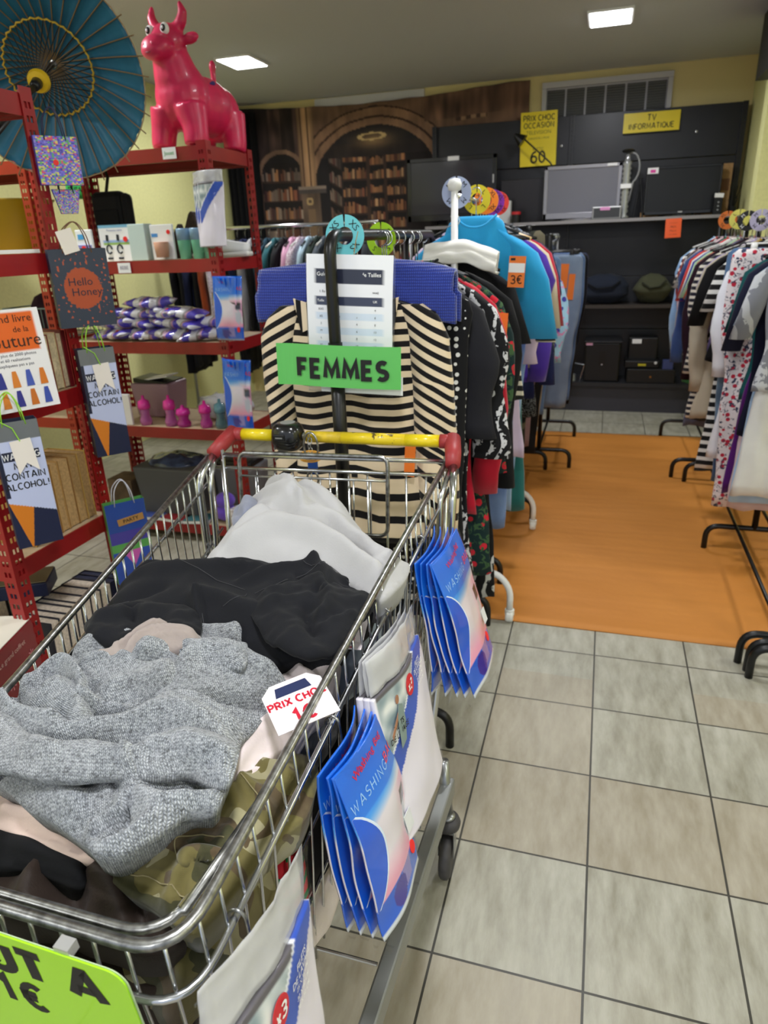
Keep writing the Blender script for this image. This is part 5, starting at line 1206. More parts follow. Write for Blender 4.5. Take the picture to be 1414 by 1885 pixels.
# these bags hang on the outer face of the near unit and turn towards the aisle
XH = AX1 + 0.03
AIS = (0.62, 0.785, 0)      # direction of increasing width as seen from the aisle
gift_bag('small gift bag patterned with purple and green confetti hanging high on the red post', frame((-1.405, 1.70, 1.652), AIS, (0.05, 0.05, 1)), 0.105, 0.115, confetti, M((30, 34, 70), 0.5), d=0.02,
         extra=lambda o, d: MB().lathe([(0, 0), (0.007, 0), (0.007, 0.001), (0, 0.001)], 14, (-0.008, -0.062, d / 2 + 0.001)).build('red_sticker', REDSTICK, o))
gift_bag('second confetti gift bag hanging below the first one with a narrow bottom', frame((-1.415, 1.72, 1.528), AIS, (0.0, 0.0, 1)), 0.07, 0.06, confetti, M((30, 34, 70), 0.5), d=0.012, taper=0.6)
gift_bag('dark navy gift bag with a copper splash reading Hello Honey on the red post', frame((-1.39, 1.685, 1.378), AIS, (0.10, 0.06, 1)), 0.15, 0.205, splash, M((120, 84, 60), 0.5), d=0.03,
         letters=(('Hello', -0.005, -0.085, 0.03, M((40, 40, 60), 0.5), 0.0), ('Honey', 0.008, -0.112, 0.03, M((40, 40, 60), 0.5), 0.0)),
         extra=lambda o, d: MB().box((-0.02, 0.02, d / 2 + 0.004), (0.042, 0.06, 0.001), rot=Matrix.Rotation(0.25, 3, 'Z')).build('gift_tag', TAGW, o))
warnl = lambda s: tuple((tx, 0.0, y * s, z * s, m, 0.02) for tx, y, z, m in (('WARNING', -0.085, 0.020, WHITEPAPER), ('MAY', -0.11, 0.022, INK), ('CONTAIN', -0.136, 0.022, INK), ('ALCOHOL!', -0.162, 0.022, INK)))
def warnx(s): 
    def f(o, d):
        MB().box((0, -0.085 * s, d / 2 + 0.0005), (0.085 * s, 0.024 * s, 0.0006)).build('title_band', M((30, 34, 60), 0.5), o); swallow(o, d, 0.004, -0.045 * s, s)
    return f
gift_bag('bottle gift bag reading MAY CONTAIN ALCOHOL hanging from the far post of the book shelves', frame((-1.395, 1.69, 1.112), AIS, (0.08, 0.10, 1)), 0.098, 0.315, warn, M((150, 210, 60), 0.5), d=0.045, letters=warnl(0.95), extra=warnx(0.95))
gift_bag('bottle gift bag reading MAY CONTAIN ALCOHOL hanging at the left edge of the picture', frame((-1.375, 1.325, 0.99), AIS, (0.06, 0.10, 1)), 0.105, 0.325, warn, M((150, 210, 60), 0.5), d=0.05, letters=warnl(1.0), extra=warnx(1.0))
gift_bag('colourful blue and pink children gift bag with white cord hanging low on the red post', frame((-1.38, 1.675, 0.648), AIS, (0.05, 0.06, 1)), 0.12, 0.27, dept, M((214, 216, 226), 0.5), d=0.03,
         extra=lambda o, d: (MB().box((0.01, -0.06, d / 2 + 0.002), (0.08, 0.022, 0.001), rot=Matrix.Rotation(0.1, 3, 'Z')).build('name_band', M((176, 130, 70), 0.5), o), text('lettering', 'PARTY', 0.016, INK, o, Matrix.Translation((0.01, -0.06, d / 2 + 0.003)) @ Matrix.Rotation(0.1, 4, 'Z'), bold=0.01)))

# ---- books
def book(lab, c, d, cover, pages=(206, 190, 160), spine='-y', group=None, rot=0.0, name='book', lean=0.0):
    """c: centre of the base; d: (thickness, depth, height); pages show on the +x side"""
    o = thing(name, lab, 'book', c, (0, 0, rot), group); th, dp, h = d
    R_l = Matrix.Rotation(lean, 3, 'X')
    q = MB(); 
    for s in (-1, 1): q.box((0, s * (th / 2 - 0.001), h / 2), (dp, 0.002, h), R_l)
    q.box((-dp / 2 + 0.001, 0, h / 2), (0.002, th, h), R_l); q.build('cover', M(cover, 0.45, coat=0.2), o)
    MB().box((0.001, 0, h / 2), (dp - 0.006, th - 0.004, h - 0.006), R_l).build('pages', M(pages, 0.85, var=0.10, bs=120), o)
    return o
XB = AX1 - 0.09
cols = [((150, 30, 36), 'dark red'), ((200, 186, 156), 'cream'), ((120, 24, 34), 'maroon'), ((190, 170, 130), 'buff'), ((150, 26, 40), 'crimson')]
y = 1.515
ordn = ['first', 'second', 'third', 'fourth', 'fifth', 'sixth', 'seventh', 'eighth', 'ninth']
for i, (c, nm) in enumerate(cols):
    th = (0.03, 0.026, 0.034, 0.03, 0.032)[i]
    book(f'{nm} covered paperback, {ordn[i]} from the left on the upper book shelf, pages outward', (XB, y + th / 2, 1.004), (th, 0.125, 0.155 + 0.003 * (i % 2)), c, group='paperbacks on the upper shelf'); y += th + 0.001
o = thing('book', 'dark red paperback showing its back cover with barcode, last on the upper book shelf', 'book', (XB + 0.015, y + 0.010, 1.004), (0, 0, -0.35)); MB().box((0, 0, 0.08), (0.115, 0.012, 0.16)).build('cover', M((104, 16, 26), 0.4, coat=0.3), o)
q = MB()
for j in range(9): q.box((0.0, -0.0065, 0.115 - j * 0.006), (0.07, 0.0006, 0.0018))
q.build('blurb', M((190, 150, 150), 0.5), o); MB().box((-0.03, -0.0066, 0.048), (0.03, 0.0008, 0.024)).build('barcode', M((220, 210, 210), 0.5), o); MB().box((-0.036, -0.0068, 0.028), (0.012, 0.0008, 0.014)).build('red_sticker', REDSTICK, o)
y = 1.405
for i in range(7):
    th = (0.03, 0.036, 0.04, 0.03, 0.042, 0.036, 0.036)[i]
    c = [(160, 120, 60), (176, 140, 80), (150, 110, 60), (190, 150, 90), (140, 100, 56), (170, 130, 76), (206, 170, 84)][i]
    book(f'old tan hardback, {ordn[i]} from the left on the middle book shelf' if i < 6 else 'mustard yellow hardback with a red sticker on the middle book shelf', (XB - 0.005, y + th / 2, 0.60), (th, 0.135, 0.21), c, (176, 142, 94), group='old hardbacks on the middle shelf'); y += th + 0.001
o_ = [x for x in COL.objects if 'mustard yellow hardback' in x.get('label', '')][0]; MB().box((0.03, 0.0195, 0.13), (0.012, 0.001, 0.014)).build('red_sticker', REDSTICK, o_)
y = 1.37
for i in range(9):
    th = (0.032, 0.03, 0.038, 0.024, 0.042, 0.046, 0.05, 0.03, 0.028)[i]
    book(f'thick hardback with white page edges, {ordn[i]} from the left on the bottom book shelf', (XB + 0.0, y + th / 2, 0.135), (th, 0.15, 0.235), (26, 30, 48), (214, 200, 184) if i < 7 else (30, 34, 60), group='dark hardbacks on the bottom shelf', lean=-0.06); y += th + 0.001
o = thing('book', 'dark blue hardback lying across the row of hardbacks on the bottom shelf', 'book', (XB - 0.12, 1.50, 0.385), (0, 0, 0.5)); MB().box((0, 0, 0.03), (0.16, 0.12, 0.045)).build('cover', M((20, 30, 64), 0.4), o, bevel=0.003); MB().box((0.003, 0, 0.055), (0.15, 0.11, 0.002)).build('top_edge', M((150, 140, 110), 0.6), o)
o = thing('boxed_set', 'glossy red boxed book with white snowflake lettering at the bottom left', 'book', (AX1 - 0.03, 1.19, 0.135), (0, 0, 0.28)); MB().box((0, 0, 0.15), (0.12, 0.22, 0.30)).build('box', M((140, 16, 30), 0.25, coat=0.6), o, bevel=0.003)
MB().box((0.0, 0, 0.301), (0.118, 0.218, 0.002)).build('page_top', M((226, 220, 206), 0.7), o)
text('lettering', 'Le grand coffret', 0.02, M((230, 190, 180), 0.4), o, frame((0.061, -0.02, 0.26), (0, 1, 0), (0, 0, 1))); 
for (yy, zz, s) in ((-0.05, 0.17, 0.05), (0.02, 0.13, 0.07), (0.06, 0.2, 0.04), (-0.02, 0.08, 0.045)): text('snowflake', '*', s * 1.5, M((230, 150, 160), 0.4), o, frame((0.061, yy, zz), (0, 1, 0), (0, 0, 1)))
for k, (c, lb) in enumerate((((54, 60, 40), 'olive'), ((60, 50, 40), 'brown'), ((36, 40, 44), 'grey'))): book(f'{lb} hardback standing deeper inside the bottom book shelf at the left', (AX1 - 0.30, 1.36 + k * 0.05, 0.135), (0.045, 0.15, 0.26), c)
# cookery-size sewing book on its stand
o = thing('book', 'large white sewing book with an orange title block and little printed garments', 'book', (-1.395, 1.385, 1.0), frame((0, 0, 0), (0.42, 0.9, 0), (-0.1, 0, 1)).to_3x3())
def sew(u, v):
    if 0.05 < u < 0.93 and 0.03 < v < 0.41: return (226, 96, 30)
    return (240, 238, 242)
q = sheet(0.185, 0.245, 30, 50, lambda x, y: V((x, y + 0.245, 0.014)), sew); q.build('front_cover', vcol(0.3, coat=0.4, name='book_print'), o)
MB().box((0, 0.1225, 0.0), (0.185, 0.245, 0.026)).build('book_block', M((236, 234, 236), 0.5), o)
TT = lambda x, y: Matrix.Translation((x, y, 0.0150))
text('lettering', 'Le grand livre', 0.026, M((60, 30, 20), 0.5), o, TT(0.0, 0.222)); text('lettering', 'de la', 0.02, M((60, 30, 20), 0.5), o, TT(0.04, 0.196)); text('lettering', 'Couture', 0.044, M((60, 30, 20), 0.5), o, TT(0.008, 0.168))
for k, s in enumerate(('avec plus de 2000 photos', 'et 60 realisations', 'expliquees pas a pas')): text('lettering', s, 0.0105, M((60, 60, 80), 0.5), o, TT(0.01, 0.137 - k * 0.0125))
gsil = [(-0.3, 1), (0.3, 1), (0.45, 0.2), (0.6, -1), (-0.6, -1), (-0.45, 0.2)]
for r_ in range(2):
    for k in range(5):
        c = [(214, 120, 40), (44, 52, 140), (220, 130, 50), (70, 90, 180), (214, 120, 40), (206, 204, 196), (220, 130, 50), (50, 50, 140), (200, 110, 40), (60, 80, 170)][r_ * 5 + k]
        q = MB(); q.prism([(x * 0.016, y * 0.02) for x, y in gsil], 0.0006, TT(-0.07 + k * 0.034, 0.078 - r_ * 0.048)); q.build('printed_garment', M(c, 0.5), o)
o = thing('magazine', 'stack of thin white magazines lying on the upper shelf of the book unit', 'magazine', (AX1 - 0.14, 1.52, 1.371)); MB().box((0, 0, 0.005), (0.22, 0.26, 0.01)).build('pages', WHITEPAPER, o, bevel=0.001)
# toy helicopter
o = thing('toy_drone', 'black toy drone with four thin rotors standing on the upper shelf at the left', 'toy', (AX1 - 0.11, 1.49, 1.385), (0, 0, 0.4))
q = MB(); ell(q, (0, 0, 0.055), (0.035, 0.075, 0.028)); q.build('body', M((30, 30, 28), 0.4), o, smooth=True)
for sx in (-1, 1):
    for sy in (-1, 1):
        a = MB().tube([(0, 0, 0.055), (sx * 0.05, sy * 0.065, 0.07)], 0.006, 8).build('arm', BLACKP, o); MB().box((sx * 0.05, sy * 0.065, 0.08), (0.012, 0.09, 0.002), Matrix.Rotation(sx * 0.5, 3, 'Z')).build('rotor', BLACKP, a)
for s in (-1, 1): MB().tube(fillet([(s * 0.03, -0.05, 0.04), (s * 0.045, -0.05, 0.003), (s * 0.045, 0.05, 0.003), (s * 0.03, 0.05, 0.04)], 0.01, 3), 0.004, 6).build('landing_gear', BLACKP, o)
MB().tube([(0, 0, 0.08), (0, 0, 0.11)], 0.012, 10).build('mast', BLACKP, o)
# wire basket of clothes & yellow tub on the far unit
o = thing('storage_tub', 'mustard yellow plastic tub on the upper shelf of the far left unit', 'tub', (-2.74, 2.93, 1.347)); MB().lathe([(0.08, 0), (0.12, 0.01), (0.19, 0.25), (0.2, 0.26), (0.185, 0.26), (0.115, 0.02), (0.0, 0.02)], 30).build('tub', M((176, 140, 10), 0.35), o, smooth=True)
o = thing('wire_basket', 'wire basket of dark clothes on the middle shelf of the far left unit', 'basket', (-2.62, 2.93, 0.986))
q = MB()
for k in range(13): q.tube([(-0.15 + k * 0.025, -0.16, 0.0), (-0.15 + k * 0.025, -0.16, 0.14)], 0.002, 5).tube([(-0.15 + k * 0.025, 0.16, 0.0), (-0.15 + k * 0.025, 0.16, 0.14)], 0.002, 5)
for z in (0.003, 0.14): q.tube([(-0.15, -0.16, z), (0.15, -0.16, z), (0.15, 0.16, z), (-0.15, 0.16, z)], 0.003, 6, closed=True)
q.build('wires', M((120, 140, 140), 0.4, 0.6), o)
o = thing('folded_clothes', 'heap of dark maroon and black clothes lying in the wire basket', 'clothes', (-2.62, 2.93, 0.992)); q = MB(); ell(q, (0, 0, 0.09), (0.13, 0.13, 0.09)); q.v = [tuple(V(p) * (1 + 0.2 * noise.noise(V(p) * 12))) for p in q.v]; q.build('fabric', cloth((44, 22, 32)), o, smooth=True)

# ---- goods on the unit with the cow
ZS = 1.325
def carded(lab, x, w, h, base=(236, 238, 240), extra=None, y=2.78, d=0.012, cat='pack', name='blister_pack', rz=0.0, tilt=0.0, z=ZS):
    o = thing(name, lab, cat, (x, y, z), (tilt, 0, rz)); MB().box((0, 0, h / 2), (w, d, h)).build('card', M(base, 0.4, coat=0.3), o, bevel=0.003)
    if extra: extra(o, w, h, d)
    return o
def ex_blist(o, w, h, d):
    MB().box((-0.015, -d / 2 - 0.0006, h * 0.78), (0.03, 0.001, 0.022)).build('logo_block', M((70, 160, 220), 0.4), o); MB().box((0.0, -d / 2 - 0.004, h * 0.42), (w * 0.8, 0.008, h * 0.22)).build('product', M((126, 130, 200), 0.3), o)
    MB().lathe([(0, 0), (0.012, 0), (0.012, 0.001), (0, 0.001)], 16, (0.0, -d / 2 - 0.009, h * 0.42), Matrix.Rotation(PI / 2, 3, 'X')).build('red_sticker', REDSTICK, o)
carded('small white blister pack with a blue block leaning left of the pushchair box', -2.225, 0.085, 0.135, extra=ex_blist, y=2.77)
def boxcol(u, v):
    if v < 0.08: return (120, 180, 214)
    if 0.40 < v < 0.56 and 0.1 < u < 0.92: return (150, 180, 230) if v < 0.49 else (150, 186, 90)
    return (240, 241, 243)
o = thing('pushchair_box', 'white product box printed with two pushchairs and a red sticker', 'box', (-2.085, 2.80, ZS), (0, 0, 0.02))
MB().box((0, 0.02, 0.075), (0.165, 0.04, 0.15)).build('box', M((226, 234, 238), 0.4), o)
q = sheet(0.165, 0.15, 24, 30, lambda x, y: V((x, -0.0012, y + 0.15)), boxcol); q.build('front_print', vcol(0.35, name='carton_print'), o)
for k in (-0.04, 0.015):
    q = MB(); q.tube([V((k, 0, 0.05)) + V((0.014 * math.cos(a), -0.002, 0.018 * math.sin(a))) for a in [j * 0.8 for j in range(8)]], 0.004, 5); q.tube([(k - 0.012, -0.002, 0.012), (k + 0.012, -0.002, 0.012)], 0.005, 5); q.tube([(k - 0.004, -0.002, 0.085), (k - 0.002, -0.002, 0.11)], 0.006, 5); q.build('printed_pushchair', M((44, 50, 60), 0.5), o)
MB().lathe([(0, 0), (0.011, 0), (0.011, 0.001), (0, 0.001)], 16, (0.05, -0.003, 0.09), Matrix.Rotation(PI / 2, 3, 'X')).build('red_sticker', REDSTICK, o)
text('lettering', 'Poussette canne', 0.012, M((90, 110, 170), 0.5), o, FRONT((0, -0.003, 0.128)))
carded('pale green-grey glassy carton beside the pushchair box', -1.955, 0.085, 0.148, (190, 208, 206), y=2.80, d=0.06, cat='box', name='carton')
def ex_peach(o, w, h, d):
    MB().lathe([(0.026, 0.01), (0.032, 0.07), (0.030, 0.072)], 20, (0.008, -0.03, 0), None).build('cup', M((212, 160, 134), 0.4), o, smooth=True); MB().box((-0.035, -d / 2 - 0.0006, h * 0.7), (0.03, 0.001, 0.014)).build('logo_block', M((70, 140, 210), 0.4), o)
    MB().lathe([(0, 0), (0.009, 0), (0.009, 0.001), (0, 0.001)], 16, (0.035, -d / 2 - 0.001, h * 0.78), Matrix.Rotation(PI / 2, 3, 'X')).build('red_sticker', REDSTICK, o)
carded('white card pack holding a peach coloured baby cup', -1.84, 0.112, 0.142, extra=ex_peach, y=2.79)
for i, (x, lb) in enumerate(((-1.737, 'left'), (-1.672, 'middle'), (-1.622, 'right'))):
    o = thing('baby_cup', f'green baby cup with pale blue top, {lb} of three on the upper shelf', 'cup', (x, 2.79 + 0.012 * (i == 2), ZS)); 
    MB().lathe([(0, 0), (0.023, 0.0), (0.0275, 0.075), (0.0275, 0.078)], 24).build('cup', M((120, 196, 164), 0.35), o, smooth=True); MB().lathe([(0.0285, 0.076), (0.029, 0.115), (0.028, 0.122), (0, 0.122)], 24).build('upper_cup', M((140, 176, 206), 0.3), o, smooth=True)
# backpack hanging behind
o = thing('backpack', 'small black backpack hanging from the rear post behind the upper shelf', 'bag', (-2.28, 3.06, 1.66))
q = MB(); q.box((0, 0, -0.15), (0.17, 0.07, 0.24)).box((0.095, 0.0, -0.14), (0.05, 0.055, 0.2)); q.build('body', cloth((26, 26, 28)), o, bevel=0.03); MB().box((0, -0.037, -0.17), (0.13, 0.008, 0.12)).build('pocket', cloth((20, 20, 22)), o, bevel=0.006); MB().tube([(0, 0, 0.07), (0.012, 0, 0.03), (-0.012, 0, -0.04)], 0.008, 6).build('strap', BLACKP, o)
# dark carved object
o = thing('carved_ornament', 'dark brown carved wooden ornament with pointed tips behind the baby cups', 'ornament', (-1.80, 3.0, ZS))
q = MB(); q.prism([(-0.11, 0.0), (-0.10, 0.11), (-0.075, 0.15), (-0.062, 0.11), (-0.04, 0.13), (-0.015, 0.185), (0.0, 0.20), (0.02, 0.17), (0.03, 0.13), (0.06, 0.12), (0.075, 0.155), (0.095, 0.12), (0.11, 0.0)], 0.05, FRONT((0, 0.02, 0))); q.build('carving', M((48, 34, 26), 0.6, var=0.3), o, bevel=0.008)
# shoe
o = thing('trainer', 'white trainer standing at the right end of the upper shelf', 'shoe', (-1.66, 2.97, ZS), (0, 0, 0.1))
q = MB(); rr = []
for i in range(13):
    f = i / 12; x = -0.13 + 0.26 * f; wv = 0.038 * math.sin(PI * (0.12 + 0.8 * f)) ** 0.5; hh = 0.075 - 0.04 * f if f > 0.3 else 0.085; rr.append([V((x, wv * math.cos(a), 0.02 + hh * max(0, math.sin(a)) ** 0.7)) for a in [k * PI / 12 for k in range(13)]])
q.rings(rr, cap=True, closed=True); q.build('upper', M((228, 230, 232), 0.5), o, smooth=True); MB().box((0, 0, 0.011), (0.27, 0.075, 0.022)).build('sole', WHITEP, o, bevel=0.01)
# plush bench items: diaper packs on the second shelf
DP = [cloth((0, 0, 0))]
t = NT('shiny_wrapper'); t.pr(0.18, spec=0.6, coat=0.7); v = t.co('Object'); f = t.noise(v, 9, 1, 0.4); s2 = t.sep(v)[0]
fr_ = t.math('FRACT', t.math('ADD', t.math('MULTIPLY', s2, 9.0), t.math('MULTIPLY', f, 1.2)))
t.base(t.ramp(fr_, [(0.0, lin((86, 74, 190))), (0.36, lin((92, 80, 196))), (0.38, lin((226, 226, 234))), (0.75, lin((232, 232, 238))), (0.78, lin((160, 156, 158))), (0.9, lin((196, 150, 176)))], 'CONSTANT')); t.bump(t.noise(v, 40, 3), 0.6, 0.004); WRAP = t.m
q = MB()
for i in range(13):
    rr = []
for lv, (n, z0, xs) in enumerate(((8, 0.0, (-2.27, -1.62)), (7, 0.048, (-2.24, -1.66)), (5, 0.094, (-2.15, -1.75)), (2, 0.14, (-2.03, -1.90)))):
    for i in range(n):
        x = xs[0] + (xs[1] - xs[0]) * (i + 0.5) / n; o = thing('wrapped_pack', f'shiny purple and white wrapped pack, {["bottom", "second", "third", "top"][lv]} layer of the heap, {ordn[i]} from the left', 'pack', (x, 2.84 + rnd(-0.03, 0.03), 0.98 + z0), (rnd(-.12, .12), rnd(-.2, .2), rnd(-.5, .5)), 'purple and white wrapped packs heaped on the second shelf')
        rg = []
        for j in range(11):
            f = j / 10; k = math.sin(PI * f) ** 0.4 if 0 < f < 1 else 0.05; wv = 0.05 * (1.0 if 0.1 < f < 0.9 else 1.15)
            rg.append([V((-0.085 + 0.17 * f, wv * math.cos(a) * 1.15, 0.026 + 0.026 * k * math.sin(a) + 0.006 * noise.noise(V((f * 7, a, i + lv * 9))))) for a in [m * 2 * PI / 20 for m in range(20)]])
        MB().rings(rg).build('wrapper', WRAP, o, smooth=True)
        if (i + lv) % 4 == 1: MB().box((0.03, -0.035, 0.045), (0.014, 0.01, 0.001), Matrix.Rotation(0.5, 3, 'X')).build('red_sticker', REDSTICK, o)
# sippy cups
def sippy(lab, x, c, c2, h=0.14, y=2.79, fat=1.0):
    o = thing('drinking_bottle', lab, 'bottle', (x, y, 0.581)); g_ = M(c, 0.12, trans=0.55, spec=0.6, coat=0.5); r = 0.028 * fat
    MB().lathe([(0, 0), (r, 0.0), (r * 1.05, h * 0.15), (r * 0.72, h * 0.36), (r * 0.85, h * 0.5), (r * 0.8, h * 0.56)], 24).build('bottle', g_, o, smooth=True)
    MB().lathe([(r * 1.02, h * 0.55), (r * 1.06, h * 0.64), (r * 0.9, h * 0.82), (r * 0.3, h * 0.88), (r * 0.22, h), (0, h * 1.01)], 24).build('lid', M(c2, 0.25, coat=0.5), o, smooth=True); return o
sippy('tall pink drinking bottle at the left of the bottle row', -2.075, (220, 120, 200), (214, 44, 150)); sippy('second pink drinking bottle beside the round magenta one', -1.935, (220, 120, 200), (214, 44, 150), 0.145)
sippy('round magenta drinking cup in the middle of the bottle row', -1.865, (214, 50, 170), (206, 30, 150), 0.10, fat=1.15); sippy('magenta drinking bottle with a red sticker right of the round cup', -1.745, (226, 80, 190), (220, 30, 150), 0.125); sippy('grey-blue drinking bottle at the right end of the bottle row', -1.665, (110, 150, 160), (90, 140, 156), 0.135)
o = thing('storage_bin', 'pinkish grey plastic bin of odds and ends behind the drinking bottles', 'bin', (-2.12, 3.0, 0.581)); MB().box((0, 0, 0.085), (0.22, 0.18, 0.17), taper=0.85).build('bin', M((150, 120, 130), 0.4), o, bevel=0.01)
MB().box((0.0, 0, 0.175), (0.19, 0.15, 0.02), Matrix.Rotation(0.1, 3, 'Y')).build('contents', BLACKP, o); MB().box((0.03, -0.02, 0.195), (0.14, 0.1, 0.006), Matrix.Rotation(-0.15, 3, 'Y')).build('white_lid', WHITEP, o)
o = thing('plastic_bag', 'crumpled clear and white plastic bag behind the magenta bottle', 'bag', (-1.73, 2.95, 0.581)); q = MB(); ell(q, (0, 0, 0.06), (0.14, 0.07, 0.065)); q.v = [tuple(V(p) * (1 + 0.35 * noise.noise(V(p) * 26))) for p in q.v]; q.build('film', M((196, 198, 206), 0.15, coat=0.6), o, smooth=True)
carded('white notepad with a red tab behind the hanging bottle bag', -2.155, 0.05, 0.15, (230, 226, 226), y=2.765, z=0.581, cat='notepad', name='notepad', d=0.014)
# bottom shelf
ZL_ = 0.095
o = thing('storage_crate', 'large dark grey plastic crate of wrapped garments on the bottom shelf', 'crate', (-2.03, 2.93, ZL_)); MB().box((0, 0, 0.13), (0.36, 0.28, 0.26), taper=0.86).build('crate', M((84, 84, 88), 0.5), o, bevel=0.012)
q = MB(); ell(q, (0, 0, 0.255), (0.16, 0.12, 0.045)); q.v = [tuple(V(p) + V((0, 0, 0.02 * noise.noise(V(p) * 20)))) for p in q.v]; q.build('wrapped_garments', M((60, 72, 100), 0.2, coat=0.6, var=0.5, bs=14), o, smooth=True)
o = thing('storage_crate', 'mid grey plastic crate on the bottom shelf behind the trolley handle', 'crate', (-1.72, 3.02, ZL_)); MB().box((0, 0, 0.12), (0.22, 0.2, 0.24), taper=0.86).build('crate', M((110, 110, 114), 0.5), o, bevel=0.012); MB().box((0, 0, 0.25), (0.2, 0.16, 0.04)).build('contents', BLACKP, o, bevel=0.015)
for k, (x, y, rz, c, lb) in enumerate(((-2.12, 2.79, 0.1, (70, 90, 170), 'blue and white'), (-1.98, 2.785, -0.15, (140, 24, 40), 'dark red'), (-1.86, 2.79, 0.2, (60, 110, 120), 'teal'))):
    o = thing('picture_book', f'{lb} picture book lying flat at the front of the bottom shelf', 'book', (x, y, ZL_ + 0.0), (0, 0, rz)); MB().box((0, 0, 0.008), (0.13, 0.1, 0.015)).build('pages', WHITEPAPER, o); MB().box((0, 0, 0.0165), (0.132, 0.102, 0.002)).build('cover', M(c, 0.3, coat=0.5), o)
o = thing('soft_toy', 'purple plush toy sitting on the bottom shelf behind the trolley', 'toy', (-1.72, 2.82, ZL_), (0, 0, 0.2)); q = MB(); ell(q, (0, 0, 0.045), (0.055, 0.045, 0.045)); ell(q, (0.005, -0.005, 0.11), (0.05, 0.042, 0.04)); ell(q, (-0.045, -0.01, 0.03), (0.03, 0.022, 0.02)); ell(q, (0.05, -0.01, 0.03), (0.03, 0.022, 0.02)); q.build('plush', cloth((112, 80, 196)), o, smooth=True)
o = thing('toy_box', 'pink patterned toy box beside the purple plush toy', 'toy', (-1.625, 2.79, ZL_), (0, 0, -0.2)); MB().box((0, 0, 0.04), (0.09, 0.06, 0.08)).build('carton', M((226, 196, 214), 0.4, var=0.3, bs=90), o); q = MB(); ell(q, (0, -0.032, 0.04), (0.024, 0.006, 0.024)); q.build('printed_face', M((206, 160, 110), 0.5), o, smooth=True)
o = cbox('stack of brown wooden blocks under the unit beside the red post', (-2.30, 2.86, 0.19), (0.14, 0.14, 0.18), M((92, 74, 54), 0.7, var=0.3, bs=12), False, 'wooden_crate')
# sock packs and washing bag packs hanging on the right post
for k, (dx, dy, rz, lb) in enumerate(((-0.035, 0.0, 0.5, 'back'), (0.0, -0.015, 0.3, 'middle'), (0.03, -0.03, 0.08, 'front'))):
    filet_pack(f'white laundry net pack hanging on the post of the cow shelving, {lb} of three', frame((-1.545 + dx, 2.715 + dy, 1.65), (math.cos(rz), -math.sin(rz), 0), (-0.22 + 0.08 * k, 0.1, 1)), 0.115, 0.235, 'laundry net packs on the shelving post', detail=False, seed=k, flap=0.045)
MB().tube([(-1.55, 2.735, 1.69), (-1.54, 2.70, 1.68), (-1.54, 2.69, 1.66), (-1.54, 2.70, 1.65)], 0.0015, 6)
for g_, (zz, nm, hh) in enumerate(((1.255, 'upper', 0.255), (0.915, 'lower', 0.30))):
    for k in range(5):
        rz = 0.9 - k * 0.2; wash_pack(f'blue washing bag pack on the red shelving post, {nm} bunch, {ordn[k]} from the back', frame((-1.56 + 0.018 * k, 2.718 - 0.010 * k, zz), (math.cos(rz), -math.sin(rz), 0), (-0.26 + 0.05 * k, 0.1, 1)), 0.135, hh, f'{nm} bunch of washing bag packs on the shelving post', detail=(k == 4), seed=k, low=True)
# yellow scoop
o = thing('scoop', 'yellow plastic scoop hanging under the upper shelf of the cow unit', 'scoop', (-1.72, 3.0, 1.27)); MB().tube([(0, 0, 0.0), (0, 0, -0.10)], 0.006, 8).build('handle', M((214, 170, 20), 0.4), o); MB().lathe([(0.012, -0.09), (0.032, -0.10), (0.034, -0.15), (0.018, -0.19), (0, -0.195)], 18).build('bowl', M((214, 170, 20), 0.4), o, smooth=True)
# ================================================================== the shopping trolley
def rimz(y): return 0.79 + (y - 0.37) * 0.1085
tr = wthing('shopping_trolley', 'large chromed wire shopping trolley with a yellow handle, full of clothes', 'shopping trolley', (-0.55, 0.9, 0))
XR_ = -0.316
RC = [(-0.307, 1.44), (-0.312, 1.1), (XR_, 0.7), (XR_ - 0.002, 0.345), (-0.71, 0.345), (-0.745, 0.6), (-0.795, 0.89), (-0.882, 1.405)]
def rimpath(off=0.0, inset=0.0, r=0.055):
    pts = [V((x + (inset if x < -0.5 else -inset), y + (inset if y < 0.4 else 0), 0)) for x, y in RC]
    p = fillet(pts, r, 7); return [V((q.x, q.y, rimz(q.y) + off)) for q in p]
rp = rimpath()
# the heavy rim drops its inner line in front of the nose, as the photo's kinked double bar
MB().tube(rp, 0.0062, 12).build('rim', STEEL, tr, smooth=True)
k2 = [V((q.x + (0.017 if q.x < -0.5 else -0.017), q.y + (0.014 if q.y < 0.38 else 0), q.z - 0.003)) for q in rp if q.y < 0.53]
k2[0] = V((XR_, 0.53, rimz(0.53))); k2.append(V((-0.735, 0.54, rimz(0.54)))); MB().tube(k2, 0.0052, 10).build('nose_bar', STEEL, tr, smooth=True)
p2 = rimpath(-0.062, -0.006); MB().tube(p2, 0.0042, 10).build('upper_wire', CHROME, tr, smooth=True)
for off, ins in ((-0.19, 0.010), (-0.33, 0.022)): MB().tube(rimpath(off, ins), 0.003, 8).build('side_wire', CHROME, tr, smooth=True)
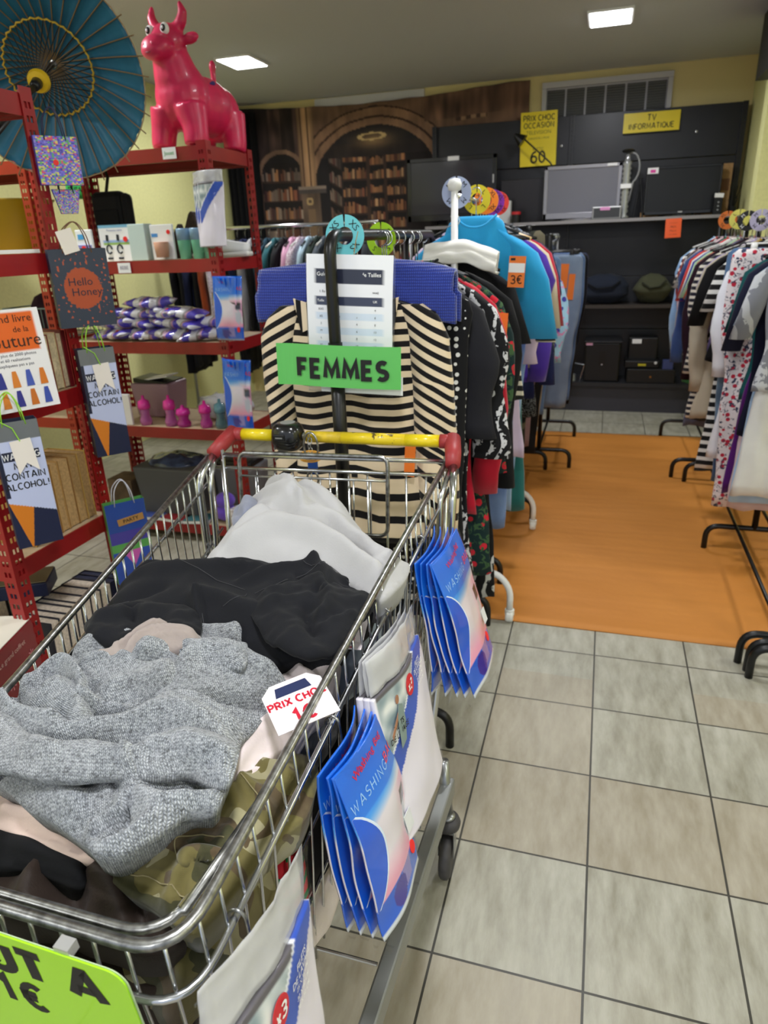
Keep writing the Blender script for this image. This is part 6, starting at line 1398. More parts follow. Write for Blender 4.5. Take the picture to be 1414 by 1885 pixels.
# evenly spaced upright wires
def walk(path, step):
    out = []; acc = 0.0; nxt = step * 0.5
    for a, b in zip(path, path[1:]):
        L = (b - a).length
        while nxt <= acc + L: out.append(a.lerp(b, (nxt - acc) / L)); nxt += step
        acc += L
    return out
FLZ = 0.36
def floorpt(q):
    cx, cy = -0.56, 0.86; return V((cx + (q.x - cx) * 0.90, max(0.40, cy + (q.y - cy) * 0.93), FLZ + (q.y - 0.4) * 0.03))
q = MB(); wires = walk(rp, 0.036)
for k, p in enumerate(wires[:100]):
    f = floorpt(p); b = p + (f - p) * 0.03 + V((0, 0, -0.004)); m_ = p.lerp(f, 0.9)
    MB().tube([p, p + V((0, 0, -0.06)) + (V((0.003, 0, 0)) if p.x > -0.4 else V((0, 0, 0))), V((m_.x, m_.y, m_.z)), f], 0.0021, 6).build('upright_wire', CHROME, tr, smooth=True)
q = MB()
for k in range(10):
    y = 0.42 + k * 0.105; q.tube([(-0.345, y, FLZ + (y - .4) * .03), (-0.70 - 0.12 * (y - 0.4), y, FLZ + (y - .4) * .03)], 0.0028, 6)
for k in range(11):
    x = -0.35 - k * 0.037; q.tube([(x, 0.40, FLZ), (x - 0.01 * k * 0.9, 1.40, FLZ + 0.03)], 0.0028, 6)
q.build('basket_floor', CHROME, tr)
# rear gate: two cross bars, uprights, child-seat flap
L_, R_g = V((-0.880, 1.402, 0.906)), V((-0.308, 1.438, 0.908))
MB().tube([L_, R_g], 0.0055, 10).build('gate_top_bar', CHROME, tr, smooth=True)
MB().tube([L_ + V((0, 0, -0.032)), R_g + V((0, 0, -0.032))], 0.0045, 8).build('gate_second_bar', CHROME, tr, smooth=True)
for f in [0.045 + 0.0795 * k for k in range(13)]:
    a = L_.lerp(R_g, f) + V((0, 0.004, -0.032)); MB().tube([a, V((a.x, a.y - 0.03, 0.40))], 0.0026, 6).build('gate_wire', CHROME, tr, smooth=True)
for f in (0.0, 0.06, 1.0): 
    a = L_.lerp(R_g, f); MB().tube([a + V((0, 0, 0.012)), V((a.x, a.y - 0.03, 0.38))], 0.0055, 8).build('gate_post', CHROME, tr, smooth=True)
fa, fb = L_.lerp(R_g, 0.145) + V((0, -0.012, 0.010)), L_.lerp(R_g, 0.775) + V((0, -0.012, 0.010))
flap = MB().tube(fillet([fa, fb, fb + V((0, -0.02, -0.185)), fa + V((0, -0.02, -0.185))], 0.022, 5, closed=True), 0.0048, 10, closed=True).build('seat_flap', STEEL, tr, smooth=True)
for z in (-0.055, ): MB().tube([fa + V((0, -0.006, z)), fb + V((0, -0.006, z))], 0.0032, 8).build('flap_wire', CHROME, flap, smooth=True)
for k in range(1, 9):
    a = fa.lerp(fb, k / 9); MB().tube([a + V((0, -0.006, -0.055)), a + V((0, -0.02, -0.185))], 0.0024, 6).build('flap_wire', CHROME, flap, smooth=True)
# handle
HL, HR = V((-0.852, 1.468, 0.940)), V((-0.300, 1.482, 0.942))
YELP = M((232, 206, 24), 0.3, key='yellow_handle_plastic', coat=0.4)
t = NT('worn_yellow_plastic'); t.pr(0.35, coat=0.3); v = t.co('Object'); n_ = t.noise(v, 26, 5, 0.7, 0.3); xx = t.sep(v)[0]
msk = t.math('MULTIPLY', t.math('GREATER_THAN', n_, 0.56), 1.0); t.base(t.mix(msk, lin((226, 198, 30)), lin((92, 74, 34)))); WORN = t.m
d_ = (HR - HL)
def hseg(a, b, r, m, nm): return MB().tube([HL + d_ * a, HL + d_ * b], r, 20).build(nm, m, tr, smooth=True)
hseg(0.05, 0.20, 0.0145, YELP, 'handle_grip'); hseg(0.36, 0.52, 0.0135, M((206, 176, 40), 0.45, var=0.12, bs=30), 'handle_grip'); o = hseg(0.52, 0.80, 0.014, WORN, 'handle_grip'); hseg(0.80, 0.95, 0.0145, YELP, 'handle_grip')
hseg(0.19, 0.37, 0.0095, STEEL, 'handle_tube')
REDP = M((158, 52, 54), 0.45, key='faded_red_plastic')
for P, S_ in ((HL, 1), (HR, -1)):
    c = MB().tube([P + d_ * 0.055 * S_, P + d_ * 0.004 * S_], 0.0165, 16).build('end_cap', REDP, tr, smooth=True)
    e = P + V((-0.014 * S_, -0.075, -0.030)); MB().tube([P + V((0.004 * S_, 0.008, 0.004)), P.lerp(e, 0.5), e], [0.019, 0.0185, 0.0165], 14).build('end_cap_arm', REDP, c, smooth=True)
    arm = [e + V((0.0, 0.01, 0.0)), e + V((-0.012 * S_, -0.055, -0.045)), V((e.x - 0.006 * S_, 1.32, 0.66)), V((e.x + 0.01 * S_, 1.22, 0.34)), V((e.x + 0.03 * S_, 1.17, 0.24))]
    MB().tube(fillet(arm, 0.03, 5), 0.0085, 12).build('handle_arm', CHROME, tr, smooth=True)
    arm = [e + V((0.004 * S_, 0.005, -0.005)), V((e.x + 0.014 * S_, 1.345, 0.86)), V((e.x + 0.016 * S_, 1.33, 0.70)), V((e.x + 0.022 * S_, 1.22, 0.42))]
    MB().tube(fillet(arm, 0.03, 5), 0.006, 10).build('handle_stay', CHROME, tr, smooth=True)
# chassis rails and castors
for sx, nx in ((-0.252, -0.275), (-0.88, -0.72)):
    MB().box(((sx + nx) / 2, 0.74, 0.225), (0.028, 0.92, 0.045), Matrix.Rotation(math.atan2(sx - nx, -0.92) + PI if False else -math.atan((sx - nx) / 0.92), 3, 'Z')).build('chassis_rail', M((150, 152, 150), 0.4, 0.7), tr, bevel=0.004)
MB().box((-0.5, 0.32, 0.225), (0.46, 0.03, 0.045)).build('chassis_crossbar', M((150, 152, 150), 0.4, 0.7), tr, bevel=0.004)
for k in (0.45, 0.6, 0.75, 0.9, 1.05): MB().tube([(-0.28, k, 0.24), (-0.74 - 0.1 * (k - .4), k, 0.24)], 0.0035, 8).build('bottom_tray_wire', CHROME, tr)
DK = M((58, 56, 58), 0.6, key='grey_rubber', var=0.1); ZN = M((150, 152, 154), 0.3, 0.85, key='zinc')
def castor_(x, y, a=0.0):
    c = MB(); c.tube([(x - 0.012, y + 0.012, 0.30), (x, y, 0.17)], 0.0125, 14).build('castor_stem', ZN, tr, smooth=True)
    h = MB().lathe([(0, 0.125), (0.021, 0.125), (0.028, 0.13), (0.030, 0.141), (0.026, 0.152), (0.016, 0.155)], 24, (x, y, 0)).build('castor_collar', DK, tr, smooth=True)
    MB().lathe([(0.0, 0.153), (0.019, 0.153), (0.0165, 0.163), (0, 0.164)], 20, (x, y, 0)).build('castor_cap', ZN, h, smooth=True)
    Rw = Matrix.Rotation(a, 3, 'Z'); wy = 0.012
    for s in (-1, 1): MB().box(V((x, y, 0.095)) + Rw @ V((s * 0.0175, -wy * 0.6, 0)), (0.0022, 0.034, 0.075), Rw).build('castor_fork', ZN, h, bevel=0.0008)
    MB().box(V((x, y, 0.128)) + Rw @ V((0, -wy * 0.3, 0)), (0.037, 0.04, 0.004), Rw).build('castor_fork', ZN, h)
    w_ = MB().lathe([(0, -0.0125), (0.046, -0.0125), (0.053, -0.007), (0.054, 0), (0.053, 0.007), (0.046, 0.0125), (0, 0.0125)], 36, V((x, y, 0.054)) + Rw @ V((0, -wy, 0)), Rw @ Matrix.Rotation(PI / 2, 3, 'Y')).build('castor_wheel', DK, tr, smooth=True)
castor_(-0.25, 1.175, 0.05); castor_(-0.88, 1.175, 0.3); castor_(-0.30, 0.36, 0.2); castor_(-0.70, 0.36, -0.2)
# coin-lock puck, chain and key
o = wthing('coin_lock', 'rounded black plastic coin lock clamped on the yellow handle', 'lock', HL + d_ * 0.275)
c0 = HL + d_ * 0.275
q = MB(); rg = []
for z, r in ((-0.034, 0.018), (-0.031, 0.028), (-0.022, 0.036), (-0.006, 0.0395), (0.012, 0.0385), (0.026, 0.034), (0.032, 0.027), (0.033, 0.015)):
    rg.append([c0 + V((math.copysign(abs(math.cos(a)) ** 0.75, math.cos(a)) * r, -0.004 + math.copysign(abs(math.sin(a)) ** 0.75, math.sin(a)) * r * 0.85, z)) for a in [k * 2 * PI / 32 for k in range(32)]])
q.rings(rg).build('body', M((16, 16, 17), 0.22, coat=0.5), o, smooth=True)
MB().box(c0 + V((-0.008, -0.036, 0.004)), (0.03, 0.006, 0.016)).build('slot_plate', M((8, 8, 8), 0.3), o, bevel=0.002); MB().box(c0 + V((-0.008, -0.0395, 0.004)), (0.018, 0.001, 0.003)).build('slot', M((120, 120, 120), 0.4), o)
q = MB(); q.lathe([(0, 0), (0.018, 0), (0.018, 0.001), (0, 0.001)], 24, c0 + V((0, 0, 0.033))); q.build('top_label', M((150, 152, 150), 0.4), o)
o = wthing('key_and_chain', 'steel ring and chain with yellow bands and a blue key hanging from the coin lock', 'key chain', c0 + V((0.05, -0.03, -0.02)))
c1 = HL + d_ * 0.385
def loop(c, rx, rz, r, n=20, tilt=0.0, open_=False): 
    return MB().tube([c + V((rx * math.cos(a), tilt * math.sin(a), rz * math.sin(a))) for a in [k * 2 * PI / n for k in range(n)]], r, 8, closed=True)
loop(c1 + V((0.004, -0.022, -0.018)), 0.018, 0.034, 0.0028).build('ring', STEEL, o, smooth=True); loop(c1 + V((0.006, -0.030, -0.095)), 0.014, 0.020, 0.0026).build('ring', STEEL, o, smooth=True)
for k in range(5): loop(c1 + V((-0.002 + 0.002 * (k % 2), -0.018, 0.006 - k * 0.012)), 0.005 if k % 2 else 0.003, 0.008, 0.0013, 12, 0.003 * (k % 2)).build('chain_link', STEEL, o, smooth=True)
for k in range(3): loop(c1 + V((0.004, -0.03, -0.036 - 0.004 * k)), 0.026, 0.006, 0.0018, 20, 0.012).build('yellow_band', M((220, 160, 60), 0.5), o, smooth=True)
MB().box(c1 + V((0.006, -0.024, -0.068)), (0.026, 0.008, 0.036)).build('key_head', M((36, 84, 170), 0.4), o, bevel=0.004)

# neon sign on the nose
o = thing('price_sign', 'neon green sign reading TOUT A 1€ clipped to the nose of the trolley', 'sign', (-0.518, 0.322, 0.789), (0.08, 0.0, -0.02))
NEON = M((170, 232, 20), 0.4, key='neon_card', coat=0.35)
w2, hh = 0.165, 0.225
outl = [(-w2, 0)] + [(w2 - 0.018 + 0.018 * math.sin(a), -0.018 + 0.018 * math.cos(a)) for a in [k * PI / 12 for k in range(7)]] + [(w2 + 0.004, -hh + 0.02), (w2 - 0.012, -hh), (-w2, -hh)]
q = MB(); q.prism(outl, 0.0015, FRONT((0, 0, 0.0))); q.v = [(x, y + 0.0, z) for x, y, z in q.v]; q.build('card', NEON, o)
q = MB(); q.prism([(x * 1.012, y * 1.01 + 0.001) for x, y in outl], 0.0008, FRONT((0, 0.001, 0.0))); q.build('laminate_edge', M((190, 206, 170), 0.2, coat=0.5), o)
strokes('lettering', 'TOUT A', 0.040, INK, o, FRONT((w2 - 0.033, -0.0018, -0.037)), weight=0.29, gap=0.27, align='RIGHT', sx=1.15); strokes('lettering', '1€', 0.038, INK, o, FRONT((0.024, -0.0018, -0.092)), weight=0.25, gap=0.34, sx=1.05)
for x in (-0.13, 0.10): MB().box((x, 0.006, 0.001), (0.016, 0.012, 0.012)).build('clip', M((190, 190, 190), 0.3, 0.5), o)

# hooks and packs along the right side
def shook(p, nm):
    o = wthing('wire_hook', nm, 'hook', p, 'bent wire hooks on the trolley side')
    pts = [V(p) + V((0.010 * math.cos(a), 0.0, 0.012 * math.sin(a))) for a in [PI * 1.25 - k * 0.4 for k in range(11)]] + [V(p) + V((0.012, 0.0, -0.03)), V(p) + V((0.02, 0.002, -0.045))] + [V(p) + V((0.028, 0.0, -0.035))]
    MB().tube(pts, 0.0022, 8).build('wire', STEEL, o, smooth=True)
HX = -0.309
for y, nm in ((1.20, 'wire hook at the handle end of the trolley carrying a bunch of blue packs'), (0.955, 'wire hook on the trolley side carrying the farther white laundry net packs'), (0.705, 'wire hook in the middle of the trolley side carrying blue packs'), (0.43, 'wire hook near the trolley nose carrying the nearer laundry net pack')): shook((HX, y, rimz(y) - 0.062), nm)
def corner(p0, xd, down, w): 
    """matrix for a pack whose near top corner is p0"""
    x = V(xd).normalized(); return frame(V(p0) + x * w / 2, x, -V(down))
for k in range(4):
    f = 3 - k
    wash_pack(f'blue Washing Bag pack on the middle trolley hook, {("back", "second", "third", "front")[k]} of the four', corner((-0.290 + 0.0055 * k, 0.606 + 0.002 * k, 0.765 - 0.002 * k), (0.012 - 0.004 * f, 0.14, 0.004), (0.064 - 0.016 * f, -0.006 - 0.004 * f, -0.275), 0.138), 0.138, 0.272, 'washing bag packs on the middle trolley hook', seed=k)
for k in range(5):
    f = 4 - k
    wash_pack(f'blue Washing Bag pack on the far trolley hook, {("back", "second", "third", "fourth", "front")[k]} of the five', corner((-0.286 + 0.0045 * k, 1.095 + 0.003 * k, 0.822 - 0.002 * k), (0.012 - 0.004 * f, 0.18, 0.004), (0.090 - 0.018 * f, -0.010 - 0.003 * f, -0.275), 0.172), 0.172, 0.29, 'washing bag packs on the far trolley hook', seed=k + 5)
for k in range(3):
    f = 2 - k
    filet_pack(f'white pack of laundry nets x3 between the blue bunches, {("back", "middle", "front")[k]} of three', corner((-0.287 + 0.006 * k, 0.749, 0.836), (0.008 - 0.003 * f, 0.24, -0.030), (0.054 - 0.016 * f, 0.020 - 0.004 * f, -0.275), 0.225), 0.225, 0.235, 'laundry net packs between the blue bunches', detail=(k == 2), seed=k, flap=0.055)
    if k == 2: MB().box((0.035, -0.22, 0.012), (0.008, 0.028, 0.001)).build('red_sticker', REDSTICK, [x for x in COL.objects if x.get('label', '').endswith('front of three') and 'x3' in x['label']][0], bevel=0.0)
filet_pack('white pack of laundry nets x3 in clear plastic, nearest the trolley nose', corner((-0.276, 0.312, 0.806), (0.004, 0.18, -0.039), (0.032, 0.022, -0.265), 0.20), 0.20, 0.30, detail=True, seed=11, flap=0.065)
# ================================================================== clothes heaped in the trolley
from mathutils.geometry import delaunay_2d_cdt
def seg_d(p, pts):
    best = 1e9
    for a, b in zip(pts, pts[1:]):
        ax_, ay, bx, by = a[0], a[1], b[0], b[1]; dx, dy = bx - ax_, by - ay; L = dx * dx + dy * dy
        t = 0 if L == 0 else max(0, min(1, ((p[0] - ax_) * dx + (p[1] - ay) * dy) / L)); d = math.hypot(p[0] - ax_ - t * dx, p[1] - ay - t * dy)
        if d < best: best = d
    return best
def inside(p, poly):
    c = False; n = len(poly); x, y = p
    for i in range(n):
        x1, y1 = poly[i]; x2, y2 = poly[(i + 1) % n]
        if (y1 > y) != (y2 > y) and x < (x2 - x1) * (y - y1) / (y2 - y1) + x1: c = not c
    return c
def toXY(px, z0): return [tuple(at(a, b, Z=z0)[:2]) for a, b in px]
def smooth_closed(pts, it=2):
    for _ in range(it):
        out = []
        for i in range(len(pts)):
            a, b = pts[i], pts[(i + 1) % len(pts)]; out.append((a[0] * .75 + b[0] * .25, a[1] * .75 + b[1] * .25)); out.append((a[0] * .25 + b[0] * .75, a[1] * .25 + b[1] * .75))
        pts = out
    return pts
def smooth_open(pts, it=2):
    for _ in range(it):
        out = [pts[0]]
        for a, b in zip(pts, pts[1:]): out.append((a[0] * .75 + b[0] * .25, a[1] * .75 + b[1] * .25)); out.append((a[0] * .25 + b[0] * .75, a[1] * .25 + b[1] * .75))
        pts = out + [pts[-1]]
    return pts
def crop(pts, ox, oy, s): return [(ox + x * s, oy + y * s) for x, y in pts]
def drape(name, label, cat, out_px, z0, bulge, ew, folds, mat, res=0.006, noise_a=0.006, noise_s=12, skirt=0.05, thick=0.003, sm=2, slope=(0, 0), seed=0, domes=(), uvrot=0.0, FA=1.1, parent=None):
    """a garment lying on the pile: outline, general height, ridges (+) and creases (-) as strokes (points, width, height)"""
    poly = smooth_closed(toXY(out_px, z0), sm); cxm = sum(p[0] for p in poly) / len(poly); cym = sum(p[1] for p in poly) / len(poly)
    # resample the outline
    rs = []
    for i in range(len(poly)):
        a, b = poly[i], poly[(i + 1) % len(poly)]; L = math.hypot(b[0] - a[0], b[1] - a[1]); n = max(1, int(round(L / res)))
        for k in range(n): rs.append((a[0] + (b[0] - a[0]) * k / n, a[1] + (b[1] - a[1]) * k / n))
    poly = rs; closed = poly + [poly[0]]; st = [(smooth_open(toXY(p, z0), 2), w_, h_) for p, w_, h_ in folds]
    dm = [(at(x, y, Z=z0), r, h) for x, y, r, h in domes]
    x0, x1 = min(p[0] for p in poly), max(p[0] for p in poly); y0, y1 = min(p[1] for p in poly), max(p[1] for p in poly)
    pts = [V(p) for p in poly]; n0 = len(pts); ny = int((y1 - y0) / res) + 1; nx = int((x1 - x0) / res) + 1
    for j in range(ny):
        for i in range(nx):
            p = (x0 + (i + 0.5 * (j % 2)) * res, y0 + j * res)
            if inside(p, poly) and seg_d(p, closed) > res * 0.7: pts.append(V(p))
    vs, es, fs, *_r = delaunay_2d_cdt([V((p[0], p[1])) for p in pts], [(i, (i + 1) % n0) for i in range(n0)], [], 1, 1e-6)
    V3 = []; uv = []; cr_, sr_ = math.cos(uvrot), math.sin(uvrot)
    for v in vs:
        p = (v[0], v[1]); d = seg_d(p, closed); e = 1 - math.exp(-(d / ew) ** 1.3) if d > 0 else 0; h = 0.0
        wx = p[0] + 0.012 * noise.noise(V((p[0] * 14, p[1] * 14, seed))); wy = p[1] + 0.012 * noise.noise(V((p[0] * 14, p[1] * 14, seed + 7)))
        for line, w_, h_ in st:
            q = seg_d((wx, wy), line)
            if q < w_ * 3.2: h += h_ * FA * math.exp(-(q / w_) ** 2)
        for c, r, hh in dm: h += hh * math.exp(-((p[0] - c.x) ** 2 + (p[1] - c.y) ** 2) / (r * r))
        nz = noise.noise(V((p[0] * noise_s, p[1] * noise_s, seed))) + 0.5 * noise.noise(V((p[0] * noise_s * 2.3, p[1] * noise_s * 2.3, seed + 3)))
        z = z0 - 0.012 + bulge * e + h * min(1, d / 0.012 + 0.25) + noise_a * nz + slope[0] * (p[0] - cxm) + slope[1] * (p[1] - cym)
        V3.append((p[0], p[1], z)); uv.append((p[0] * cr_ + p[1] * sr_ + z * 0.3, -p[0] * sr_ + p[1] * cr_ + z * 0.5))
    # rolled hem all round: an outer ring that turns down under the cloth
    b = MB(); b.v = V3; b.f = [tuple(f) for f in fs]; N = len(V3)
    ed = {}
    for f in b.f:
        for i in range(len(f)):
            k = (f[i], f[(i + 1) % len(f)]); ed[k] = 1
    border = [(a_, b_) for (a_, b_) in ed if (b_, a_) not in ed]
    low = {}
    for a_, b_ in border:
        for q in (a_, b_):
            if q not in low:
                x, y, z = V3[q]; m1 = len(b.v); dx, dy = cxm - x, cym - y; L = math.hypot(dx, dy) + 1e-6
                b.v.append((x + dx / L * 0.003, y + dy / L * 0.003, z - 0.010)); uv.append(uv[q]); b.v.append((x + dx / L * 0.014, y + dy / L * 0.014, z - skirt)); uv.append(uv[q]); low[q] = m1
    for a_, b_ in border:
        la, lb = low[a_], low[b_]; b.f.append((b_, a_, la, lb)); b.f.append((lb, la, la + 1, lb + 1))
    b.uv = uv
    o = b.build(name, mat, None, smooth=True); md = o.modifiers.new('thickness', 'SOLIDIFY'); md.thickness = thick; md.offset = -1
    if parent is None: tag(o, label, cat)
    else: o.parent = parent
    return o

# heather-grey chunky knit: stitch columns along U, rows along V
t = NT('grey_heather_knit'); t.pr(0.95, sheen=0.35, spec=0.15); uvn = t.n('ShaderNodeUVMap'); 
nsv = t.n('ShaderNodeTexNoise'); nsv.inputs['Scale'].default_value = 9; t.l(uvn.outputs[0], nsv.inputs['Vector'])
ad = t.n('ShaderNodeVectorMath'); ad.operation = 'ADD'; scv = t.n('ShaderNodeVectorMath'); scv.operation = 'SCALE'; scv.inputs[3].default_value = 0.035
t.l(nsv.outputs['Color'], scv.inputs[0]); t.l(uvn.outputs[0], ad.inputs[0]); t.l(scv.outputs[0], ad.inputs[1]); s_ = t.sep(ad.outputs[0])
cu = t.math('MULTIPLY', s_[0], 1 / 0.0046); fu = t.math('FRACT', t.math('ADD', cu, 1000.0)); tri = t.math('ABSOLUTE', t.math('SUBTRACT', fu, 0.5))
rv = t.math('ADD', t.math('MULTIPLY', s_[1], 1 / 0.0042), t.math('MULTIPLY', tri, 1.3)); fv = t.math('FRACT', t.math('ADD', rv, 1000.0)); tv_ = t.math('ABSOLUTE', t.math('SUBTRACT', fv, 0.5))
hgt = t.math('MULTIPLY', t.math('SUBTRACT', 1.0, t.math('POWER', t.math('MULTIPLY', t.math('ABSOLUTE', t.math('SUBTRACT', tri, 0.25)), 4.0), 2.0)), t.math('SUBTRACT', 1.0, t.math('POWER', t.math('MULTIPLY', tv_, 2.0), 2.5)))
v = t.co('Object'); n1 = t.noise(v, 330, 3, 0.7); n2 = t.noise(v, 130, 3, 0.65); n3 = t.noise(v, 11, 2)
c = t.ramp(t.math('ADD', t.math('MULTIPLY', n1, 0.65), t.math('MULTIPLY', n2, 0.35)), [(0.36, lin((70, 76, 84))), (0.46, lin((150, 158, 168))), (0.58, lin((208, 214, 222)))])
c = t.mix(t.math('MULTIPLY', n3, 0.3), c, lin((172, 162, 152)))
c = t.mix(t.math('MULTIPLY', t.math('SUBTRACT', 1.0, hgt), 0.55), c, lin((48, 50, 54))); t.base(c); t.bump(hgt, 0.9, 0.0016); KNIT = t.m
# camouflage twill
t = NT('camouflage_twill'); t.pr(0.88, sheen=0.2, spec=0.2); v = t.co('Object', (1, 1, 0.5)); 
n1 = t.noise(v, 15, 2, 0.35, 0.9); n2 = t.noise(t.co('Object', (1, 1, .5), (0, 0, 2)), 18, 2, 0.35, 0.9); n3 = t.noise(t.co('Object', (1, 1, .5), (0, 0, 4)), 16, 2, 0.35, 0.9)
c = t.mix(t.math('GREATER_THAN', n1, 0.54), lin((104, 96, 54)), lin((160, 154, 122))); c = t.mix(t.math('GREATER_THAN', n2, 0.56), c, lin((78, 62, 46))); c = t.mix(t.math('GREATER_THAN', n3, 0.60), c, lin((42, 46, 28)))
c = t.mix(t.math('MULTIPLY', t.noise(v, 60, 4), 0.25), c, lin((160, 150, 110))); t.base(c); t.bump(t.wave(t.co('Object', (1, 1, 1), (0, 0, 0.8)), 320, 0.5), 0.15, 0.0006); CAMO = t.m
LIN_ = lambda c, **k: cloth(c, **k)
c3 = lambda pts: crop(pts, 0, 1100, 1 / 2.02)
c4 = lambda pts: crop(pts, 0, 1100, 560 / 1414)
cb = lambda pts: crop(pts, 330, 770, 0.389)

# inner fill of the basket: garments packed below the ones on top
def lump(name, label, c, r, mat, seed, amp=0.25, sub=1):
    q = MB(); rg = []
    for j in range(15):
        f = j / 14; cz = -math.cos(f * PI); sr = max(0.02, math.sin(f * PI)) ** 0.45; rr = []
        for k in range(48):
            a = 2 * PI * k / 48; x = math.copysign(abs(math.cos(a)) ** 0.6, math.cos(a)); y = math.copysign(abs(math.sin(a)) ** 0.6, math.sin(a))
            d = V((x * sr, y * sr, cz)); nz = 1 + amp * 0.5 * noise.noise(d * 2.2 + V((seed, 0, 0))) + amp * 0.3 * noise.noise(d * 6 + V((seed, 3, 0)))
            rr.append(V(c) + V((d.x * r[0], d.y * r[1], d.z * r[2])) * nz)
        rg.append(rr)
    q.rings(rg); o = q.build(name, mat, None, smooth=True, sub=sub); tag(o, label, 'clothes', 'garments packed low in the trolley'); return o
lump('crumpled_trousers', 'crumpled black trousers packed low in the middle of the trolley basket', (-0.545, 0.80, 0.52), (0.215, 0.19, 0.16), cloth((18, 18, 22)), 1)
lump('crumpled_shirt', 'crumpled pale garment packed low against the right wires of the trolley', (-0.42, 0.72, 0.42), (0.09, 0.13, 0.06), cloth((206, 194, 192)), 2)
lump('crumpled_jacket', 'dark grey garment packed at the handle end of the trolley', (-0.59, 1.13, 0.56), (0.215, 0.20, 0.17), cloth((46, 48, 56)), 3)
lump('crumpled_skirt', 'dark brown garment packed in the nose of the trolley', (-0.53, 0.52, 0.52), (0.19, 0.14, 0.15), cloth((50, 40, 34)), 4)
lump('crumpled_trousers', 'camouflage trouser leg packed against the right wires near the nose', (-0.415, 0.53, 0.60), (0.07, 0.13, 0.08), CAMO, 5)
lump('crumpled_shirt', 'pale blue garment packed against the right wires below the grey shirt', (-0.405, 0.98, 0.70), (0.06, 0.12, 0.07), cloth((150, 164, 184)), 6)
lump('crumpled_jacket', 'dark grey fleece packed against the right wires in the middle', (-0.40, 0.77, 0.68), (0.055, 0.11, 0.06), cloth((70, 72, 76)), 7)
o = lump('sock', 'green and red striped sock pressed against the right wires of the trolley', (-0.345, 0.60, 0.565), (0.022, 0.03, 0.06), cloth((30, 110, 60), 'stripes', (190, 40, 50), sc=1.4), 8)

# bottom layers first
drape('cloth_bundle', 'dark brown soft garment lying deepest at the nose end of the trolley', 'clothes', c3([(-260, 960), (0, 975), (160, 960), (330, 985), (470, 1050), (600, 1130), (700, 1210), (695, 1262), (560, 1290), (300, 1230), (0, 1150), (-260, 1080)]), 0.70, 0.022, 0.05,
      [(c3([(150, 1000), (100, 1100), (110, 1160)]), 0.016, 0.022), (c3([(330, 1020), (430, 1120), (470, 1230)]), 0.018, 0.022), (c3([(400, 1030), (560, 1150), (690, 1230)]), 0.014, 0.016), (c3([(240, 1010), (280, 1120)]), 0.016, -0.02), (c3([(500, 1120), (540, 1240)]), 0.012, -0.014)],
      cloth((50, 40, 35), rough=0.6), seed=1, noise_a=0.005, noise_s=8)
drape('camouflage_trousers', 'green and brown camouflage trousers with stitched pockets lying at the right of the trolley', 'trousers', c3([(335, 950), (400, 900), (560, 860), (640, 800), (820, 720), (860, 660), (960, 620), (1090, 548), (1165, 560), (1190, 640), (1150, 760), (1060, 850), (960, 950), (860, 1060), (780, 1170), (715, 1235), (640, 1195), (560, 1130), (470, 1075), (390, 1020)]), 0.735, 0.028, 0.025,
      [(c3([(375, 935), (470, 990), (560, 1015), (650, 1080), (760, 1110)]), 0.0045, 0.0045), (c3([(350, 945), (420, 1050), (560, 1120), (700, 1225)]), 0.0045, 0.006), (c3([(665, 960), (650, 920), (680, 890), (740, 885), (830, 905)]), 0.005, 0.007), (c3([(690, 950), (740, 900), (830, 895)]), 0.008, -0.004),
       (c3([(620, 1170), (690, 1070), (750, 1060)]), 0.009, 0.010), (c3([(650, 1190), (720, 1085)]), 0.003, -0.005), (c3([(690, 1040), (710, 1065)]), 0.006, 0.008), (c3([(620, 830), (780, 830), (960, 640)]), 0.02, 0.012), (c3([(900, 700), (1000, 780), (1010, 830)]), 0.008, 0.010), (c3([(1000, 640), (1100, 700)]), 0.010, 0.012), (c3([(830, 740), (870, 860), (820, 1000)]), 0.012, 0.010)],
      CAMO, res=0.0045, seed=2, noise_a=0.007, noise_s=16)
drape('white_shirt', 'white cotton garment crumpled between the grey sweater and the camouflage trousers', 'shirt', c3([(1000, 250), (1060, 195), (1130, 180), (1210, 190), (1275, 225), (1255, 290), (1200, 380), (1110, 495), (1070, 545), (1025, 525), (960, 610), (900, 655), (850, 672), (820, 620), (880, 500), (980, 420), (960, 330)]), 0.765, 0.03, 0.022,
      [(c3([(1120, 200), (1180, 250), (1220, 230)]), 0.012, 0.016), (c3([(1060, 220), (1130, 290), (1180, 360)]), 0.012, 0.014), (c3([(1130, 220), (1160, 300)]), 0.009, -0.012), (c3([(880, 560), (1000, 480), (1080, 420)]), 0.012, 0.010), (c3([(900, 640), (1000, 540)]), 0.008, -0.01)], cloth((236, 222, 222)), res=0.005, seed=3)
drape('white_blouse', 'pale peach white blouse peeping out below the grey sweater at the left', 'blouse', c3([(-200, 560), (0, 660), (60, 715), (250, 815), (360, 925), (330, 950), (200, 905), (120, 860), (0, 820), (-200, 780)]), 0.745, 0.02, 0.02,
      [(c3([(0, 780), (120, 800), (260, 860)]), 0.007, 0.009), (c3([(60, 830), (180, 860), (300, 900)]), 0.006, -0.008), (c3([(0, 720), (100, 760), (200, 840)]), 0.006, 0.007)], cloth((238, 212, 200)), res=0.005, seed=4)
drape('dark_jacket', 'black jacket collar lying at the lower left corner of the pile', 'jacket', c3([(-200, 780), (0, 822), (140, 862), (240, 905), (352, 945), (330, 1000), (292, 1052), (190, 1005), (80, 975), (-200, 960)]), 0.725, 0.018, 0.02,
      [(c3([(0, 955), (120, 965), (280, 1030)]), 0.004, 0.004), (c3([(0, 860), (180, 900), (330, 960)]), 0.014, 0.008)], cloth((16, 17, 20)), res=0.006, seed=5)
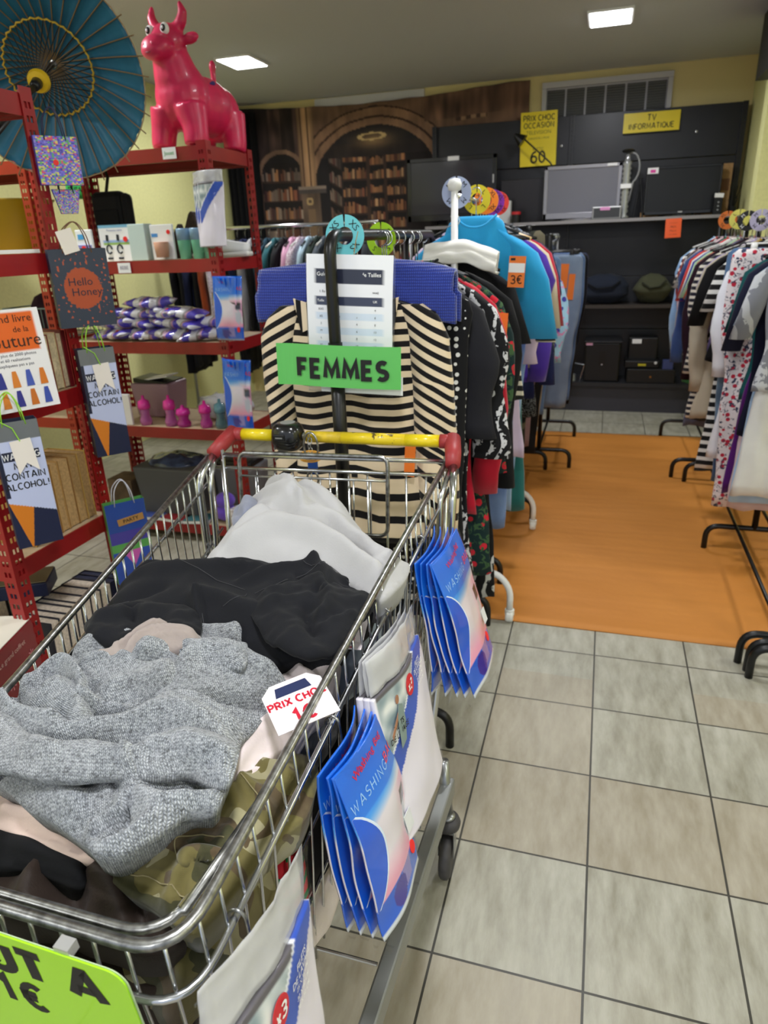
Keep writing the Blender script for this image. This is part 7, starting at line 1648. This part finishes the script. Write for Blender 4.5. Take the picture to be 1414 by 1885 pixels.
# towards the handle
drape('grey_shirt', 'pale grey cotton shirt heaped at the handle end of the trolley, topmost of the pile', 'shirt', cb([(60, 700), (110, 660), (165, 590), (240, 505), (335, 440), (385, 365), (440, 350), (480, 360), (545, 325), (610, 335), (700, 385), (790, 440), (860, 510), (960, 625), (1070, 640), (1100, 665), (1060, 740), (960, 830), (900, 800), (760, 730), (500, 700), (290, 660), (150, 720)]), 0.845, 0.045, 0.05,
      [(cb([(430, 360), (500, 430), (570, 480), (605, 540)]), 0.014, 0.020), (cb([(560, 500), (600, 545), (640, 520)]), 0.010, -0.016), (cb([(340, 440), (460, 450), (560, 520), (700, 520), (860, 600), (1000, 660)]), 0.016, 0.016), (cb([(280, 620), (420, 580), (600, 590), (760, 640), (930, 740)]), 0.020, 0.018), (cb([(380, 500), (560, 560), (720, 570), (900, 670)]), 0.012, -0.014),
       (cb([(160, 640), (300, 560), (420, 520)]), 0.02, 0.012), (cb([(700, 560), (840, 620), (960, 720)]), 0.008, -0.012), (cb([(620, 400), (720, 450), (820, 540)]), 0.02, 0.014), (cb([(500, 350), (560, 400), (700, 520)]), 0.015, -0.008)],
      cloth((178, 177, 178)), res=0.006, seed=6, noise_a=0.006, domes=((330 + 560 * .389, 770 + 450 * .389, 0.13, 0.035),), slope=(0, 0.02))
drape('blue_towel', 'small grey-blue folded fleece tucked behind the grey shirt', 'clothes', [(424, 948), (430, 922), (455, 916), (480, 918), (482, 940), (470, 955), (430, 962)], 0.875, 0.03, 0.012, [([(440, 925), (440, 955)], 0.006, -0.01)], cloth((128, 132, 150)), res=0.005, seed=7)
drape('cargo_trousers', 'black cotton cargo trousers spread across the middle of the pile', 'trousers', [(150, 1150), (156, 1128), (185, 1108), (205, 1092), (228, 1078), (236, 1058), (252, 1048), (262, 1038), (330, 1044), (372, 1025), (440, 1010), (520, 1020), (600, 1038), (660, 1058), (690, 1075), (702, 1092), (690, 1118), (655, 1140), (640, 1168), (612, 1190), (570, 1200), (500, 1215), (470, 1195), (400, 1185), (330, 1172), (300, 1165), (262, 1185), (215, 1182), (165, 1168)], 0.81, 0.045, 0.035,
      [([(230, 1085), (300, 1075), (400, 1085), (470, 1078)], 0.018, 0.018), ([(330, 1050), (420, 1085), (452, 1080)], 0.004, 0.005), ([(452, 1100), (500, 1085), (560, 1075), (600, 1060)], 0.012, 0.014), ([(585, 1062), (610, 1090), (600, 1125)], 0.014, 0.018), ([(600, 1130), (650, 1140)], 0.010, 0.014), ([(560, 1090), (580, 1130), (565, 1170)], 0.010, -0.016), ([(365, 1125), (372, 1170)], 0.006, 0.016), ([(372, 1120), (450, 1150), (560, 1170)], 0.016, 0.012),
       ([(180, 1120), (240, 1130), (300, 1110)], 0.016, -0.014), ([(160, 1155), (230, 1150), (300, 1150)], 0.012, 0.012), ([(240, 1060), (300, 1060), (330, 1050)], 0.010, 0.012), ([(560, 1180), (610, 1155)], 0.006, 0.008), ([(640, 1095), (690, 1095)], 0.012, -0.012)],
      cloth((20, 21, 26)), res=0.0055, seed=8, noise_a=0.008)
# stitched seams on the trousers
def seam(pts, z, nm, par, c=(58, 58, 62), r=0.0006):
    q = MB(); dg = bpy.context.evaluated_depsgraph_get(); e = par.evaluated_get(dg); w_ = smooth_open([tuple(at(x, y, Z=z)[:2]) for x, y in pts], 2); L = []
    for x, y in w_:
        ok, hit, n_, i_ = par.ray_cast(V((x, y, 2)), V((0, 0, -1)))
        if ok: L.append(hit + V((0, 0, 0.0010)))
    if len(L) > 2: q.tube(L, r, 5).build(nm, M(c, 0.7), par)
bpy.context.view_layer.update()
CT = COL.objects['cargo_trousers']
for pts in ([(330, 1052), (372, 1070), (452, 1092)], [(470, 1100), (560, 1062), (600, 1050)], [(560, 1180), (615, 1150), (652, 1142)], [(455, 1100), (448, 1118), (412, 1124)], [(560, 1100), (600, 1118), (640, 1118)], [(372, 1128), (378, 1168)], [(180, 1150), (184, 1128), (240, 1120)], [(560, 1048), (640, 1068), (690, 1088)]): seam(pts, 0.835, 'seam', CT)
CM = COL.objects['camouflage_trousers']
for pts in ([(375, 935), (470, 990), (560, 1015), (650, 1080), (760, 1110)], [(350, 952), (420, 1055), (560, 1125), (700, 1228)], [(660, 965), (646, 922), (678, 888), (740, 882), (835, 906)], [(900, 690), (990, 770), (1010, 840)]): seam(c3(pts), 0.75, 'seam', CM, (150, 140, 104), 0.0008)
drape('taupe_cardigan', 'taupe ribbed knit showing between the black trousers and the grey sweater', 'knitwear', c3([(330, 200), (350, 172), (420, 168), (440, 150), (490, 115), (540, 80), (600, 66), (650, 95), (742, 108), (752, 150), (640, 175), (560, 190), (500, 210), (420, 230)]), 0.846, 0.016, 0.012,
      [(c3([(440, 180), (500, 130), (600, 90), (640, 100)]), 0.005, 0.008), (c3([(480, 190), (540, 130), (640, 110), (740, 125)]), 0.005, 0.008), (c3([(520, 190), (600, 140), (740, 140)]), 0.005, 0.008), (c3([(460, 190), (520, 130), (620, 100)]), 0.004, -0.006)], cloth((158, 146, 140)), res=0.0045, seed=9)
# price cards lying on the pile
def pcard(label, c, xd, yd, w, h, txts, rot=None):
    o = thing('price_card', label, 'price card'); o.matrix_world = frame(c, xd, yd)
    outl = [(-w / 2, -h / 2), (w / 2, -h / 2), (w / 2, h * 0.32), (w * 0.32, h / 2), (-w * 0.32, h / 2), (-w / 2, h * 0.32)]
    MB().prism(outl, 0.001).build('card', M((240, 230, 234), 0.45), o); q = MB(); q.prism([(-w * 0.30, h * 0.20), (w * 0.30, h * 0.20), (w * 0.26, h * 0.40), (-w * 0.26, h * 0.40)], 0.0004, Matrix.Translation((0, 0, 0.001))); q.build('logo_block', M((34, 44, 84), 0.5), o)
    for tx, y, s in txts: strokes('lettering', tx, s * 0.72, M((196, 24, 50), 0.5), o, Matrix.Translation((0, y, 0.0016)), weight=0.22)
    return o
P3 = lambda x, y, z: at(x / 2.02, 1100 + y / 2.02, Z=z)
a, b, c_ = P3(1140, 478, 0.805), P3(1225, 420, 0.815), P3(1000, 330, 0.815)
pcard('white price card reading PRIX CHOC 1€ lying against the right rim beside the sweater', P3(1110, 385, 0.822), P3(1190, 330, 0.825) - P3(1030, 395, 0.818), P3(1060, 330, 0.825) - P3(1150, 440, 0.818), 0.082, 0.085, (('PRIX CHOC', 0.004, 0.0165), ('1€', -0.024, 0.03)))
pcard('white price card reading PRIX CHOC half hidden under the black cargo trousers', at(640, 1165, Z=0.80), at(650, 1128, Z=0.805) - at(628, 1205, Z=0.80), V((-0.6, 0.3, 0.05)), 0.085, 0.055, (('PRIX CHOC', -0.008, 0.0165),))

# the grey sweater on top
S4 = c4([(-160, 560), (0, 480), (45, 450), (110, 440), (160, 430), (215, 375), (300, 325), (350, 300), (385, 245), (430, 232), (520, 250), (575, 240), (610, 195), (700, 168), (830, 165), (940, 180), (1060, 188), (1140, 170), (1180, 190), (1225, 260), (1230, 305), (1300, 345), (1345, 380), (1260, 440), (1262, 490), (1200, 560), (1115, 640), (1112, 690), (1065, 830), (1040, 850), (1010, 950), (930, 950), (860, 965), (760, 1040), (640, 1110), (520, 1165), (430, 1155), (390, 1110), (320, 1050), (220, 1000), (90, 930), (0, 840), (-160, 760)])
drape('grey_sweater', 'heather grey chunky knitted sweater spread on top of the pile', 'knitwear', S4, 0.795, 0.040, 0.034,
      [(c4([(20, 600), (90, 700), (200, 740), (350, 745), (500, 720), (640, 690), (780, 640), (900, 640), (1060, 720)]), 0.020, 0.018),
       (c4([(0, 780), (160, 800), (330, 810), (500, 790), (690, 800), (860, 775), (960, 800), (1040, 845)]), 0.008, -0.018),
       (c4([(60, 480), (110, 560), (170, 625), (270, 650), (440, 640), (570, 650), (640, 610), (700, 560)]), 0.009, -0.026),
       (c4([(30, 470), (60, 540), (140, 660), (280, 690)]), 0.012, 0.016), (c4([(150, 460), (230, 400), (330, 400), (400, 460), (420, 560), (390, 620)]), 0.016, 0.024), (c4([(290, 560), (310, 620)]), 0.012, -0.020),
       (c4([(330, 380), (420, 440), (440, 560)]), 0.006, -0.016), (c4([(330, 300), (430, 300), (560, 270), (660, 290), (740, 350), (700, 390)]), 0.018, 0.022), (c4([(660, 290), (690, 310), (720, 318)]), 0.010, -0.040),
       (c4([(440, 520), (560, 480), (700, 430), (800, 400), (860, 330)]), 0.009, -0.020), (c4([(620, 210), (720, 200), (840, 240), (850, 320)]), 0.018, 0.016), (c4([(850, 330), (930, 285), (1040, 270), (1150, 295), (1230, 305)]), 0.009, -0.018),
       (c4([(940, 200), (1060, 225), (1140, 230), (1180, 215)]), 0.014, 0.018), (c4([(1143, 175), (1145, 290)]), 0.004, -0.010), (c4([(860, 400), (960, 340), (1100, 330), (1250, 370)]), 0.030, 0.016), (c4([(640, 640), (760, 560), (900, 530), (1060, 500), (1240, 480)]), 0.010, -0.018),
       (c4([(700, 600), (820, 570), (940, 570), (1110, 640)]), 0.012, 0.012), (c4([(560, 840), (600, 920), (610, 1000), (560, 1070), (430, 1080)]), 0.016, 0.022), (c4([(540, 850), (560, 930), (600, 960)]), 0.008, -0.020), (c4([(610, 1010), (600, 1070), (440, 1085)]), 0.006, -0.018), (c4([(660, 850), (760, 900), (900, 880), (1020, 850)]), 0.020, 0.014), (c4([(60, 830), (200, 900), (330, 960)]), 0.020, 0.012), (c4([(280, 820), (420, 870), (540, 850)]), 0.014, -0.012), (c4([(460, 600), (600, 620), (640, 640)]), 0.010, 0.012)],
      KNIT, res=0.0042, noise_a=0.004, noise_s=14, seed=10, skirt=0.04, thick=0.006, uvrot=0.5, slope=(0, 0.03), FA=1.6)

GS = COL.objects['grey_sweater']
# folded-over layers of the sweater that lie on its own front
drape('collar_band', '', '', c4([(-160, 560), (0, 500), (42, 452), (66, 500), (96, 560), (150, 615), (230, 648), (330, 655), (440, 642), (530, 655), (590, 665), (650, 630), (740, 585), (850, 556), (950, 575), (1040, 612), (1112, 645), (1106, 700), (1085, 770), (1062, 832), (1000, 820), (930, 780), (860, 768), (760, 792), (620, 792), (480, 800), (330, 812), (180, 798), (60, 770), (0, 760), (-160, 740)]), 0.842, 0.018, 0.014,
      [(c4([(60, 560), (180, 700), (400, 700), (560, 720), (700, 690), (860, 650), (1080, 720)]), 0.014, 0.008), (c4([(990, 740), (1000, 752)]), 0.005, -0.008), (c4([(600, 700), (680, 740)]), 0.01, -0.006), (c4([(760, 640), (800, 760)]), 0.012, -0.006), (c4([(200, 660), (240, 780)]), 0.012, 0.005)],
      KNIT, res=0.0042, noise_a=0.003, noise_s=16, seed=21, skirt=0.016, thick=0.004, uvrot=0.25, parent=GS)
drape('rolled_sleeve', '', '', c4([(110, 450), (160, 425), (220, 372), (300, 335), (350, 350), (410, 400), (432, 470), (428, 560), (400, 620), (350, 645), (290, 640), (220, 630), (170, 600), (140, 540), (115, 500)]), 0.838, 0.026, 0.018,
      [(c4([(230, 420), (320, 420), (390, 500), (390, 590)]), 0.012, 0.010), (c4([(290, 540), (305, 630)]), 0.010, -0.020), (c4([(160, 500), (230, 590)]), 0.010, -0.008)], KNIT, res=0.0042, noise_a=0.003, seed=22, skirt=0.025, thick=0.004, uvrot=1.2, parent=GS)
drape('sleeve', '', '', c4([(310, 335), (345, 305), (388, 245), (470, 245), (575, 250), (640, 205), (720, 195), (800, 215), (860, 260), (862, 330), (830, 385), (740, 425), (620, 460), (520, 490), (440, 510), (415, 430), (370, 365)]), 0.828, 0.020, 0.018,
      [(c4([(400, 300), (520, 290), (640, 300), (740, 350), (820, 350)]), 0.016, 0.012), (c4([(655, 285), (690, 312), (725, 322)]), 0.009, -0.034), (c4([(440, 460), (600, 400), (760, 380)]), 0.012, 0.008), (c4([(600, 230), (700, 225), (800, 260)]), 0.012, 0.008)], KNIT, res=0.0042, noise_a=0.003, seed=23, skirt=0.022, thick=0.004, uvrot=0.8, parent=GS)
drape('cuff', '', '', c4([(640, 185), (700, 166), (830, 163), (940, 178), (1060, 186), (1142, 166), (1150, 200), (1146, 292), (1080, 288), (1020, 262), (940, 232), (850, 214), (740, 200)]), 0.846, 0.012, 0.010,
      [(c4([(700, 180), (860, 188), (1000, 215), (1140, 230)]), 0.008, 0.005)], KNIT, res=0.004, noise_a=0.002, seed=24, skirt=0.012, thick=0.003, uvrot=1.45, parent=GS)
drape('lower_fold', '', '', c4([(380, 1085), (420, 1075), (480, 1085), (560, 1070), (605, 1010), (590, 930), (545, 870), (540, 840), (600, 820), (700, 860), (820, 880), (960, 850), (1045, 848), (1012, 950), (930, 952), (860, 966), (760, 1040), (640, 1110), (520, 1162), (430, 1150)]), 0.826, 0.018, 0.014,
      [(c4([(640, 900), (700, 960), (860, 940)]), 0.014, 0.008), (c4([(520, 1120), (680, 1050)]), 0.012, 0.006)], KNIT, res=0.0042, noise_a=0.003, seed=25, skirt=0.016, thick=0.004, uvrot=0.2, parent=GS)
drape('trouser_leg', '', '', [(452, 1102), (480, 1082), (530, 1062), (585, 1052), (640, 1072), (688, 1080), (694, 1100), (660, 1128), (640, 1160), (612, 1188), (575, 1198), (540, 1190), (500, 1170), (470, 1140)], 0.852, 0.012, 0.008,
      [([(585, 1060), (606, 1088), (600, 1125)], 0.012, 0.012), ([(500, 1110), (560, 1090)], 0.012, 0.008), ([(560, 1110), (575, 1160)], 0.010, -0.012), ([(600, 1150), (650, 1130)], 0.008, 0.006)], CT.data.materials[0], res=0.005, noise_a=0.009, noise_s=24, sm=1, seed=31, skirt=0.014, parent=CT)
drape('trouser_leg', '', '', [(152, 1150), (160, 1125), (190, 1105), (232, 1096), (300, 1098), (360, 1108), (372, 1125), (366, 1168), (310, 1162), (262, 1180), (215, 1178), (165, 1165)], 0.846, 0.010, 0.008,
      [([(180, 1130), (260, 1120), (350, 1125)], 0.014, 0.008), ([(240, 1110), (250, 1160)], 0.008, -0.008)], CT.data.materials[0], res=0.005, noise_a=0.009, noise_s=24, sm=1, seed=32, skirt=0.014, parent=CT)
drape('pocket_flap', '', '', c3([(660, 965), (645, 925), (675, 888), (740, 878), (835, 900), (828, 925), (760, 918), (710, 930), (690, 962)]), 0.775, 0.008, 0.006, [], CAMO, res=0.004, noise_a=0.001, seed=33, skirt=0.01, parent=CM)
drape('belt_loop', '', '', c3([(618, 1172), (680, 1068), (745, 1052), (758, 1064), (710, 1098), (655, 1185)]), 0.772, 0.006, 0.005, [(c3([(650, 1170), (705, 1080)]), 0.003, 0.003)], CAMO, res=0.004, noise_a=0.001, seed=34, skirt=0.01, parent=CM)
